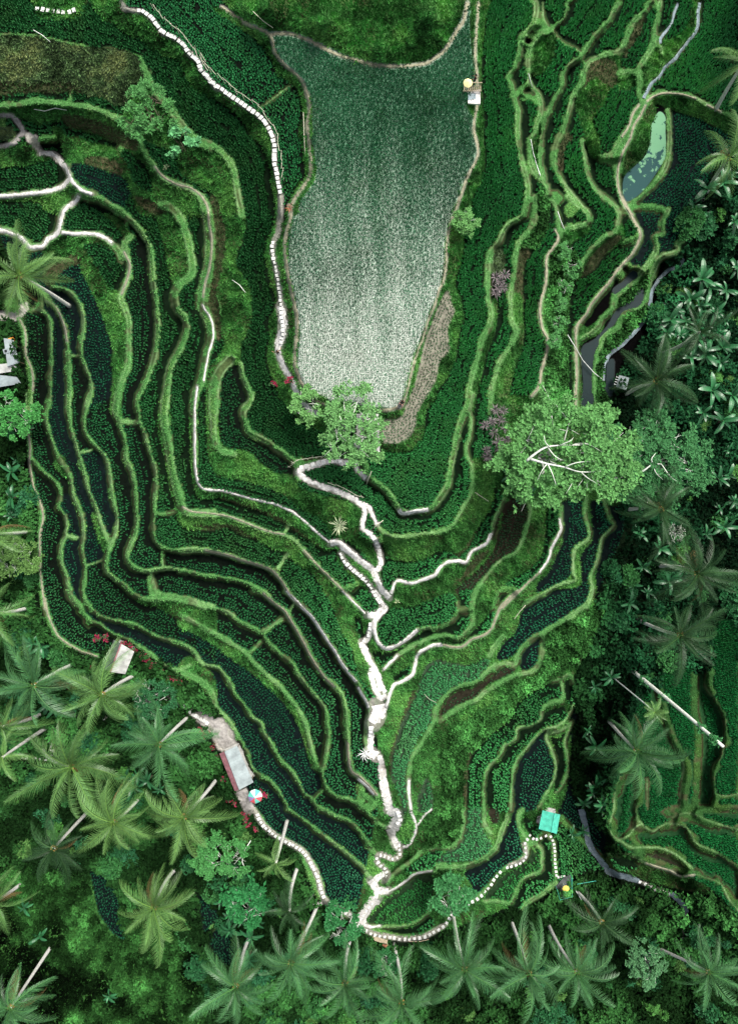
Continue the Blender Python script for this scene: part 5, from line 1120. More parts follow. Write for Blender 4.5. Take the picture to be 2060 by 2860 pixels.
# ---------------------------------------------------------------- coconut palms
def ground(px): return Vector([float(q) for q in at(px[0], px[1]).ravel()])
def above(px, z): return Vector([float(q) for q in at(px[0], px[1], np.float64(z)).ravel()])
def frond_mesh(seed, L=5.0, rise=.5, droop=2.4):
    r = np.random.default_rng(seed); n = 38; V, F, C = [], [], []
    bend = (r.random() - .5) * 1.2
    def mid(s): return np.array([L * s * (1 - .10 * s), bend * s * s, rise * 2.2 * s - droop * s ** 2.2])
    m = 12
    for k in range(m):                                           # midrib: a three sided taper
        s = k / (m - 1); p = mid(s); w = .055 * (1 - .85 * s)
        b = len(V)
        V += [p + [0, -w, 0], p + [0, w, 0], p + [0, 0, w * 1.3]]; C += [(1.25, 1.15, .8)] * 3
        if k:
            for q in range(3): F.append([b - 3 + q, b - 3 + (q + 1) % 3, b + (q + 1) % 3, b + q])
    for k in range(n):
        s = .10 + .90 * k / (n - 1); p = mid(s); d = mid(min(s + .02, 1.02)) - p; d /= np.linalg.norm(d)
        ll = (1.02 * math.sin(math.pi * min(1, .16 + .80 * s)) ** .7 + .12) * (.85 + .3 * r.random())
        for sg in (-1, 1):
            lat = np.cross(d, [0, 0, 1]); lat = lat / np.linalg.norm(lat) * sg
            fw = .70 + .50 * s + (r.random() - .5) * .35
            dr = lat * (1 - .35 * s) + d * fw; dr /= np.linalg.norm(dr)
            dr1 = dr + np.array([0, 0, .22]); dr2 = dr + np.array([0, 0, -.8 - .5 * r.random()])
            wv = d * .032
            q1 = p + dr1 * ll * .45; q2 = q1 + dr2 * ll * .55
            b = len(V); V += [p - wv, p + wv, q1 + wv * .9, q1 - wv * .9, q2]
            g = .80 + .4 * r.random(); C += [(g, g, g)] * 4 + [(g * 1.15, g * 1.1, g)]
            F.append([b, b + 1, b + 2, b + 3]); F.append([b + 3, b + 2, b + 4, b + 4])
    F4 = []; 
    for f in F: F4.append(f if f[2] != f[3] else [f[0], f[1], f[2]])
    me = bpy.data.meshes.new('frond'); me.from_pydata([tuple(v) for v in V], [], F4); me.update()
    a = me.color_attributes.new('tint', 'FLOAT_COLOR', 'POINT'); c = np.ones((len(V), 4), np.float32); c[:, :3] = C; a.data.foreach_set('color', c.ravel())
    return me
FR = [frond_mesh(300 + k, 5.0, *q) for k, q in enumerate(((1.2, 1.2), (.9, 2.0), (.5, 2.6), (.1, 3.0), (1.5, .9), (.7, 2.2), (.3, 2.9)))]
for me in FR: me.materials.append(M['frond'])
def frond(parent, k, mt):
    f = link('frond', FR[k], None, parent); f.material_slots[0].link = 'OBJECT'; f.material_slots[0].material = mt
    return f
TONE = {'light': 'frond', 'dark': 'frond_dark', 'yellow': 'frond_yellow', 'cool': 'frond_cool'}
M['coconut'] = mat('coconut', (.30, .20, .06), .6, nscale=5, namp=.4)
def palm(crown, base, label, tone='light', R=5.0, h=None, nf=17, seed=0, nuts=True):
    r = random.Random(seed)
    if base is None:
        k = 1 - 1 / 1.135; base = (crown[0] - (crown[0] - CX0) * k, crown[1] - (crown[1] - CY0) * k)
    b = ground(base)
    if h is None:
        d0 = math.hypot(base[0] - CX0, base[1] - CY0); d1 = math.hypot(crown[0] - CX0, crown[1] - CY0)
        h = max(8.0, min(17.0, (CAMZ - b.z) * (1 - d0 / max(d1, 1))))
    t = above(crown, b.z + h)
    rt = empty('coconut_palm', b - Vector((0, 0, .3)), label, 'palm tree', 'coconut palms around the rice terraces')
    o = rt.location
    m = MB(); n = 14; pts = []
    lean = Vector((r.uniform(-.5, .5), r.uniform(-.5, .5), 0))
    for i in range(n + 1):
        s = i / n; e = s ** 1.25
        pts.append((b - o) * 0 + Vector(((t - o).x * e, (t - o).y * e, (t - o).z * s)) + lean * math.sin(math.pi * s))
    m.tube(pts, [  .28 - .10 * i / n + (.08 if i == 0 else 0) for i in range(n + 1)], 8)
    m.build('trunk', M['bark'], rt, True)
    top = t - o
    for i in range(nf):
        az = 2.39996 * i + r.uniform(-.4, .4); lay = i / (nf - 1)
        kk = 4 if i < 2 else (0 if lay < .25 else r.choice((1, 5)) if lay < .5 else r.choice((2, 6)) if lay < .8 else 3)
        f = frond(rt, kk, M[TONE[tone]]); f.location = top + Vector((0, 0, .15 - .25 * lay))
        sc = R / 4.0 * r.uniform(.62, 1.15) * (.66 if i < 3 else 1)
        f.scale = (sc, sc * r.uniform(.85, 1.1), sc * r.uniform(.8, 1.3))
        f.rotation_euler = (r.uniform(-.9, .9), -.55 + .75 * lay + r.uniform(-.15, .15), az) if i > 2 else (r.uniform(-.3, .3), -.75, az)
    for i in range(r.randint(1, 3) if R > 4.3 else 0):     # old fronds hanging under the crown
        f = frond(rt, 3, M['frond_dry']); f.location = top - Vector((0, 0, .35)); sc = R / 4.4 * r.uniform(.6, .95); f.scale = (sc, sc, sc); f.rotation_euler = (r.uniform(-1, 1), r.uniform(.35, .8), r.uniform(0, 6.28)); f['label'] = 'dry brown hanging frond'
    if nuts:
        m = MB()
        bm = bmesh.new()
        for k in range(9):
            a = k * .7; bmesh.ops.create_icosphere(bm, subdivisions=1, radius=.15, matrix=Matrix.Translation(top + Vector((math.cos(a) * .32, math.sin(a) * .32, -.25 + .12 * (k % 3)))))
        me = bpy.data.meshes.new('coconut_bunch'); bm.to_mesh(me); bm.free(); link('coconut_bunch', me, M['coconut'], rt)
    return rt
PALMS = [
 ((55, 770), (195, 855), 'bright green palm at the left edge, white trunk slanting down to a dark plot', 'yellow', 4.6),
 ((95, 1914), (206, 1856), 'palm at the left edge below the longest curved bund, left of the red flowered hut', 'cool', 5.2),
 ((285, 1940), (378, 1885), 'palm just below the white roofed hut with the pink ridge', 'light', 4.9),
 ((200, 2142), (120, 2090), 'largest spreading palm of the lower left, beside the vertical slab steps', 'light', 6.2),
 ((444, 2080), (521, 2006), 'palm left of the grey and pink long hut with its trunk reaching the flowers', 'cool', 5.2),
 ((514, 2282), (603, 2179), 'yellow green palm below the striped parasol', 'yellow', 4.6),
 ((318, 2297), (398, 2219), 'palm in the lower left grove between the largest palm and the yellow green one', 'yellow', 5.0),
 ((430, 2535), (494, 2425), 'yellow tipped palm standing alone on mossy ground, white trunk up to its right', 'yellow', 5.2),
 ((30, 2815), (147, 2638), 'leaning palm in the bottom left corner with a long white trunk', 'cool', 5.0),
 ((5, 2030), (114, 1995), 'palm cut by the left edge beside the slab steps, trunk lying low to the left', 'light', 4.0),
 ((8, 2115), None, 'small yellowish palm cut by the left edge below the slab steps', 'yellow', 3.2),
 ((812, 2690), (886, 2528), 'palm at the bottom with a thin curved white trunk rising to the stone path corner', 'cool', 4.9),
 ((658, 2756), (700, 2609), 'palm at the bottom left of centre, left of the one with the curved trunk', 'cool', 4.6),
 ((963, 2748), (981, 2616), 'palm at the bottom just left of the bamboo deck with orange centre', 'cool', 4.7),
 ((1121, 2800), (1099, 2638), 'palm at the very bottom below the small bamboo deck', 'cool', 5.0),
 ((1297, 2708), None, 'tall dense palm at the bottom below the round broadleaf tree', 'cool', 5.4),
 ((1477, 2719), None, 'dense palm at the bottom right, second to the left from the pale bushy tree', 'cool', 5.4),
 ((1610, 2715), (1530, 2580), 'palm at the bottom right with a mossy leaning trunk, next to the pale bushy tree', 'cool', 5.0),
 ((1680, 2576), (1607, 2488), 'smaller dark palm below the yellow parasol deck', 'dark', 4.2),
 ((1977, 2715), (1831, 2646), 'palm in the bottom right corner with a few long bare fronds', 'cool', 4.6),
 ((1776, 2098), (1702, 2017), 'wide palm right of the wet plots beside the east hill terraces', 'cool', 5.6),
 ((1897, 1775), (1780, 1731), 'dark thin palm at the right above the fallen pale trunk', 'dark', 4.8),
 ((1945, 1603), None, 'dark shaggy palm at the right edge below the two broadleaf trees', 'dark', 5.0),
 ((1831, 1064), None, 'dark palm beside the small grey roof at the right', 'dark', 4.6),
 ((2033, 441), (1963, 558), 'palm cut by the right edge below the wide curved bund', 'light', 4.4),
 ((1952, 928), None, 'dark round palm inside the banana grove at the right', 'dark', 3.4),
 ((1845, 1423), None, 'drooping palm half hidden under the right hand broadleaf tree', 'dark', 4.6),
 ((2075, 175), (2000, 301), 'palm outside the top right corner, white trunk foot in the large plot', 'light', 4.0),
 ((-25, 1490), (82, 1484), 'palm beyond the left edge, white trunk foot beside a yellowish bush', 'yellow', 4.0),
 ((-25, 1712), (90, 1694), 'palm beyond the left edge, white trunk foot at the lower bend of the outer bund', 'light', 4.0),
 ((-20, 2520), (62, 2467), 'palm beyond the left edge with a thick white trunk foot on the mossy ground', 'light', 4.0),
 ((808, 2545), None, 'young feathery palm under the thin curved white trunk', 'dark', 2.8),
 ((770, 2410), None, 'young yellowish palm in the dark hollow left of the slab path', 'yellow', 2.2),
 ((150, 2370), None, 'dim low palm in the lower left grove behind the largest one', 'dark', 4.2),
]
for k, (c, b_, lab, tone, R) in enumerate(PALMS):
    palm(c, b_, lab, tone, R * 1.08, seed=k + 1, nf=16 if R < 4.5 else 22, nuts=R > 4)
# thin areca palm and the dead leaning trunk
rt = empty('areca_palm', ground((1708, 1890)), 'thin tall palm with a small yellow green crown and a long pale stem', 'palm tree')
tp = above((1827, 1988), rt.location.z + 15.0) - rt.location
MB().tube([tp * s for s in np.linspace(0, 1, 10)], [.09] * 10, 6).build('trunk', M['pipe'], rt, True)
for i in range(12):
    f = frond(rt, i % 4, M['frond_yellow']); f.location = tp; s = .36 * random.uniform(.8, 1.1); f.scale = (s, s * 1.5, s); f.rotation_euler = (0, random.uniform(-.7, .2), i * 2.4)
def leaf_tuft(name, pts, size, col, mt, parent, seed, nb=7, wid=.1, asp=1.0):
    """rosettes of leaves around points (metres)"""
    r = np.random.default_rng(seed); pts = np.asarray(pts, float); n = len(pts); Vs, Cs = [], []
    for q in range(nb):
        az = r.random(n) * 6.283; el = (r.random(n) * 1.15 - .15); L = size * (.65 + .6 * r.random(n))
        d = np.stack([np.cos(az) * np.cos(el), np.sin(az) * np.cos(el), np.sin(el)], -1)
        s_ = np.stack([-np.sin(az), np.cos(az), r.normal(0, .25, n)], -1) * (wid * (.7 + .6 * r.random(n)))[:, None]
        m = pts + d * (L * .55)[:, None]; t = pts + d * L[:, None] - np.array([0, 0, 1]) * (L * .25)[:, None]
        Vs += [pts + d * (L * .1)[:, None], m + s_, t, m - s_]
        c = np.asarray(col)[None, :] * (.65 + .7 * r.random(n))[:, None]
        Cs += [c * .85, c, c * 1.15, c]
    V = np.stack(Vs, 1).reshape(-1, 3); Cc = np.stack(Cs, 1).reshape(-1, 3)
    return link(name, np_mesh(name, V, np.arange(len(V)).reshape(-1, 4), np.clip(Cc, 0, 1)), mt, parent)
rt = empty('dead_trunk', ground((1765, 1874)), 'long pale leaning dead trunk with a few leafy sprouts at the right', 'tree trunk')
tp = above((2018, 2085), rt.location.z + 19) - rt.location
MB().tube([tp * s + Vector((0, 0, 1.5 * math.sin(s * 3.14))) for s in np.linspace(0, 1, 14)], [.30 - .10 * s for s in np.linspace(0, 1, 14)], 8).build('trunk', M['limb'], rt, True)
for s0 in (.14, .40, .78, .92):
    pts = [tp * (s0 + random.uniform(-.02, .02)) + Vector((random.uniform(-.45, .45), random.uniform(-.45, .45), random.uniform(0, .5))) for _ in range(26)]
    leaf_tuft('sprout', pts, .45, (.05, .22, .07), M['leaf'], rt, int(s0 * 100), 6, .12)
# ---------------------------------------------------------------- broadleaf trees
def tree(name, base, crown, h, R, label, cat, col, seed, n=520, leaf=.55, wid=.13, limb='limb', flat=.42, nlimb=9, aspect=(1, 1), rot=0, trunk_r=.28, limbs_top=True, nb=8, group=None, boughs=()):
    r = random.Random(seed); g = ground(base)
    rt = empty(name, g - Vector((0, 0, .2)), label, cat, group); o = rt.location
    c = above(crown, g.z + h) - o
    fork = Vector((c.x * .25, c.y * .25, h * .52))
    m = MB(); m.tube([(0, 0, 0), fork * .5 + Vector((r.uniform(-.2, .2), r.uniform(-.2, .2), 0)), fork], [trunk_r * 1.2, trunk_r, trunk_r * .8], 8)
    tips = []
    cr, sr = math.cos(rot), math.sin(rot)
    lobes = [(r.uniform(0, 6.28), r.uniform(.45, .8), r.uniform(.35, .6)) for _ in range(9)]
    def rad(a):
        v = .80
        for la, lr, lw in lobes: v = max(v, lr * .35 + .78 * math.exp(-((a - la + 3.1416) % 6.2832 - 3.1416) ** 2 / (lw * .5)) + .22)
        return min(v, 1.08)
    for k in range(nlimb):
        a = k * 6.283 / nlimb + r.uniform(-.3, .3); e = R * r.uniform(.55, .9) * rad(a)
        q = Vector((math.cos(a) * e * aspect[0], math.sin(a) * e * aspect[1], 0)); q = Vector((q.x * cr - q.y * sr, q.x * sr + q.y * cr, flat * R * (1 - (e / R) ** 2) * (.95 if limbs_top else .6) - .1 * R))
        en = c + q; k1 = fork.lerp(en, .45) + Vector((r.uniform(-.5, .5), r.uniform(-.5, .5), .40 * R * (1 if limbs_top else .5)))
        pl = [fork, fork.lerp(k1, .5) + Vector((0, 0, .2)), k1, k1.lerp(en, .5) + Vector((r.uniform(-.3, .3), r.uniform(-.3, .3), .15)), en]
        m.tube(pl, [trunk_r * .6, trunk_r * .46, trunk_r * .32, trunk_r * .2, .03], 6)
        for _ in range(5):
            s0 = r.uniform(.35, .95); bp_ = k1.lerp(en, s0); ex = bp_ + Vector((r.uniform(-1, 1), r.uniform(-1, 1), r.uniform(.05, .5))) * R * .28
            m.tube([bp_, bp_.lerp(ex, .5) + Vector((0, 0, .1)), ex], [trunk_r * .17, trunk_r * .11, .015], 4)
    m.build('trunk', M[limb], rt, True)
    for bl, br, bz in boughs:
        a = smooth_line(np.array([[float(v) for v in q.split(',')] for q in bl.split()]), 4); k_ = len(a)
        MB().tube([above(p, g.z + h + flat * R * (bz + .25 * math.sin(3.1 * i / k_)) ) - o for i, p in enumerate(a)], [br * (1 - .8 * i / k_) for i in range(k_)], 6).build('bough', M[limb], rt, True)
    pts = []
    tries = 0
    hole = [(r.uniform(-R, R) * .8, r.uniform(-R, R) * .8, r.uniform(.10, .2) * R) for _ in range(7)]
    while len(pts) < n and tries < n * 3:
        tries += 1
        a = r.uniform(0, 6.283); d = math.sqrt(r.random()); e = d * rad(a) * R
        x, y = math.cos(a) * e * aspect[0], math.sin(a) * e * aspect[1]
        if any((x - hx) ** 2 + (y - hy) ** 2 < hr * hr for hx, hy, hr in hole) and r.random() < .8: continue
        z = flat * R * (1 - d * d) * r.uniform(.05, 1.0) ** .6 + r.uniform(-.12, .06) * R
        cs = min(.17 * R, .9)
        for _ in range(r.randint(4, 11)):
            gx_, gy_ = x + r.gauss(0, cs * .55), y + r.gauss(0, cs * .55)
            pts.append((c.x + gx_ * cr - gy_ * sr, c.y + gx_ * sr + gy_ * cr, c.z + z + cs * .35 * (1 - ((gx_ - x) ** 2 + (gy_ - y) ** 2) / (cs * cs)) + r.gauss(0, .08)))
    leaf_tuft('crown', pts, leaf, col, M['leaf'], rt, seed, nb, wid)
    return rt
tree('broadleaf_tree', (1468, 1290), (1575, 1262), 11, 7.6, 'large pale green tree with white branches right of the purple spiky plants', 'tree', (.135, .35, .105), 11, 1400, .58, .14, aspect=(1.06, .86), rot=-.15, nlimb=9, trunk_r=.30, boughs=(('1470,1287 1490,1270 1522,1250 1560,1244 1620,1243', .17, .60), ('1480,1282 1500,1288 1530,1296 1575,1305 1620,1318 1680,1316', .17, .60), ('1528,1296 1540,1320 1552,1355', .09, .8), ('1530,1252 1550,1275 1570,1285', .08, .85), ('1526,1296 1512,1315 1500,1340', .07, .8), ('1620,1318 1640,1335 1665,1350', .07, .75), ('1560,1244 1590,1232 1600,1222', .07, .85), ('1535,1250 1522,1235 1518,1215', .07, .8), ('1575,1305 1610,1292 1660,1288', .08, .85), ('1620,1243 1640,1240 1680,1262', .06, .8)))
tree('broadleaf_tree', (1800, 1300), (1832, 1292), 10, 6.6, 'darker green broadleaf tree beside bananas, right of the large pale one', 'tree', (.065, .23, .080), 12, 950, .58, .14, aspect=(1.1, .95), rot=-.5, boughs=(('1785,1322 1805,1308 1822,1296 1845,1296', .14, .75), ('1822,1296 1818,1282 1830,1265', .09, .85), ('1822,1296 1830,1320 1850,1340', .06, .85), ('1845,1296 1870,1330 1890,1345', .06, .8)))
tree('broadleaf_tree', (960, 1225), (985, 1195), 5.5, 4.5, 'light feathery tree shading the plank hut at the foot of the big plot', 'tree', (.17, .39, .13), 13, 600, .42, .09, trunk_r=.16, nlimb=10, flat=.35)
tree('small_tree', (840, 1140), (855, 1130), 3, 2.1, 'small light green tree beside the white path left of the plank hut', 'tree', (.17, .39, .12), 14, 190, .40, .10, trunk_r=.09, nlimb=6)
tree('frangipani_tree', (440, 345), (415, 316), 4.5, 3.3, 'round tree with star shaped leaf rosettes on the bank at the upper left', 'tree', (.10, .30, .09), 15, 190, .55, .09, limb='darkbark', trunk_r=.14, nb=11, flat=.5)
tree('broadleaf_tree', (512, 425), (507, 397), 4, 1.9, 'small tree with large oval leaves next to the rosette tree at the upper left', 'tree', (.14, .42, .17), 16, 46, .62, .16, limb='darkbark', trunk_r=.09, nlimb=5, nb=6)
tree('broadleaf_tree', (1262, 2540), (1257, 2493), 6, 3.0, 'dark leafy tree overhanging the stone slab path at the lower middle', 'tree', (.055, .23, .075), 17, 300, .62, .15, trunk_r=.15, nb=7)
tree('leafy_bush', (1290, 640), (1297, 620), 2.6, 1.6, 'pale bush on the right bank of the big plot', 'bush', (.15, .36, .11), 18, 170, .36, .10, trunk_r=.06, nlimb=5)
tree('broadleaf_tree', (1790, 2660), (1803, 2693), 6, 3.2, 'pale speckled bushy tree in the dark jungle at the bottom right', 'tree', (.09, .24, .10), 19, 420, .36, .11, aspect=(.8, 1.2), trunk_r=.13)
tree('leafy_bush', (75, 1150), (45, 1160), 4, 3.0, 'bright green bushy tree at the left edge beside the outer path', 'bush', (.07, .30, .07), 20, 360, .40, .13, trunk_r=.1)
tree('leafy_bush', (60, 1560), (50, 1555), 4, 3.2, 'yellowish green bushy tree at the left edge beside the lowest outer bund', 'bush', (.13, .27, .07), 21, 360, .36, .11, trunk_r=.1)
tree('leafy_bush', (640, 2390), (620, 2390), 4, 3.6, 'bright yellow green bush below the slab path, beside a bare forked branch', 'bush', (.075, .28, .075), 22, 480, .40, .12, trunk_r=.1, aspect=(1.2, .9))
tree('leafy_bush', (700, 2530), (690, 2520), 4, 3.4, 'dense deep green broad leaved bush above the bottom palms', 'bush', (.035, .22, .065), 23, 260, .75, .17, trunk_r=.1, nb=6)
tree('leafy_bush', (950, 2580), (955, 2580), 3.5, 2.9, 'round dark green bush just below the corner of the slab path', 'bush', (.04, .21, .065), 24, 330, .42, .13, trunk_r=.1)
tree('leafy_bush', (1070, 2690), (1075, 2690), 3, 2.2, 'small clumped dark bush below the bamboo deck', 'bush', (.04, .19, .06), 25, 200, .40, .12, trunk_r=.08)
tree('leafy_bush', (420, 1960), (425, 1945), 3.5, 3.2, 'speckled dark bush between the two palms below the huts', 'bush', (.03, .14, .05), 26, 360, .34, .12, trunk_r=.1)
tree('bare_bush', (1860, 1490), (1888, 1485), 3, 1.9, 'grey leafless bush under the drooping palm at the right', 'bush', (.22, .25, .20), 27, 60, .28, .03, nlimb=14, trunk_r=.07, nb=4)
bump_px = [(1585, 745, 1.5), (1570, 800, 1.3), (1560, 850, 1.1), (1555, 905, 1.3), (1540, 950, 1.0), (1575, 700, 1.0)]
for k, (x, y, R) in enumerate(bump_px):
    tree('leafy_bush', (x, y + 4), (x, y), 1.8, R, 'round leafy bush in the row on the wide weedy slope right of the terraces', 'bush', (.09, .29, .085), 40 + k, 110, .30, .10, trunk_r=.05, nlimb=4, group='bushes on the weedy slope')
# ---------------------------------------------------------------- banana plants and other leafy plants
def banana_leaf(seed):
    r = random.Random(seed); V, F, C = [], [], []; L = 2.3; n = 9
    for i in range(n):
        s = i / (n - 1); w = .27 * math.sin(math.pi * min(1, .10 + .86 * s)) ** .55 if s < 1 else .03
        x = L * s * (1 - .12 * s); z = .75 * s - 1.05 * s * s + .0; cz = .10 * (1 - s)
        V += [(x, -w, z + cz), (x, -.022, z), (x, .022, z), (x, w, z + cz)]; C += [(.85, .85, .85), (1.5, 1.3, 1.3), (1.5, 1.3, 1.3), (1.15, 1.15, 1.15)]
        if i:
            b = 4 * i
            for q in range(3): F.append((b - 4 + q, b - 3 + q, b + 1 + q, b + q))
    me = bpy.data.meshes.new('leaf'); me.from_pydata(V, [], F); me.update()
    a = me.color_attributes.new('tint', 'FLOAT_COLOR', 'POINT'); c = np.ones((len(V), 4), np.float32); c[:, :3] = C; a.data.foreach_set('color', c.ravel())
    me.materials.append(M['banana']); return me
BL = [banana_leaf(1)]
_st = MB().tube([(0, 0, -.3), (0, 0, 1), (0, 0, 2.2)], [.16, .13, .08], 7); stem_me = _st.build('stem', M['darkbark']).data
bpy.data.objects.remove(bpy.data.objects['stem'])
def banana(px, label, group, seed, S=1.0, hh=2.2):
    r = random.Random(seed); g = ground(px)
    rt = empty('banana_plant', g, label, 'banana plant', group, r.uniform(0, 6.28)); rt.scale = (S, S, S)
    st = link('stem', stem_me, None, rt); st.scale = (1, 1, hh / 2.2)
    for i in range(r.randint(6, 10)):
        f = link('leaf', BL[0], None, rt); f.location = (0, 0, hh - .05 * i); s = r.uniform(.55, 1.2)
        f.scale = (s, s * r.uniform(.85, 1.15), s); f.rotation_euler = (r.uniform(-.3, .3), -.75 + .13 * i + r.uniform(-.12, .12), i * 2.4 + r.uniform(-.55, .55))
def grove(pts, label, group, seed, S=1.0):
    for k, p in enumerate(pts): banana(p, label, group, seed + k, S * random.uniform(.65, 1.35), random.uniform(1.6, 3.6))
grove([(1930, 800), (1962, 815), (1995, 830), (1905, 850), (1870, 870), (1940, 860), (1975, 885), (1850, 905), (1900, 905), (2005, 905), (1985, 940), (1880, 945), (1835, 945), (1985, 985), (1920, 965), (1990, 1020), (1905, 1010), (1950, 1000)], 'banana plant of the big grove at the right beside the bluish channel', 'bananas of the right grove', 500)
grove([(1925, 590), (1955, 600), (2020, 640), (2010, 690), (2040, 760), (1985, 540), (2020, 500), (1940, 560)], 'banana plant in the dark corner below the pond at the right', 'bananas below the pond', 540, .9)
grove([(1940, 1160), (2000, 1180), (2010, 1260), (2020, 1330), (1975, 1340), (2030, 1400), (2000, 1420), (1960, 1100), (2025, 1110)], 'banana plant in the dark jungle right of the two broadleaf trees', 'bananas right of the broadleaf trees', 560, .9)
grove([(1775, 1490), (1830, 1530), (1780, 1580), (1755, 1630), (1790, 1650), (1820, 1690), (1740, 1680), (1800, 1720), (1955, 1490), (1990, 1470), (1850, 1620)], 'banana plant in the dark hollow right of the wet plots', 'bananas right of the wet plots', 580, .9)
grove([(1650, 1910), (1690, 1880), (1640, 2200), (1660, 2220), (1620, 2230), (1650, 2180), (1670, 2250), (1630, 2030), (1650, 2070), (1590, 2320), (1620, 2310)], 'banana plant beside the stream gully above the turquoise roof', 'bananas in the stream gully', 600, .9)
grove([(110, 1790), (95, 1810), (130, 1800), (70, 1800), (185, 1870), (200, 1895), (120, 1880), (160, 1950), (180, 1960)], 'banana plant in the left corner between the outer bund and the left palms', 'bananas left of the hut', 620, .8)
grove([(400, 2150), (430, 2160), (390, 2180), (460, 2190), (360, 2160)], 'banana plant among the lower left palms below the slab steps', 'bananas among the lower left palms', 640, .75)
grove([(620, 2510), (650, 2540), (680, 2560), (710, 2590), (640, 2470), (660, 2490), (705, 2640), (650, 2580), (720, 2555)], 'banana plant in the clump above the bottom left palms', 'bananas above the bottom palms', 660, .8)
grove([(312, 2770), (90, 2510), (125, 2600)], 'lone banana plant on the mossy ground at the lower left', 'bananas on the mossy ground', 680, .75)
grove([(90, 1200), (70, 1290), (60, 1390), (40, 1440), (55, 1320)], 'banana plant in the shade at the left edge beside the outer path', 'bananas at the left edge', 690, .7)
grove([(1435, 1300), (1445, 1335), (1452, 1380), (1415, 1330)], 'banana plant under the large pale tree', 'bananas under the large tree', 700, .7)
# shrubs of the undergrowth: a few grown forms, copied
SHF = []
for k, (R_, col, lf, wd, nb) in enumerate(((1.3, (.040, .17, .045), .42, .12, 7), (1.0, (.075, .24, .05), .34, .10, 8), (1.5, (.022, .12, .04), .60, .15, 6), (.9, (.10, .24, .06), .50, .07, 9), (1.2, (.03, .15, .06), .75, .13, 6))):
    r = random.Random(k); pts = []
    for _ in range(70):
        a, d = r.uniform(0, 6.28), math.sqrt(r.random()); pts.append((math.cos(a) * d * R_, math.sin(a) * d * R_, .5 + R_ * .9 * (1 - d * d) * r.uniform(.4, 1)))
    o = leaf_tuft('leaves', pts, lf, col, M['leaf'], None, 1300 + k, nb, wd); SHF.append(o.data); bpy.data.objects.remove(o)
def shrubs(n, poly, label, group, seed):
    r = random.Random(seed); a = np.array(poly, float); m_ = poly_mask(a) & (KIND == 5) & (PM > 14) & (CH > 12); jj, ii = np.nonzero(m_); k = 0
    while k < n and len(ii):
        q = r.randrange(len(ii)); g = ground((gx[ii[q]], gy[jj[q]])); f = r.randrange(5)
        rt = empty('shrub', g, label, 'shrub', group, r.uniform(0, 6.28)); s = r.uniform(.6, 1.35); rt.scale = (s, s, s * r.uniform(.8, 1.3))
        st = link('stem', stem_me, None, rt); st.scale = (.5, .5, .4); link('leaves', SHF[f], None, rt); k += 1
shrubs(70, [(30, 1800), (330, 1880), (520, 2040), (640, 2230), (800, 2420), (560, 2420), (30, 2400)], 'leafy shrub of the undergrowth among the lower left palms', 'shrubs among the lower left palms', 1)
shrubs(50, [(560, 2430), (860, 2480), (1040, 2640), (1040, 2860), (560, 2860)], 'leafy shrub of the undergrowth around the bottom left palms', 'shrubs around the bottom left palms', 2)
shrubs(60, [(1100, 2650), (1400, 2530), (1700, 2480), (2030, 2620), (2030, 2850), (1100, 2850)], 'leafy shrub of the dark undergrowth around the bottom right palms', 'shrubs around the bottom right palms', 3)
shrubs(40, [(1880, 560), (2050, 460), (2050, 1100), (1800, 1100)], 'dark leafy shrub of the undergrowth around the upper right bananas', 'shrubs around the upper right bananas', 4)
shrubs(50, [(1760, 1120), (2050, 1120), (2050, 1850), (1720, 1850)], 'dark leafy shrub of the shaded jungle below the two broadleaf trees', 'shrubs of the shaded right jungle', 5)
shrubs(20, [(30, 900), (75, 1000), (100, 1500), (120, 1760), (30, 1790)], 'leafy shrub in the shade along the left edge', 'shrubs along the left edge', 6)
# spiky cordylines
M['spike'] = mat('spike', (.15, .125, .135), .5, tint=True, spec=.3, rand=.25)
M['palespike'] = mat('palespike', (.42, .50, .30), .5, tint=True, spec=.3, rand=.1)
def spiky(name, px, label, cat, group, seed, mt, L=.9, n=26, h=.8):
    r = np.random.default_rng(seed); g = ground(px)
    rt = empty(name, g, label, cat, group)
    MB().tube([(0, 0, -.2), (0, 0, h)], [.06, .05], 5).build('stem', M['darkbark'], rt)
    V, F, C = [], [], []
    for k in range(n):
        az = k * 2.4 + r.random(); el = -.15 + 1.2 * (k / n); l_ = L * (.75 + .4 * r.random()); d = np.array([math.cos(az) * math.cos(el), math.sin(az) * math.cos(el), math.sin(el)]); s_ = np.array([-math.sin(az), math.cos(az), 0]) * .045
        p = np.array([0, 0, h]); m_ = p + d * l_ * .5; t = p + d * l_ - np.array([0, 0, .18 * l_]); b = len(V)
        V += [p, m_ + s_, t, m_ - s_]; F.append([b, b + 1, b + 2, b + 3]); cc = .5 + r.random(); C += [(cc * .6,) * 3, (cc,) * 3, (cc * 1.3, cc * 1.25, cc * 1.2), (cc,) * 3]
    link('leaves', np_mesh('leaves', V, F, C), mt, rt)
for k, p in enumerate([(1378, 780), (1392, 792), (1386, 812), (1400, 808), (1380, 825), (1405, 775)]):
    spiky('spiky_plant', p, 'purple grey spiky plant of the upper cluster between the right hand bunds', 'spiky plant', 'upper cluster of purple spiky plants', 800 + k, M['spike'])
for k, p in enumerate([(1370, 1180), (1350, 1190), (1395, 1175), (1405, 1200), (1375, 1210), (1385, 1235), (1410, 1230), (1355, 1260), (1390, 1255), (1358, 1278), (1400, 1150), (1378, 1148)]):
    spiky('spiky_plant', p, 'purple grey spiky plant of the lower cluster left of the large pale tree', 'spiky plant', 'lower cluster of purple spiky plants', 820 + k, M['spike'], .85)
spiky('pandanus_plant', (948, 1467), 'pale spiky plant with long light leaves on the slope below the path loop', 'spiky plant', None, 850, M['palespike'], 1.5, 24, .7)
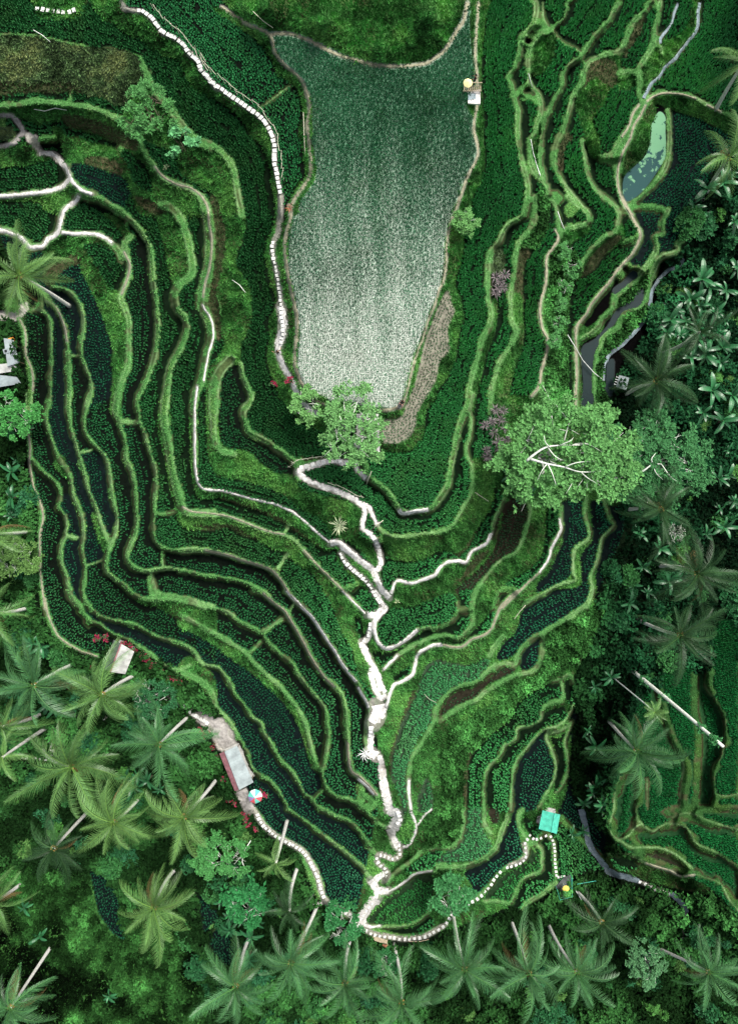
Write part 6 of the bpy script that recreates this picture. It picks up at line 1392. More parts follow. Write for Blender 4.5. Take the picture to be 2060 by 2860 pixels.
spiky('pandanus_plant', (951, 1476), 'smaller pale spiky plant touching the lower side of the larger one on the slope', 'spiky plant', None, 851, M['palespike'], .9, 16, .4)
spiky('grass_tuft', (466, 470), 'small straw coloured tuft in the dark plot at the upper left', 'grass tuft', None, 852, M['palespike'], .55, 12, .2)
spiky('grass_tuft', (1108, 1679), 'small straw coloured tuft beside the path junction below the big plot', 'grass tuft', None, 853, M['palespike'], .55, 12, .2)
spiky('dry_leaf_bundle', (811, 583), 'red brown dry fronds lying on the left bund of the big plot', 'dry leaves', None, 854, mat('dry_leaf', (.30, .09, .05), .8, tint=True), .8, 14, .15)
# red flowering shrubs
M['red'] = mat('red_leaf', (1, 1, 1), .5, tint=True, spec=.3)
RED = [(300, 1778), (278, 1780), (350, 1796), (366, 1800), (380, 1815), (402, 1828), (415, 1838), (430, 1855), (450, 1870), (478, 1888), (492, 1896), (505, 1902), (262, 1855), (484, 1966), (560, 2035), (575, 2045), (592, 2085), (604, 2110), (607, 2135), (628, 2170), (645, 2225), (655, 2235), (680, 2270), (690, 2280), (696, 2296), (715, 2308), (727, 2212), (740, 2215), (975, 2603), (812, 1064), (768, 1074)]
for k, p in enumerate(RED):
    g = ground(p); R_ = random.uniform(.35, .55)
    lab = 'red leaved flowering shrub lining the path of the two huts'; grp = 'red shrubs along the hut path'
    if p == (975, 2603): lab, grp = 'single red flower on the bush below the slab path corner', None
    if p[1] in (1064, 1074): lab, grp = 'dark red leaved plant beside the white path left of the plank hut', 'red plants beside the white path'
    rt = empty('flowering_shrub', g, lab, 'shrub', grp)
    MB().tube([(0, 0, -.2), (0, 0, .7)], [.05, .03], 5).build('stem', M['darkbark'], rt)
    pts = [(random.gauss(0, R_ * .5), random.gauss(0, R_ * .5), random.uniform(.4, .95)) for _ in range(22)]
    leaf_tuft('leaves', pts[:8], .3, (.05, .13, .05), M['leaf'], rt, 900 + k, 6, .08)
    leaf_tuft('flowers', pts[6:], .26, (.24, .012, .045), M['red'], rt, 950 + k, 6, .09)
# ---------------------------------------------------------------- roofs, huts, decks
M['roof_white'] = mat('roof_white', (.42, .43, .41), .6, nscale=1.2, namp=.35, bump=.3, bscale=5)
M['roof_dark'] = mat('roof_dark', (.07, .08, .08), .6, nscale=1.5, namp=.5)
M['roof_grey'] = mat('roof_grey', (.27, .32, .33), .55, nscale=1.0, namp=.25, bump=.2, bscale=4)
M['roof_pink'] = mat('roof_pink', (.33, .15, .17), .6, nscale=2, namp=.3)
M['roof_teal'] = mat('roof_teal', (.07, .45, .33), .5, nscale=1.5, namp=.22)
M['wood'] = mat('wood', (.20, .14, .09), .7, nscale=4, namp=.3)
M['palewood'] = mat('palewood', (.48, .40, .28), .7, nscale=5, namp=.3)
M['plank'] = mat('plank', (.42, .42, .40), .8, nscale=3, namp=.25)
M['black'] = mat('black', (.015, .016, .018), .3)
def hut(label, corners, ridge, zr, hts, mats, posts=True, ridge_mat=None, deck=True):
    """corners: eave corners a,b (slope one) c,d (slope two) in survey units; ridge r0,r1"""
    ctr = tuple(sum(c[i] for c in corners) / 4 for i in (0, 1)); g = ground(ctr); zb = zr if zr is not None else g.z
    rt = empty('hut', Vector((g.x, g.y, zb)), label, 'hut'); o = rt.location
    ze, zt = hts
    E = [above(c, zb + ze) - o for c in corners]; Rg = [above(c, zb + zt) - o for c in ridge]
    def ribs(q, k):
        m = MB()
        m.slab(q, .05)
        for i in range(1, k):
            s = i / k; a = Vector(q[0]).lerp(Vector(q[1]), s); b2 = Vector(q[3]).lerp(Vector(q[2]), s); nn = (Vector(q[1]) - Vector(q[0])).cross(Vector(q[3]) - Vector(q[0])).normalized()
            if nn.z < 0: nn = -nn
            m.tube([a + nn * .055, b2 + nn * .055], .022, 4)
        return m
    ribs([E[0], E[1], Rg[1], Rg[0]], 14).build('roof', mats[0], rt)
    ribs([E[3], E[2], Rg[1], Rg[0]], 14).build('roof', mats[1], rt)
    MB().tube([Rg[0] + Vector((0, 0, .07)), Rg[1] + Vector((0, 0, .07))], .10, 6).build('ridge_cap', ridge_mat or mats[1], rt)
    if posts:
        cc = sum(E, Vector()) / 4
        for e in E:
            q = e.lerp(cc, .12); MB().tube([(q.x, q.y, -.6), (q.x, q.y, ze - .03)], .06, 6).build('post', M['wood'], rt)
    if deck:
        cc = sum(E, Vector()) / 4; q = [e.lerp(cc, .06) for e in E]
        MB().slab([(p.x, p.y, .12) for p in (q[0], q[1], q[2], q[3])], .1).build('floor', M['plank'], rt)
    return rt
T4 = lambda x, y, sx=0, sy=1650: (sx + x * KS, sy + y * KS)
hut('hut with a dark and a stained white roof slope and pink ridge, among red flowers', [T4(868, 372), T4(795, 592), T4(955, 632), T4(1022, 462)], [T4(922, 402), T4(842, 618)], None, (2.3, 3.0), (M['roof_dark'], M['roof_white']), ridge_mat=M['roof_pink'])
hut('long hut with a pale grey roof slope and a pink one beside the striped parasol', [T4(308, 1238, 500), T4(425, 1522, 500), T4(566, 1456, 500), T4(442, 1178, 500)], [T4(350, 1220, 500), T4(462, 1512, 500)], None, (2.2, 2.9), (M['roof_pink'], M['roof_grey']))
hut('small hut with a bright turquoise roof beside the stream', [T4(1400, 8, 1000, 2260), T4(1370, 150, 1000, 2260), T4(1506, 186, 1000, 2260), T4(1532, 40, 1000, 2260)], [T4(1490, 30, 1000, 2260), T4(1465, 174, 1000, 2260)], None, (2.2, 2.6), (M['roof_teal'], M['roof_teal']))
rt = hut('hut with a weathered grey plank roof under the feathery tree', [T4(1350, 152, 500, 1100), T4(1350, 350, 500, 1100), T4(1523, 358, 500, 1100), T4(1515, 153, 500, 1100)], [T4(1430, 152, 500, 1100), T4(1436, 354, 500, 1100)], None, (2.4, 2.75), (M['plank'], M['plank']))
def at3(x, y, sx, sy, z): return above(T4(x, y, sx, sy), z)
g0 = ground(T4(1440, 400, 500, 1100))
o_ = empty('wooden_deck', g0, 'pale plank deck in front of the plank hut', 'deck'); q = [at3(x, y, 500, 1100, g0.z + 1.1) - g0 for x, y in ((1330, 352), (1330, 432), (1525, 440), (1525, 362))]
m = MB(); 
for i in range(10):
    s, e = i / 10, (i + .9) / 10; m.slab([q[0].lerp(q[1], s), q[0].lerp(q[1], e), q[3].lerp(q[2], e), q[3].lerp(q[2], s)], .05)
m.build('planks', M['plank'], o_)
MB().tube([q[1] + Vector((0, 0, .06)), q[2] + Vector((0, 0, .06))], .05, 5).build('edge_rail', M['pipe'], o_)
for p in q: MB().tube([(p.x * .95, p.y * .95, -1.2), (p.x * .95, p.y * .95, 1.08)], .06, 6).build('post', M['wood'], o_)
# single pitch roof on poles at the right
g0 = ground(T4(755, 1412, 1460, 550)); rt = empty('shelter', g0, 'small shelter with a square stained grey sheet roof right of the stream', 'shelter')
q = [at3(x, y, 1460, 550, g0.z + z) - g0 for x, y, z in ((730, 1355, 2.5), (805, 1375, 2.5), (782, 1470, 2.2), (705, 1445, 2.2))]
MB().slab(q, .05).build('roof', M['roof_grey'], rt)
for k in range(1, 5):
    MB().tube([q[0].lerp(q[3], k / 5) - Vector((0, 0, .05)) + (q[0] - q[1]) * .25, q[1].lerp(q[2], k / 5) - Vector((0, 0, .05))], .045, 5).build('roof_pole', M['pipe'], rt)
for p in q: MB().tube([(p.x * .9, p.y * .9, -.5), (p.x * .9, p.y * .9, 2.15)], .06, 6).build('post', M['wood'], rt)
# roofs half hidden by the left edge
for k, (pp, lab, mt) in enumerate((
  (((30, 1075), (105, 1085), (150, 1260), (60, 1290)), 'pale sheet roof at the left edge beside the outer path, nearest the orange crate', M['roof_grey']),
  (((-20, 1275), (115, 1260), (140, 1320), (-10, 1345)), 'narrow pale roof between two palm fronds at the left edge', M['roof_white']),
  (((-40, 1350), (130, 1370), (165, 1420), (-20, 1450)), 'lowest pale blue roof at the left edge beside a small bush', M['roof_grey']))):
    ctr = T4(sum(p[0] for p in pp) / 4, sum(p[1] for p in pp) / 4, 0, 550); g0 = ground(ctr); rt = empty('shelter', g0, lab, 'shelter')
    q = [at3(x, y, 0, 550, g0.z + 2.2 + .25 * (i in (0, 3))) - g0 for i, (x, y) in enumerate(pp)]
    MB().slab(q, .05).build('roof', mt, rt)
    for p in q: MB().tube([(p.x * .9, p.y * .9, -.8), (p.x * .9, p.y * .9, 2.15)], .06, 6).build('post', M['wood'], rt)
g0 = ground(T4(135, 1120, 0, 550)); rt = empty('orange_crate', g0 + Vector((0, 0, 1.4)), 'orange crate on a stand at the left edge', 'crate')
m = MB(); R_ = .25
for i in range(4): m.box((0, (i - 1.5) * .24, .48), (.72, .2, .08), R_)
m.build('lid_boards', mat('orange', (.75, .25, .03), .6, nscale=5, namp=.15), rt)
MB().box((0, 0, .2), (.7, .92, .42), R_).build('box', bpy.data.materials['orange'], rt)
for x, y in ((-.3, -.4), (.3, -.4), (.3, .4), (-.3, .4)): MB().tube([(x, y, -1.6), (x, y, 0)], .04, 5).build('leg', M['wood'], rt)
g0 = ground(T4(118, 1205, 0, 550)); rt = empty('small_table', g0 + Vector((0, 0, 1.9)), 'small blue and white square table on the left edge roof terrace', 'table')
MB().box((0, 0, .72), (.72, .72, .05), .3).build('top', M['roof_grey'], rt); MB().box((0, 0, .76), (.36, .36, .02), .3).build('inset', M['black'], rt)
for x, y in ((-.3, -.3), (.3, -.3), (.3, .3), (-.3, .3)): MB().tube([(x, y, -.2), (x, y, .7)], .03, 5).build('leg', M['wood'], rt)
# viewing platform with yellow white parasol on the right bund of the big plot
g0 = ground(T4(880, 740, 1000, 0)); rt = empty('viewing_platform', g0, 'pale concrete platform on the right bund of the big plot', 'platform')
q = [at3(x, y, 1000, 0, g0.z + .25) - g0 for x, y in ((828, 700), (832, 795), (925, 800), (925, 690))]
MB().slab(q, .25).build('slab', M['dust'], rt)
q2 = [at3(x, y, 1000, 0, g0.z + .52) - g0 for x, y in ((832, 712), (834, 760), (895, 752), (893, 710))]
MB().slab(q2, .03).build('glass_panel', M['channel'], rt)
g0 = ground(T4(862, 688, 1000, 0)); rt = empty('bamboo_bench', g0, 'bamboo bench beside the yellow white parasol', 'bench')
m = MB()
for i in range(9): m.tube([(-.95 + .24 * i, -.3, .5), (-.95 + .24 * i, .3, .5)], .05, 5)
m.build('seat', M['palewood'], rt); MB().tube([(-1.1, .34, .95), (1.1, .34, .95)], .05, 5).build('back_rail', M['palewood'], rt)
MB().tube([(-1.1, -.32, .42), (1.1, -.32, .42)], .05, 5).build('seat_rail', M['palewood'], rt)
for x, y, h in ((-.95, -.3, .45), (.95, -.3, .45), (-.95, .34, .95), (.95, .34, .95)): MB().tube([(x, y, -.2), (x, y, h)], .045, 5).build('leg', M['palewood'], rt)
def parasol(px, R, cols, label, h=2.4, n=8, lift=0.0):
    g = ground(px); g.z += lift; p = above(px, g.z + h); g.x, g.y = p.x, p.y
    rt = empty('parasol', g, label, 'parasol')
    MB().tube([(0, 0, -.1), (0, 0, h)], .03, 6).build('pole', M['pipe'], rt)
    for k in range(n):
        a0, a1 = 2 * math.pi * k / n, 2 * math.pi * (k + 1) / n; V, F = [], []
        for i in range(5):
            s = .03 + .97 * i / 4; z = h - .42 * (R / 1.1) * s ** 1.6
            for j in range(4):
                a = a0 + (a1 - a0) * j / 3; rr = R * s * (1 - .05 * math.sin(math.pi * j / 3)); V.append((rr * math.cos(a), rr * math.sin(a), z - .03 * math.sin(math.pi * j / 3) * s))
        for i in range(4):
            for j in range(3): F.append((i * 4 + j, i * 4 + 4 + j, i * 4 + 5 + j, i * 4 + 1 + j))
        me = bpy.data.meshes.new('canopy_panel'); me.from_pydata(V, [], F); me.update(); link('canopy_panel', me, cols[k % len(cols)], rt)
    MB().tube([(0, 0, h - .02), (0, 0, h + .10)], .03, 6).build('finial', M['pipe'], rt)
pc = {k: mat('cloth_' + k, c, .8) for k, c in dict(white=(.72, .76, .74), red=(.60, .10, .12), teal=(.12, .52, .42), violet=(.30, .20, .42), yellow=(.80, .62, .12), cream=(.80, .74, .36)).items()}
parasol(T4(576, 1573, 500), 1.05, [pc['white'], pc['teal'], pc['white'], pc['teal'], pc['violet'], pc['red'], pc['teal'], pc['red']], 'striped parasol of white, teal and red panels below the long hut')
parasol(T4(835, 622, 1000, 0), .55, [pc['cream']], 'small cream yellow parasol on the right bund of the big plot', 2.0)
parasol(T4(1580, 612, 1000, 2260), .55, [pc['yellow']], 'bright yellow parasol on the railed deck', 2.0, lift=.5)
# railed deck
g0 = ground(T4(1560, 590, 1000, 2260)); rt = empty('railed_deck', g0, 'small dark deck with turquoise railing under the yellow parasol', 'deck')
q = [at3(x, y, 1000, 2260, g0.z + .4) - g0 for x, y in ((1500, 590), (1520, 665), (1612, 640), (1612, 500), (1560, 520))]
bm = bmesh.new(); vs = [bm.verts.new(p) for p in q]; f = bm.faces.new(vs); ex = bmesh.ops.extrude_face_region(bm, geom=[f]); bmesh.ops.translate(bm, verts=[v for v in ex['geom'] if isinstance(v, bmesh.types.BMVert)], vec=(0, 0, -.15)); bmesh.ops.recalc_face_normals(bm, faces=bm.faces[:])
me = bpy.data.meshes.new('floor'); bm.to_mesh(me); bm.free(); link('floor', me, M['roof_dark'], rt)
for zz in (.5, 1.0): 
    MB().tube([p + Vector((0, 0, zz)) for p in q[:4]], .035, 5).build('rail', M['roof_teal'], rt)
for p in q: MB().tube([p + Vector((0, 0, -1)), p + Vector((0, 0, 1.02 if p is not q[4] else 0))], .035, 5).build('post', M['roof_teal'], rt)
# bamboo deck at the bottom
g0 = ground(T4(170, 1000, 1000, 2260)); rt = empty('bamboo_deck', g0, 'small bamboo deck with an orange mat below the lowest slab path', 'deck')
q = [at3(x, y, 1000, 2260, g0.z + .8) - g0 for x, y in ((105, 960), (125, 1000), (222, 1026), (222, 996))]
m = MB()
for i in range(8): s, e = i / 8, (i + .85) / 8; m.slab([q[0].lerp(q[3], s), q[0].lerp(q[3], e), q[1].lerp(q[2], e), q[1].lerp(q[2], s)], .05)
m.build('planks', M['palewood'], rt)
for p in q: MB().tube([(p.x, p.y, -1), (p.x, p.y, .78)], .05, 5).build('post', M['palewood'], rt)
q = [at3(x, y, 1000, 2260, g0.z + .7) - g0 for x, y in ((185, 1028), (185, 1048), (232, 1052), (232, 1030))]
MB().slab(q, .06).build('mat', mat('orange_mat', (.50, .20, .12), .8), rt)
# white carved seat of roots on the ridge path
g0 = ground((1018, 2105)); rt = empty('driftwood_sculpture', g0, 'white bare root sculpture beside the ridge path', 'sculpture')
m = MB()
for k in range(16):
    a = k * .6; l_ = random.uniform(.5, 1.3); m.tube([(0, 0, .1), (math.cos(a) * l_ * .5, math.sin(a) * l_ * .5, .5), (math.cos(a + .3) * l_, math.sin(a + .3) * l_, .3 + random.uniform(0, .4))], [.07, .05, .015], 5)
m.build('roots', M['pipe'], rt, True)
# ---------------------------------------------------------------- stepping slabs
slab_me = []
for k in range(3):
    bm = bmesh.new(); bmesh.ops.create_cube(bm, size=1)
    for v in bm.verts: v.co.x *= .46 * (1 + .12 * (k - 1)); v.co.y *= .40; v.co.z *= .09; v.co.x += random.uniform(-.02, .02); v.co.y += random.uniform(-.02, .02)
    bmesh.ops.bevel(bm, geom=bm.edges[:], offset=.02, segments=1, affect='EDGES'); me = bpy.data.meshes.new('stepping_stone'); bm.to_mesh(me); bm.free(); me.materials.append(M['slab']); slab_me.append(me)
def slabs(sheet, s, spacing, S, label, group, seed, lift=.17, wob=.06):
    r = random.Random(seed); a = smooth_line(P(sheet, s), 6); seg = np.hypot(*np.diff(a, axis=0).T); L_ = np.concatenate([[0], np.cumsum(seg)]); t = 0.0
    while t < L_[-1]:
        x, y = float(np.interp(t, L_, a[:, 0])), float(np.interp(t, L_, a[:, 1])); x2, y2 = float(np.interp(min(t + 2, L_[-1]), L_, a[:, 0])), float(np.interp(min(t + 2, L_[-1]), L_, a[:, 1])); x1, y1 = float(np.interp(max(t - 2, 0), L_, a[:, 0])), float(np.interp(max(t - 2, 0), L_, a[:, 1]))
        g = ground((x, y)); o = bpy.data.objects.new('stepping_stone', slab_me[r.randrange(3)]); COL.objects.link(o)
        o.location = g + Vector((r.uniform(-wob, wob), r.uniform(-wob, wob), lift)); sc = S * r.uniform(.92, 1.06); o.scale = (sc, sc, 1)
        o.rotation_euler = (0, 0, math.atan2(-(y2 - y1), x2 - x1) + math.pi / 2 + r.uniform(-.12, .12)); tag(o, label, 'stepping stone', group, 'thing')
        t += spacing * r.uniform(.93, 1.08)
slabs('A1', '1060,90 1090,95 1160,150 1240,250 1330,290 1400,350 1440,410 1500,460 1540,540 1600,610 1640,660', 11.5, 1.05, 'white square slab on the upper part of the path along the bamboo fence', 'slabs of the fenced path, upper part', 1)
slabs('B1', '170,540 230,610 300,665 400,740 500,810 590,870 650,930 690,1000 715,1050 725,1120 725,1220 735,1290 755,1380 770,1480', 13, 1.1, 'white square slab on the fenced path left of the big plot', 'slabs of the fenced path, lower part', 2)
slabs('B2', '715,350 712,420 735,530 755,640 770,740 775,830 785,930 790,1020 775,1110', 11.5, .95, 'white slab on the narrow path just left of the pale big plot', 'slabs left of the big plot', 3)
slabs('A1', '290,75 400,92 470,98 520,98 580,80', 15, 1.1, 'white slab in the short row at the top left edge', 'slabs at the top left edge', 4)
slabs('B5', '600,40 620,90 660,140 720,190 800,240 900,290 960,340 990,390 1030,460 1060,540 1080,620 1110,690', 11.2, 1.0, 'white slab of the long row from the striped parasol to the bottom corner', 'slabs of the lower left path', 5)
slabs('B5', '1140,715 1180,740 1260,780 1320,812 1370,885 1430,925 1500,958 1580,970 1634,975', 13.5, 1.0, 'white slab between the bottom corner and the bamboo deck', 'slabs above the bamboo deck', 6)
slabs('C5', '240,970 340,985 430,980 520,960 600,915 650,885 675,855 710,790 770,738 840,712 900,682 940,645 1000,580 1040,520 1090,465', 14.2, 1.1, 'white slab of the lowest row curving up to the right under the leafy tree', 'slabs of the lower right path', 7)
slabs('C5', '1130,440 1180,425 1240,400 1270,360 1265,300 1265,265 1280,225 1300,200', 12.5, 1.0, 'white slab on the grey bend below the turquoise roof', 'slabs of the grey bend', 8)
slabs('C5', '1300,195 1340,228 1390,215 1450,185', 13, .9, 'white slab of the short row leading to the turquoise roof', 'slabs to the turquoise roof', 9)
slabs('C5', '1462,205 1480,255 1490,330 1495,430 1500,515', 11, .85, 'white slab of the straight row between turquoise roof and yellow parasol', 'slabs to the railed deck', 10)
slabs('C5', '1515,515 1550,508 1590,515', 9, .8, 'slim white slab of the arc in front of the railed deck', 'slabs before the railed deck', 11)
slabs('D5', '885,550 930,570 965,585 1000,603 1050,622 1085,630 1110,648', 15, .95, 'white slab of the row beside the brook at the lower right', 'slabs beside the brook', 12)
slabs('D5', '1236,800 1230,835 1216,875 1211,905 1206,945 1206,990', 13, .8, 'white slab of the short vertical row in the jungle at the bottom right', 'slabs in the right jungle', 13)
slabs('A4', '395,1055 395,1150 400,1210 402,1250', 9.5, 1.0, 'white slab step of the vertical flight among the lower left palms', 'slab steps among the palms', 14, .3)
slabs('A4', '180,1265 240,1270 300,1278 365,1275', 13, .9, 'pale slab of the row at the foot of the steps at the lower left', 'slabs at the foot of the steps', 15, .3)
slabs('A4', '460,875 510,882 640,925 700,935 760,962 820,968', 16, .8, 'pale slab half hidden among the palms below the white roofed hut', 'slabs hidden among the palms', 16, .4)
slabs('A4', '1290,790 1340,830 1400,870 1460,930 1530,975 1600,1015', 9.5, 1.15, 'pale slab step of the walkway between the two huts', 'slab steps between the huts', 17, .14)
slabs('C5', '310,270 310,350 260,375 180,345 140,370 150,410 190,440 220,490 205,535', 12.5, 1.0, 'white slab of the winding steps at the lower end of the ridge path', 'slabs of the winding steps', 18)
slabs('C5', '190,500 150,520 110,580 140,625 130,675', 11, 1.15, 'pale slab in the middle of the stepped junction at the bottom', 'slabs of the stepped junction', 19, .2)
slabs('C4', '95,600 110,700 150,800', 10, 1.0, 'white slab step on the left flight of the forked ridge steps', 'left flight of ridge steps', 20)
slabs('C4', '160,690 180,740 205,775', 10, 1.3, 'white slab step on the right flight of the forked ridge steps', 'right flight of ridge steps', 21)
slabs('C4', '95,255 85,310 75,350', 10, 1.2, 'white slab step above the first bend of the ridge path', 'steps above the first bend', 22)
slabs('C4', '92,1040 92,1110 92,1170', 10, 1.1, 'white slab step above the white root sculpture', 'steps above the sculpture', 23)
slabs('B3', '1465,1075 1500,1130 1520,1190 1530,1250 1530,1300', 12, 1.0, 'white slab step on the grey path below the path loop', 'steps below the path loop', 24)
slabs('B3', '1230,1220 1270,1290 1350,1360 1430,1430 1480,1510 1540,1600', 11.5, 1.05, 'grey slab of the narrow side path left of the ridge path', 'slabs of the side path', 25)
slabs('C5', '300,20 320,70 290,110', 11, 1.2, 'white slab on the wide landing of the lower ridge path', 'slabs on the landing', 26)
slabs('B3', '930,560 1000,545 1080,522 1160,512 1250,520 1330,530', 16, 1.1, 'white slab along the upper arm of the path loop', 'slabs of the path loop', 27)
slabs('C5', '20,830 60,770 100,720 130,690', 13, 1.1, 'pale slab on the short ramp beside the lens shaped plot', 'slabs of the ramp', 28)
# ---------------------------------------------------------------- bamboo fence, poles, pipes
def fence(sheet, s, label, spacing=24, hgt=1.2):
    a = smooth_line(P(sheet, s), 5); seg = np.hypot(*np.diff(a, axis=0).T); L_ = np.concatenate([[0], np.cumsum(seg)]); ts = np.arange(0, L_[-1], spacing)
    pts = [ground((np.interp(t, L_, a[:, 0]), np.interp(t, L_, a[:, 1]))) for t in ts]
    rt = empty('bamboo_fence', pts[0], label, 'fence'); o = pts[0]
    for p in pts: q = p - o; MB().tube([q + Vector((0, 0, -.3)), q + Vector((random.uniform(-.25, .25), random.uniform(-.25, .25), hgt))], .035, 5).build('post', M['bamboo'], rt)
    for i in range(len(pts) - 1):
        u, w = pts[i] - o, pts[i + 1] - o; MB().tube([u + Vector((random.uniform(-.2, .2), 0, hgt - .2)) + (u - w) * .12, w + Vector((random.uniform(-.2, .2), 0, hgt - .15 + random.uniform(-.2, .1)))], .03, 5).build('rail', M['bamboo'], rt)
fence('A1', '1180,85 1260,180 1330,240 1400,290 1450,350 1500,410 1530,470 1580,540 1640,610', 'bamboo fence on the upper right side of the slab path')
fence('B1', '180,450 230,540 300,600 370,660 450,730 540,790 610,840 680,930 740,1010 755,1080 775,1180 790,1310 800,1400', 'long bamboo fence between the slab path and the dark plot left of the big plot')
fence('B3', '1150,680 1250,720 1340,770 1400,790', 'short bamboo fence along the lower arm of the path loop', 20)
fence('B3', '850,560 900,510 960,500 1030,490 1110,478', 'bamboo fence above the left tip of the path loop', 14)
def pole(name, sheet, s, label, cat, rad, z0, z1, mt):
    a = P(sheet, s); g = ground(a[0]); rt_pts = []
    for i, p in enumerate(a): 
        z = zat(p[0], p[1]) + z0 + (z1 - z0) * i / max(1, len(a) - 1); rt_pts.append(above(p, float(z)) - g)
    o = MB().tube(rt_pts, rad, 6).build(name, mt, None, True); o.location = g; tag(o, label, cat)
pole('water_pipe', 'C1', '1310,1060 1325,1150 1350,1240 1382,1335', 'straight white pipe across the grass right of the big plot', 'pipe', .055, .2, .4, M['pipe'])
pole('water_pipe', 'D1', '40,560 55,620 70,665', 'short white pipe on the bund beside the pale grass patch', 'pipe', .05, .3, .3, M['pipe'])
pole('water_pipe', 'D2', '262,110 285,180 312,245', 'short white pipe pointing at the bend of the bund above the leafy bushes', 'pipe', .05, .4, .5, M['pipe'])
pole('water_pipe', 'D2', '338,1050 400,1150 450,1240 540,1340 620,1402', 'long curved white pipe crossing the dark stream to the brook', 'pipe', .055, 1.2, .3, M['pipe'])
pole('bamboo_pole', 'C3', '888,750 940,785 990,818', 'pale bamboo pole lying on the grassy slope below the big plot', 'pole', .05, .2, .4, M['bamboo'])
pole('bamboo_pole', 'B1', '945,855 950,1000 957,1170', 'long thin bamboo pole along the bund left of the big plot', 'pole', .04, .4, .4, M['bamboo'])
pole('bamboo_pole', 'B1', '560,85 640,160 715,212', 'thin pole on the dark bank at the top beside the dry mound', 'pole', .04, .4, .4, M['bamboo'])
pole('bamboo_pole', 'C4', '1185,215 1225,160 1270,110', 'two toned pale bamboo poles leaning on the slope above the wet plot', 'pole', .06, .3, .5, M['bamboo'])
pole('bamboo_pole', 'C4', '500,785 540,825 590,850', 'thin dry stick in the bright green long plot at the lower right', 'pole', .03, .3, .3, M['bamboo'])
pole('dry_branch', 'A1', '255,228 320,265 385,320', 'bent pale dry branch over the dry grass field edge at the upper left', 'branch', .05, .5, .3, M['limb'])
pole('dry_branch', 'A1', '510,838 420,822 340,845 260,830', 'curved pale dry branch on the bund at the upper left', 'branch', .05, .5, .6, M['limb'])
pole('dry_branch', 'B2', '405,632 460,670 505,728', 'curved pale dry branch on the grassy bank left of the dotted plot', 'branch', .05, .5, .3, M['limb'])
pole('dry_branch', 'B5', '545,240 500,310 480,400 515,480', 'bare forked branch above the bright bushes at the lower left', 'branch', .07, 4, 4.5, M['limb'])
pole('metal_pole', 'D5', '410,570 470,560 555,545', 'thin turquoise pole right of the railed deck', 'pole', .04, 1.2, 1.2, M['roof_teal'])
pole('metal_pole', 'D5', '400,620 430,670 460,722', 'thin pale pole slanting down from the railed deck', 'pole', .04, 1.2, .4, M['pipe'])
pole('bamboo_pole', 'C5', '380,1005 460,1008 535,992', 'bamboo rail lying below the lowest slab row', 'pole', .05, .4, .4, M['palewood'])
pole('bamboo_pole', 'C3', '62,690 80,640 100,590', 'short bamboo pole standing at the end of the white path spur', 'pole', .05, .2, 1.2, M['bamboo'])
pole('bamboo_pole', 'C3', '115,1025 150,990 190,962', 'short bamboo barrier across the end of the path loop', 'pole', .05, .5, .8, M['bamboo'])
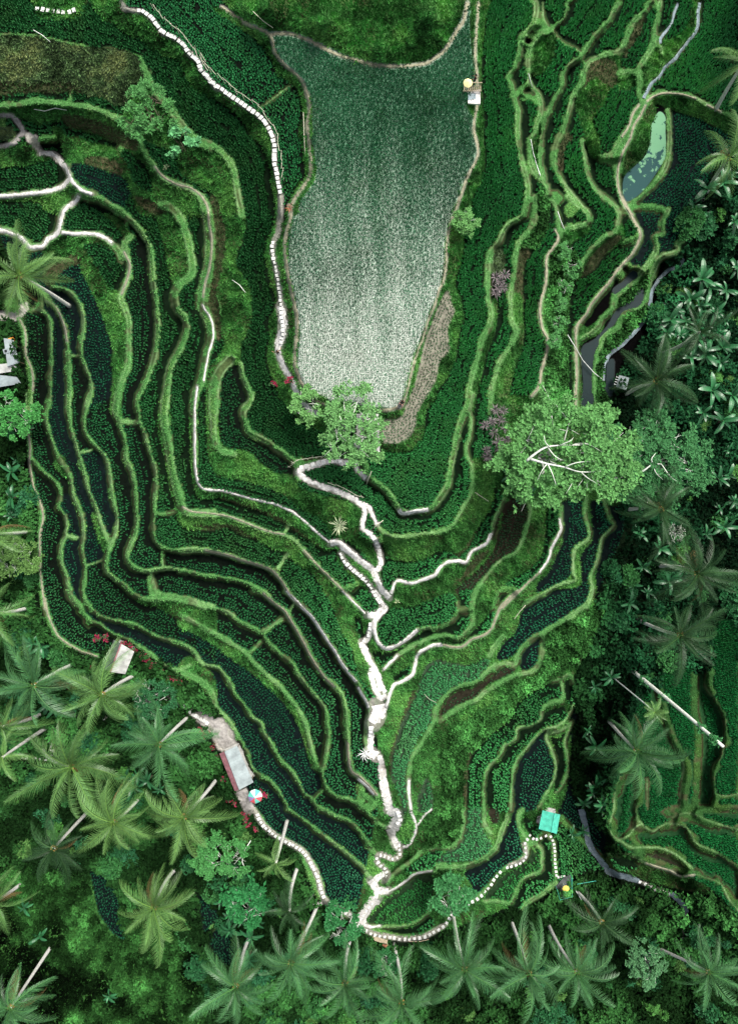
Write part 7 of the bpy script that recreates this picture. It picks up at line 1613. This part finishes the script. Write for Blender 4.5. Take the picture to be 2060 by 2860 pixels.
# ---------------------------------------------------------------- people
M['skin'] = mat('skin', (.35, .20, .13), .5); M['hair'] = mat('hair', (.012, .010, .010), .5)
def person(px, label, rz, top, legs, hat=None, sit=False, lift=.1, arm=None):
    g = ground(px); g.z += lift
    rt = empty('person', g, label, 'person', None, rz)
    hz = .50 if sit else .92          # hip height
    def P3(x, y, z): return Vector((x, y, z))
    J = {'pel': (0, 0, hz), 'spine': (0, -.02, hz + .28), 'chest': (0, -.01, hz + .45), 'neck': (0, 0, hz + .58), 'skull': (0, .02, hz + .66), 'crown': (0, .03, hz + .80)}
    R_ = {'pel': (.14, .11), 'spine': (.12, .09), 'chest': (.15, .10), 'neck': (.055, .055), 'skull': (.085, .095), 'crown': (.06, .07)}
    E = [('pel', 'spine'), ('spine', 'chest'), ('chest', 'neck'), ('neck', 'skull'), ('skull', 'crown')]
    J['nose'] = (0, .135, hz + .69); R_['nose'] = (.016, .02); E.append(('skull', 'nose'))
    for s, n in ((-1, 'l'), (1, 'r')):
        J[n + 'sh'] = (.19 * s, 0, hz + .50); R_[n + 'sh'] = (.06, .06)
        el = (.27 * s, .04, hz + .24); wr = (.24 * s, .22, hz + .12)
        if arm == 'wide': el = (.40 * s, .02, hz + .38); wr = (.52 * s, .22, hz + .30)
        J[n + 'el'] = el; R_[n + 'el'] = (.042, .042); J[n + 'wr'] = wr; R_[n + 'wr'] = (.028, .03)
        d = (Vector(wr) - Vector(el)).normalized(); J[n + 'pa'] = tuple(Vector(wr) + d * .07); R_[n + 'pa'] = (.034, .018)
        E += [('chest', n + 'sh'), (n + 'sh', n + 'el'), (n + 'el', n + 'wr'), (n + 'wr', n + 'pa')]
        sd = Vector((s, 0, 0)); 
        for k, (off, ln) in enumerate(((-.030, .070), (-.010, .082), (.010, .076), (.028, .060))):
            a = Vector(wr) + d * .10 + sd * off; J[n + 'f%d' % k] = tuple(a); J[n + 'g%d' % k] = tuple(a + d * ln * .55 + Vector((0, 0, -.01))); J[n + 'h%d' % k] = tuple(a + d * ln + Vector((0, 0, -.03)))
            for q in 'fgh': R_[n + q + '%d' % k] = (.009, .009)
            E += [(n + 'pa', n + 'f%d' % k), (n + 'f%d' % k, n + 'g%d' % k), (n + 'g%d' % k, n + 'h%d' % k)]
        tb = Vector(wr) + d * .035 - sd * .03; J[n + 't0'] = tuple(tb); J[n + 't1'] = tuple(tb + d * .05 - sd * .02); R_[n + 't0'] = (.011, .011); R_[n + 't1'] = (.009, .009); E += [(n + 'wr', n + 't0'), (n + 't0', n + 't1')]
        J[n + 'ear'] = (.098 * s, .01, hz + .68); R_[n + 'ear'] = (.014, .022); E.append(('skull', n + 'ear'))
        hp = (.10 * s, 0, hz - .04)
        kn = (.13 * s, .42, hz - .02) if sit else (.11 * s, .05 + .06 * s, .50)
        an = (.13 * s, .44, .08) if sit else (.11 * s, .02 + .08 * s, .09)
        J[n + 'hp'] = hp; J[n + 'kn'] = kn; J[n + 'an'] = an; J[n + 'to'] = (an[0] * 1.1, an[1] + .17, .035)
        R_[n + 'hp'] = (.085, .085); R_[n + 'kn'] = (.058, .058); R_[n + 'an'] = (.04, .04); R_[n + 'to'] = (.04, .025)
        E += [('pel', n + 'hp'), (n + 'hp', n + 'kn'), (n + 'kn', n + 'an'), (n + 'an', n + 'to')]
    def skin(names, edges, scale, nm, mt, root):
        ix = {n_: i for i, n_ in enumerate(names)}
        me = bpy.data.meshes.new(nm); me.from_pydata([J[n_] for n_ in names], [(ix[a], ix[b_]) for a, b_ in edges], []); me.update()
        o = link(nm, me, None, rt)
        md = o.modifiers.new('s', 'SKIN'); 
        for n_ in names:
            v = me.skin_vertices[0].data[ix[n_]]; rr = R_[n_]; v.radius = (rr[0] * scale, rr[1] * scale); v.use_root = (n_ == root)
        o.modifiers.new('u', 'SUBSURF').levels = 1
        dg = bpy.context.evaluated_depsgraph_get(); ev = o.evaluated_get(dg); nme = bpy.data.meshes.new_from_object(ev); o.modifiers.clear(); o.data = nme; nme.materials.clear(); nme.materials.append(mt)
        nme.polygons.foreach_set('use_smooth', np.ones(len(nme.polygons), bool)); return o
    skin(list(J), E, 1.0, 'body', M['skin'], 'pel')
    tn = ['pel', 'spine', 'chest', 'lsh', 'rsh', 'lel', 'rel']; skin(tn, [e for e in E if e[0] in tn and e[1] in tn], 1.16, 'shirt', top, 'pel')
    ln = ['pel', 'lhp', 'rhp', 'lkn', 'rkn', 'lan', 'ran']; skin(ln, [e for e in E if e[0] in ln and e[1] in ln], 1.15, 'trousers', legs, 'pel')
    bm = bmesh.new(); bmesh.ops.create_uvsphere(bm, u_segments=12, v_segments=8, radius=.112, matrix=Matrix.Translation((0, .0, hz + .745)) @ Matrix.Diagonal((1, 1.12, .95, 1)))
    bmesh.ops.delete(bm, geom=[v for v in bm.verts if v.co.z < hz + .69 or (v.co.y > .09 and v.co.z < hz + .76)], context='VERTS'); me = bpy.data.meshes.new('hair'); bm.to_mesh(me); bm.free(); link('hair', me, M['hair'], rt)
    for s in (-1, 1):
        bm = bmesh.new(); bmesh.ops.create_icosphere(bm, subdivisions=1, radius=.013, matrix=Matrix.Translation((.034 * s, .112, hz + .715))); me = bpy.data.meshes.new('eye'); bm.to_mesh(me); bm.free(); link('eye', me, M['black'], rt)
    bm = bmesh.new(); bmesh.ops.create_cube(bm, size=1, matrix=Matrix.Translation((0, .110, hz + .645)) @ Matrix.Diagonal((.045, .012, .010, 1))); me = bpy.data.meshes.new('mouth'); bm.to_mesh(me); bm.free(); link('mouth', me, M['roof_pink'], rt)
    if hat:
        bm = bmesh.new(); bmesh.ops.create_cone(bm, segments=18, radius1=.27, radius2=.10, depth=.05, cap_ends=True, matrix=Matrix.Translation((0, .02, hz + .80))); bmesh.ops.create_cone(bm, segments=18, radius1=.11, radius2=.085, depth=.10, cap_ends=True, matrix=Matrix.Translation((0, .02, hz + .87))); me = bpy.data.meshes.new('hat'); bm.to_mesh(me); bm.free(); link('hat', me, hat, rt)
    return rt
black = mat('cloth_black', (.012, .012, .015), .8); pink = mat('cloth_pink', (.45, .22, .25), .8); grey = mat('cloth_grey', (.25, .26, .27), .8)
person(T4(758, 1196, 500, 550), 'person in black with a pale bag crossing the white path beside the big plot', .4, black, black, arm='wide')
person(T4(320, 90, 1000, 1100), 'person with black hair and pink patterned top sitting at the corner of the big plot', 2.6, pink, grey, sit=True)
person(T4(335, 66, 1000, 1100), 'person in black sitting behind the one in pink at the corner of the big plot', 2.6, black, black, sit=True)
person(T4(878, 640, 1000, 0), 'person in black beside the cream parasol on the right bund', 1.2, black, black)
person(T4(1552, 580, 1000, 2260), 'person in a pale top on the railed deck beside the yellow parasol', .9, pc['white'], black, lift=.55)
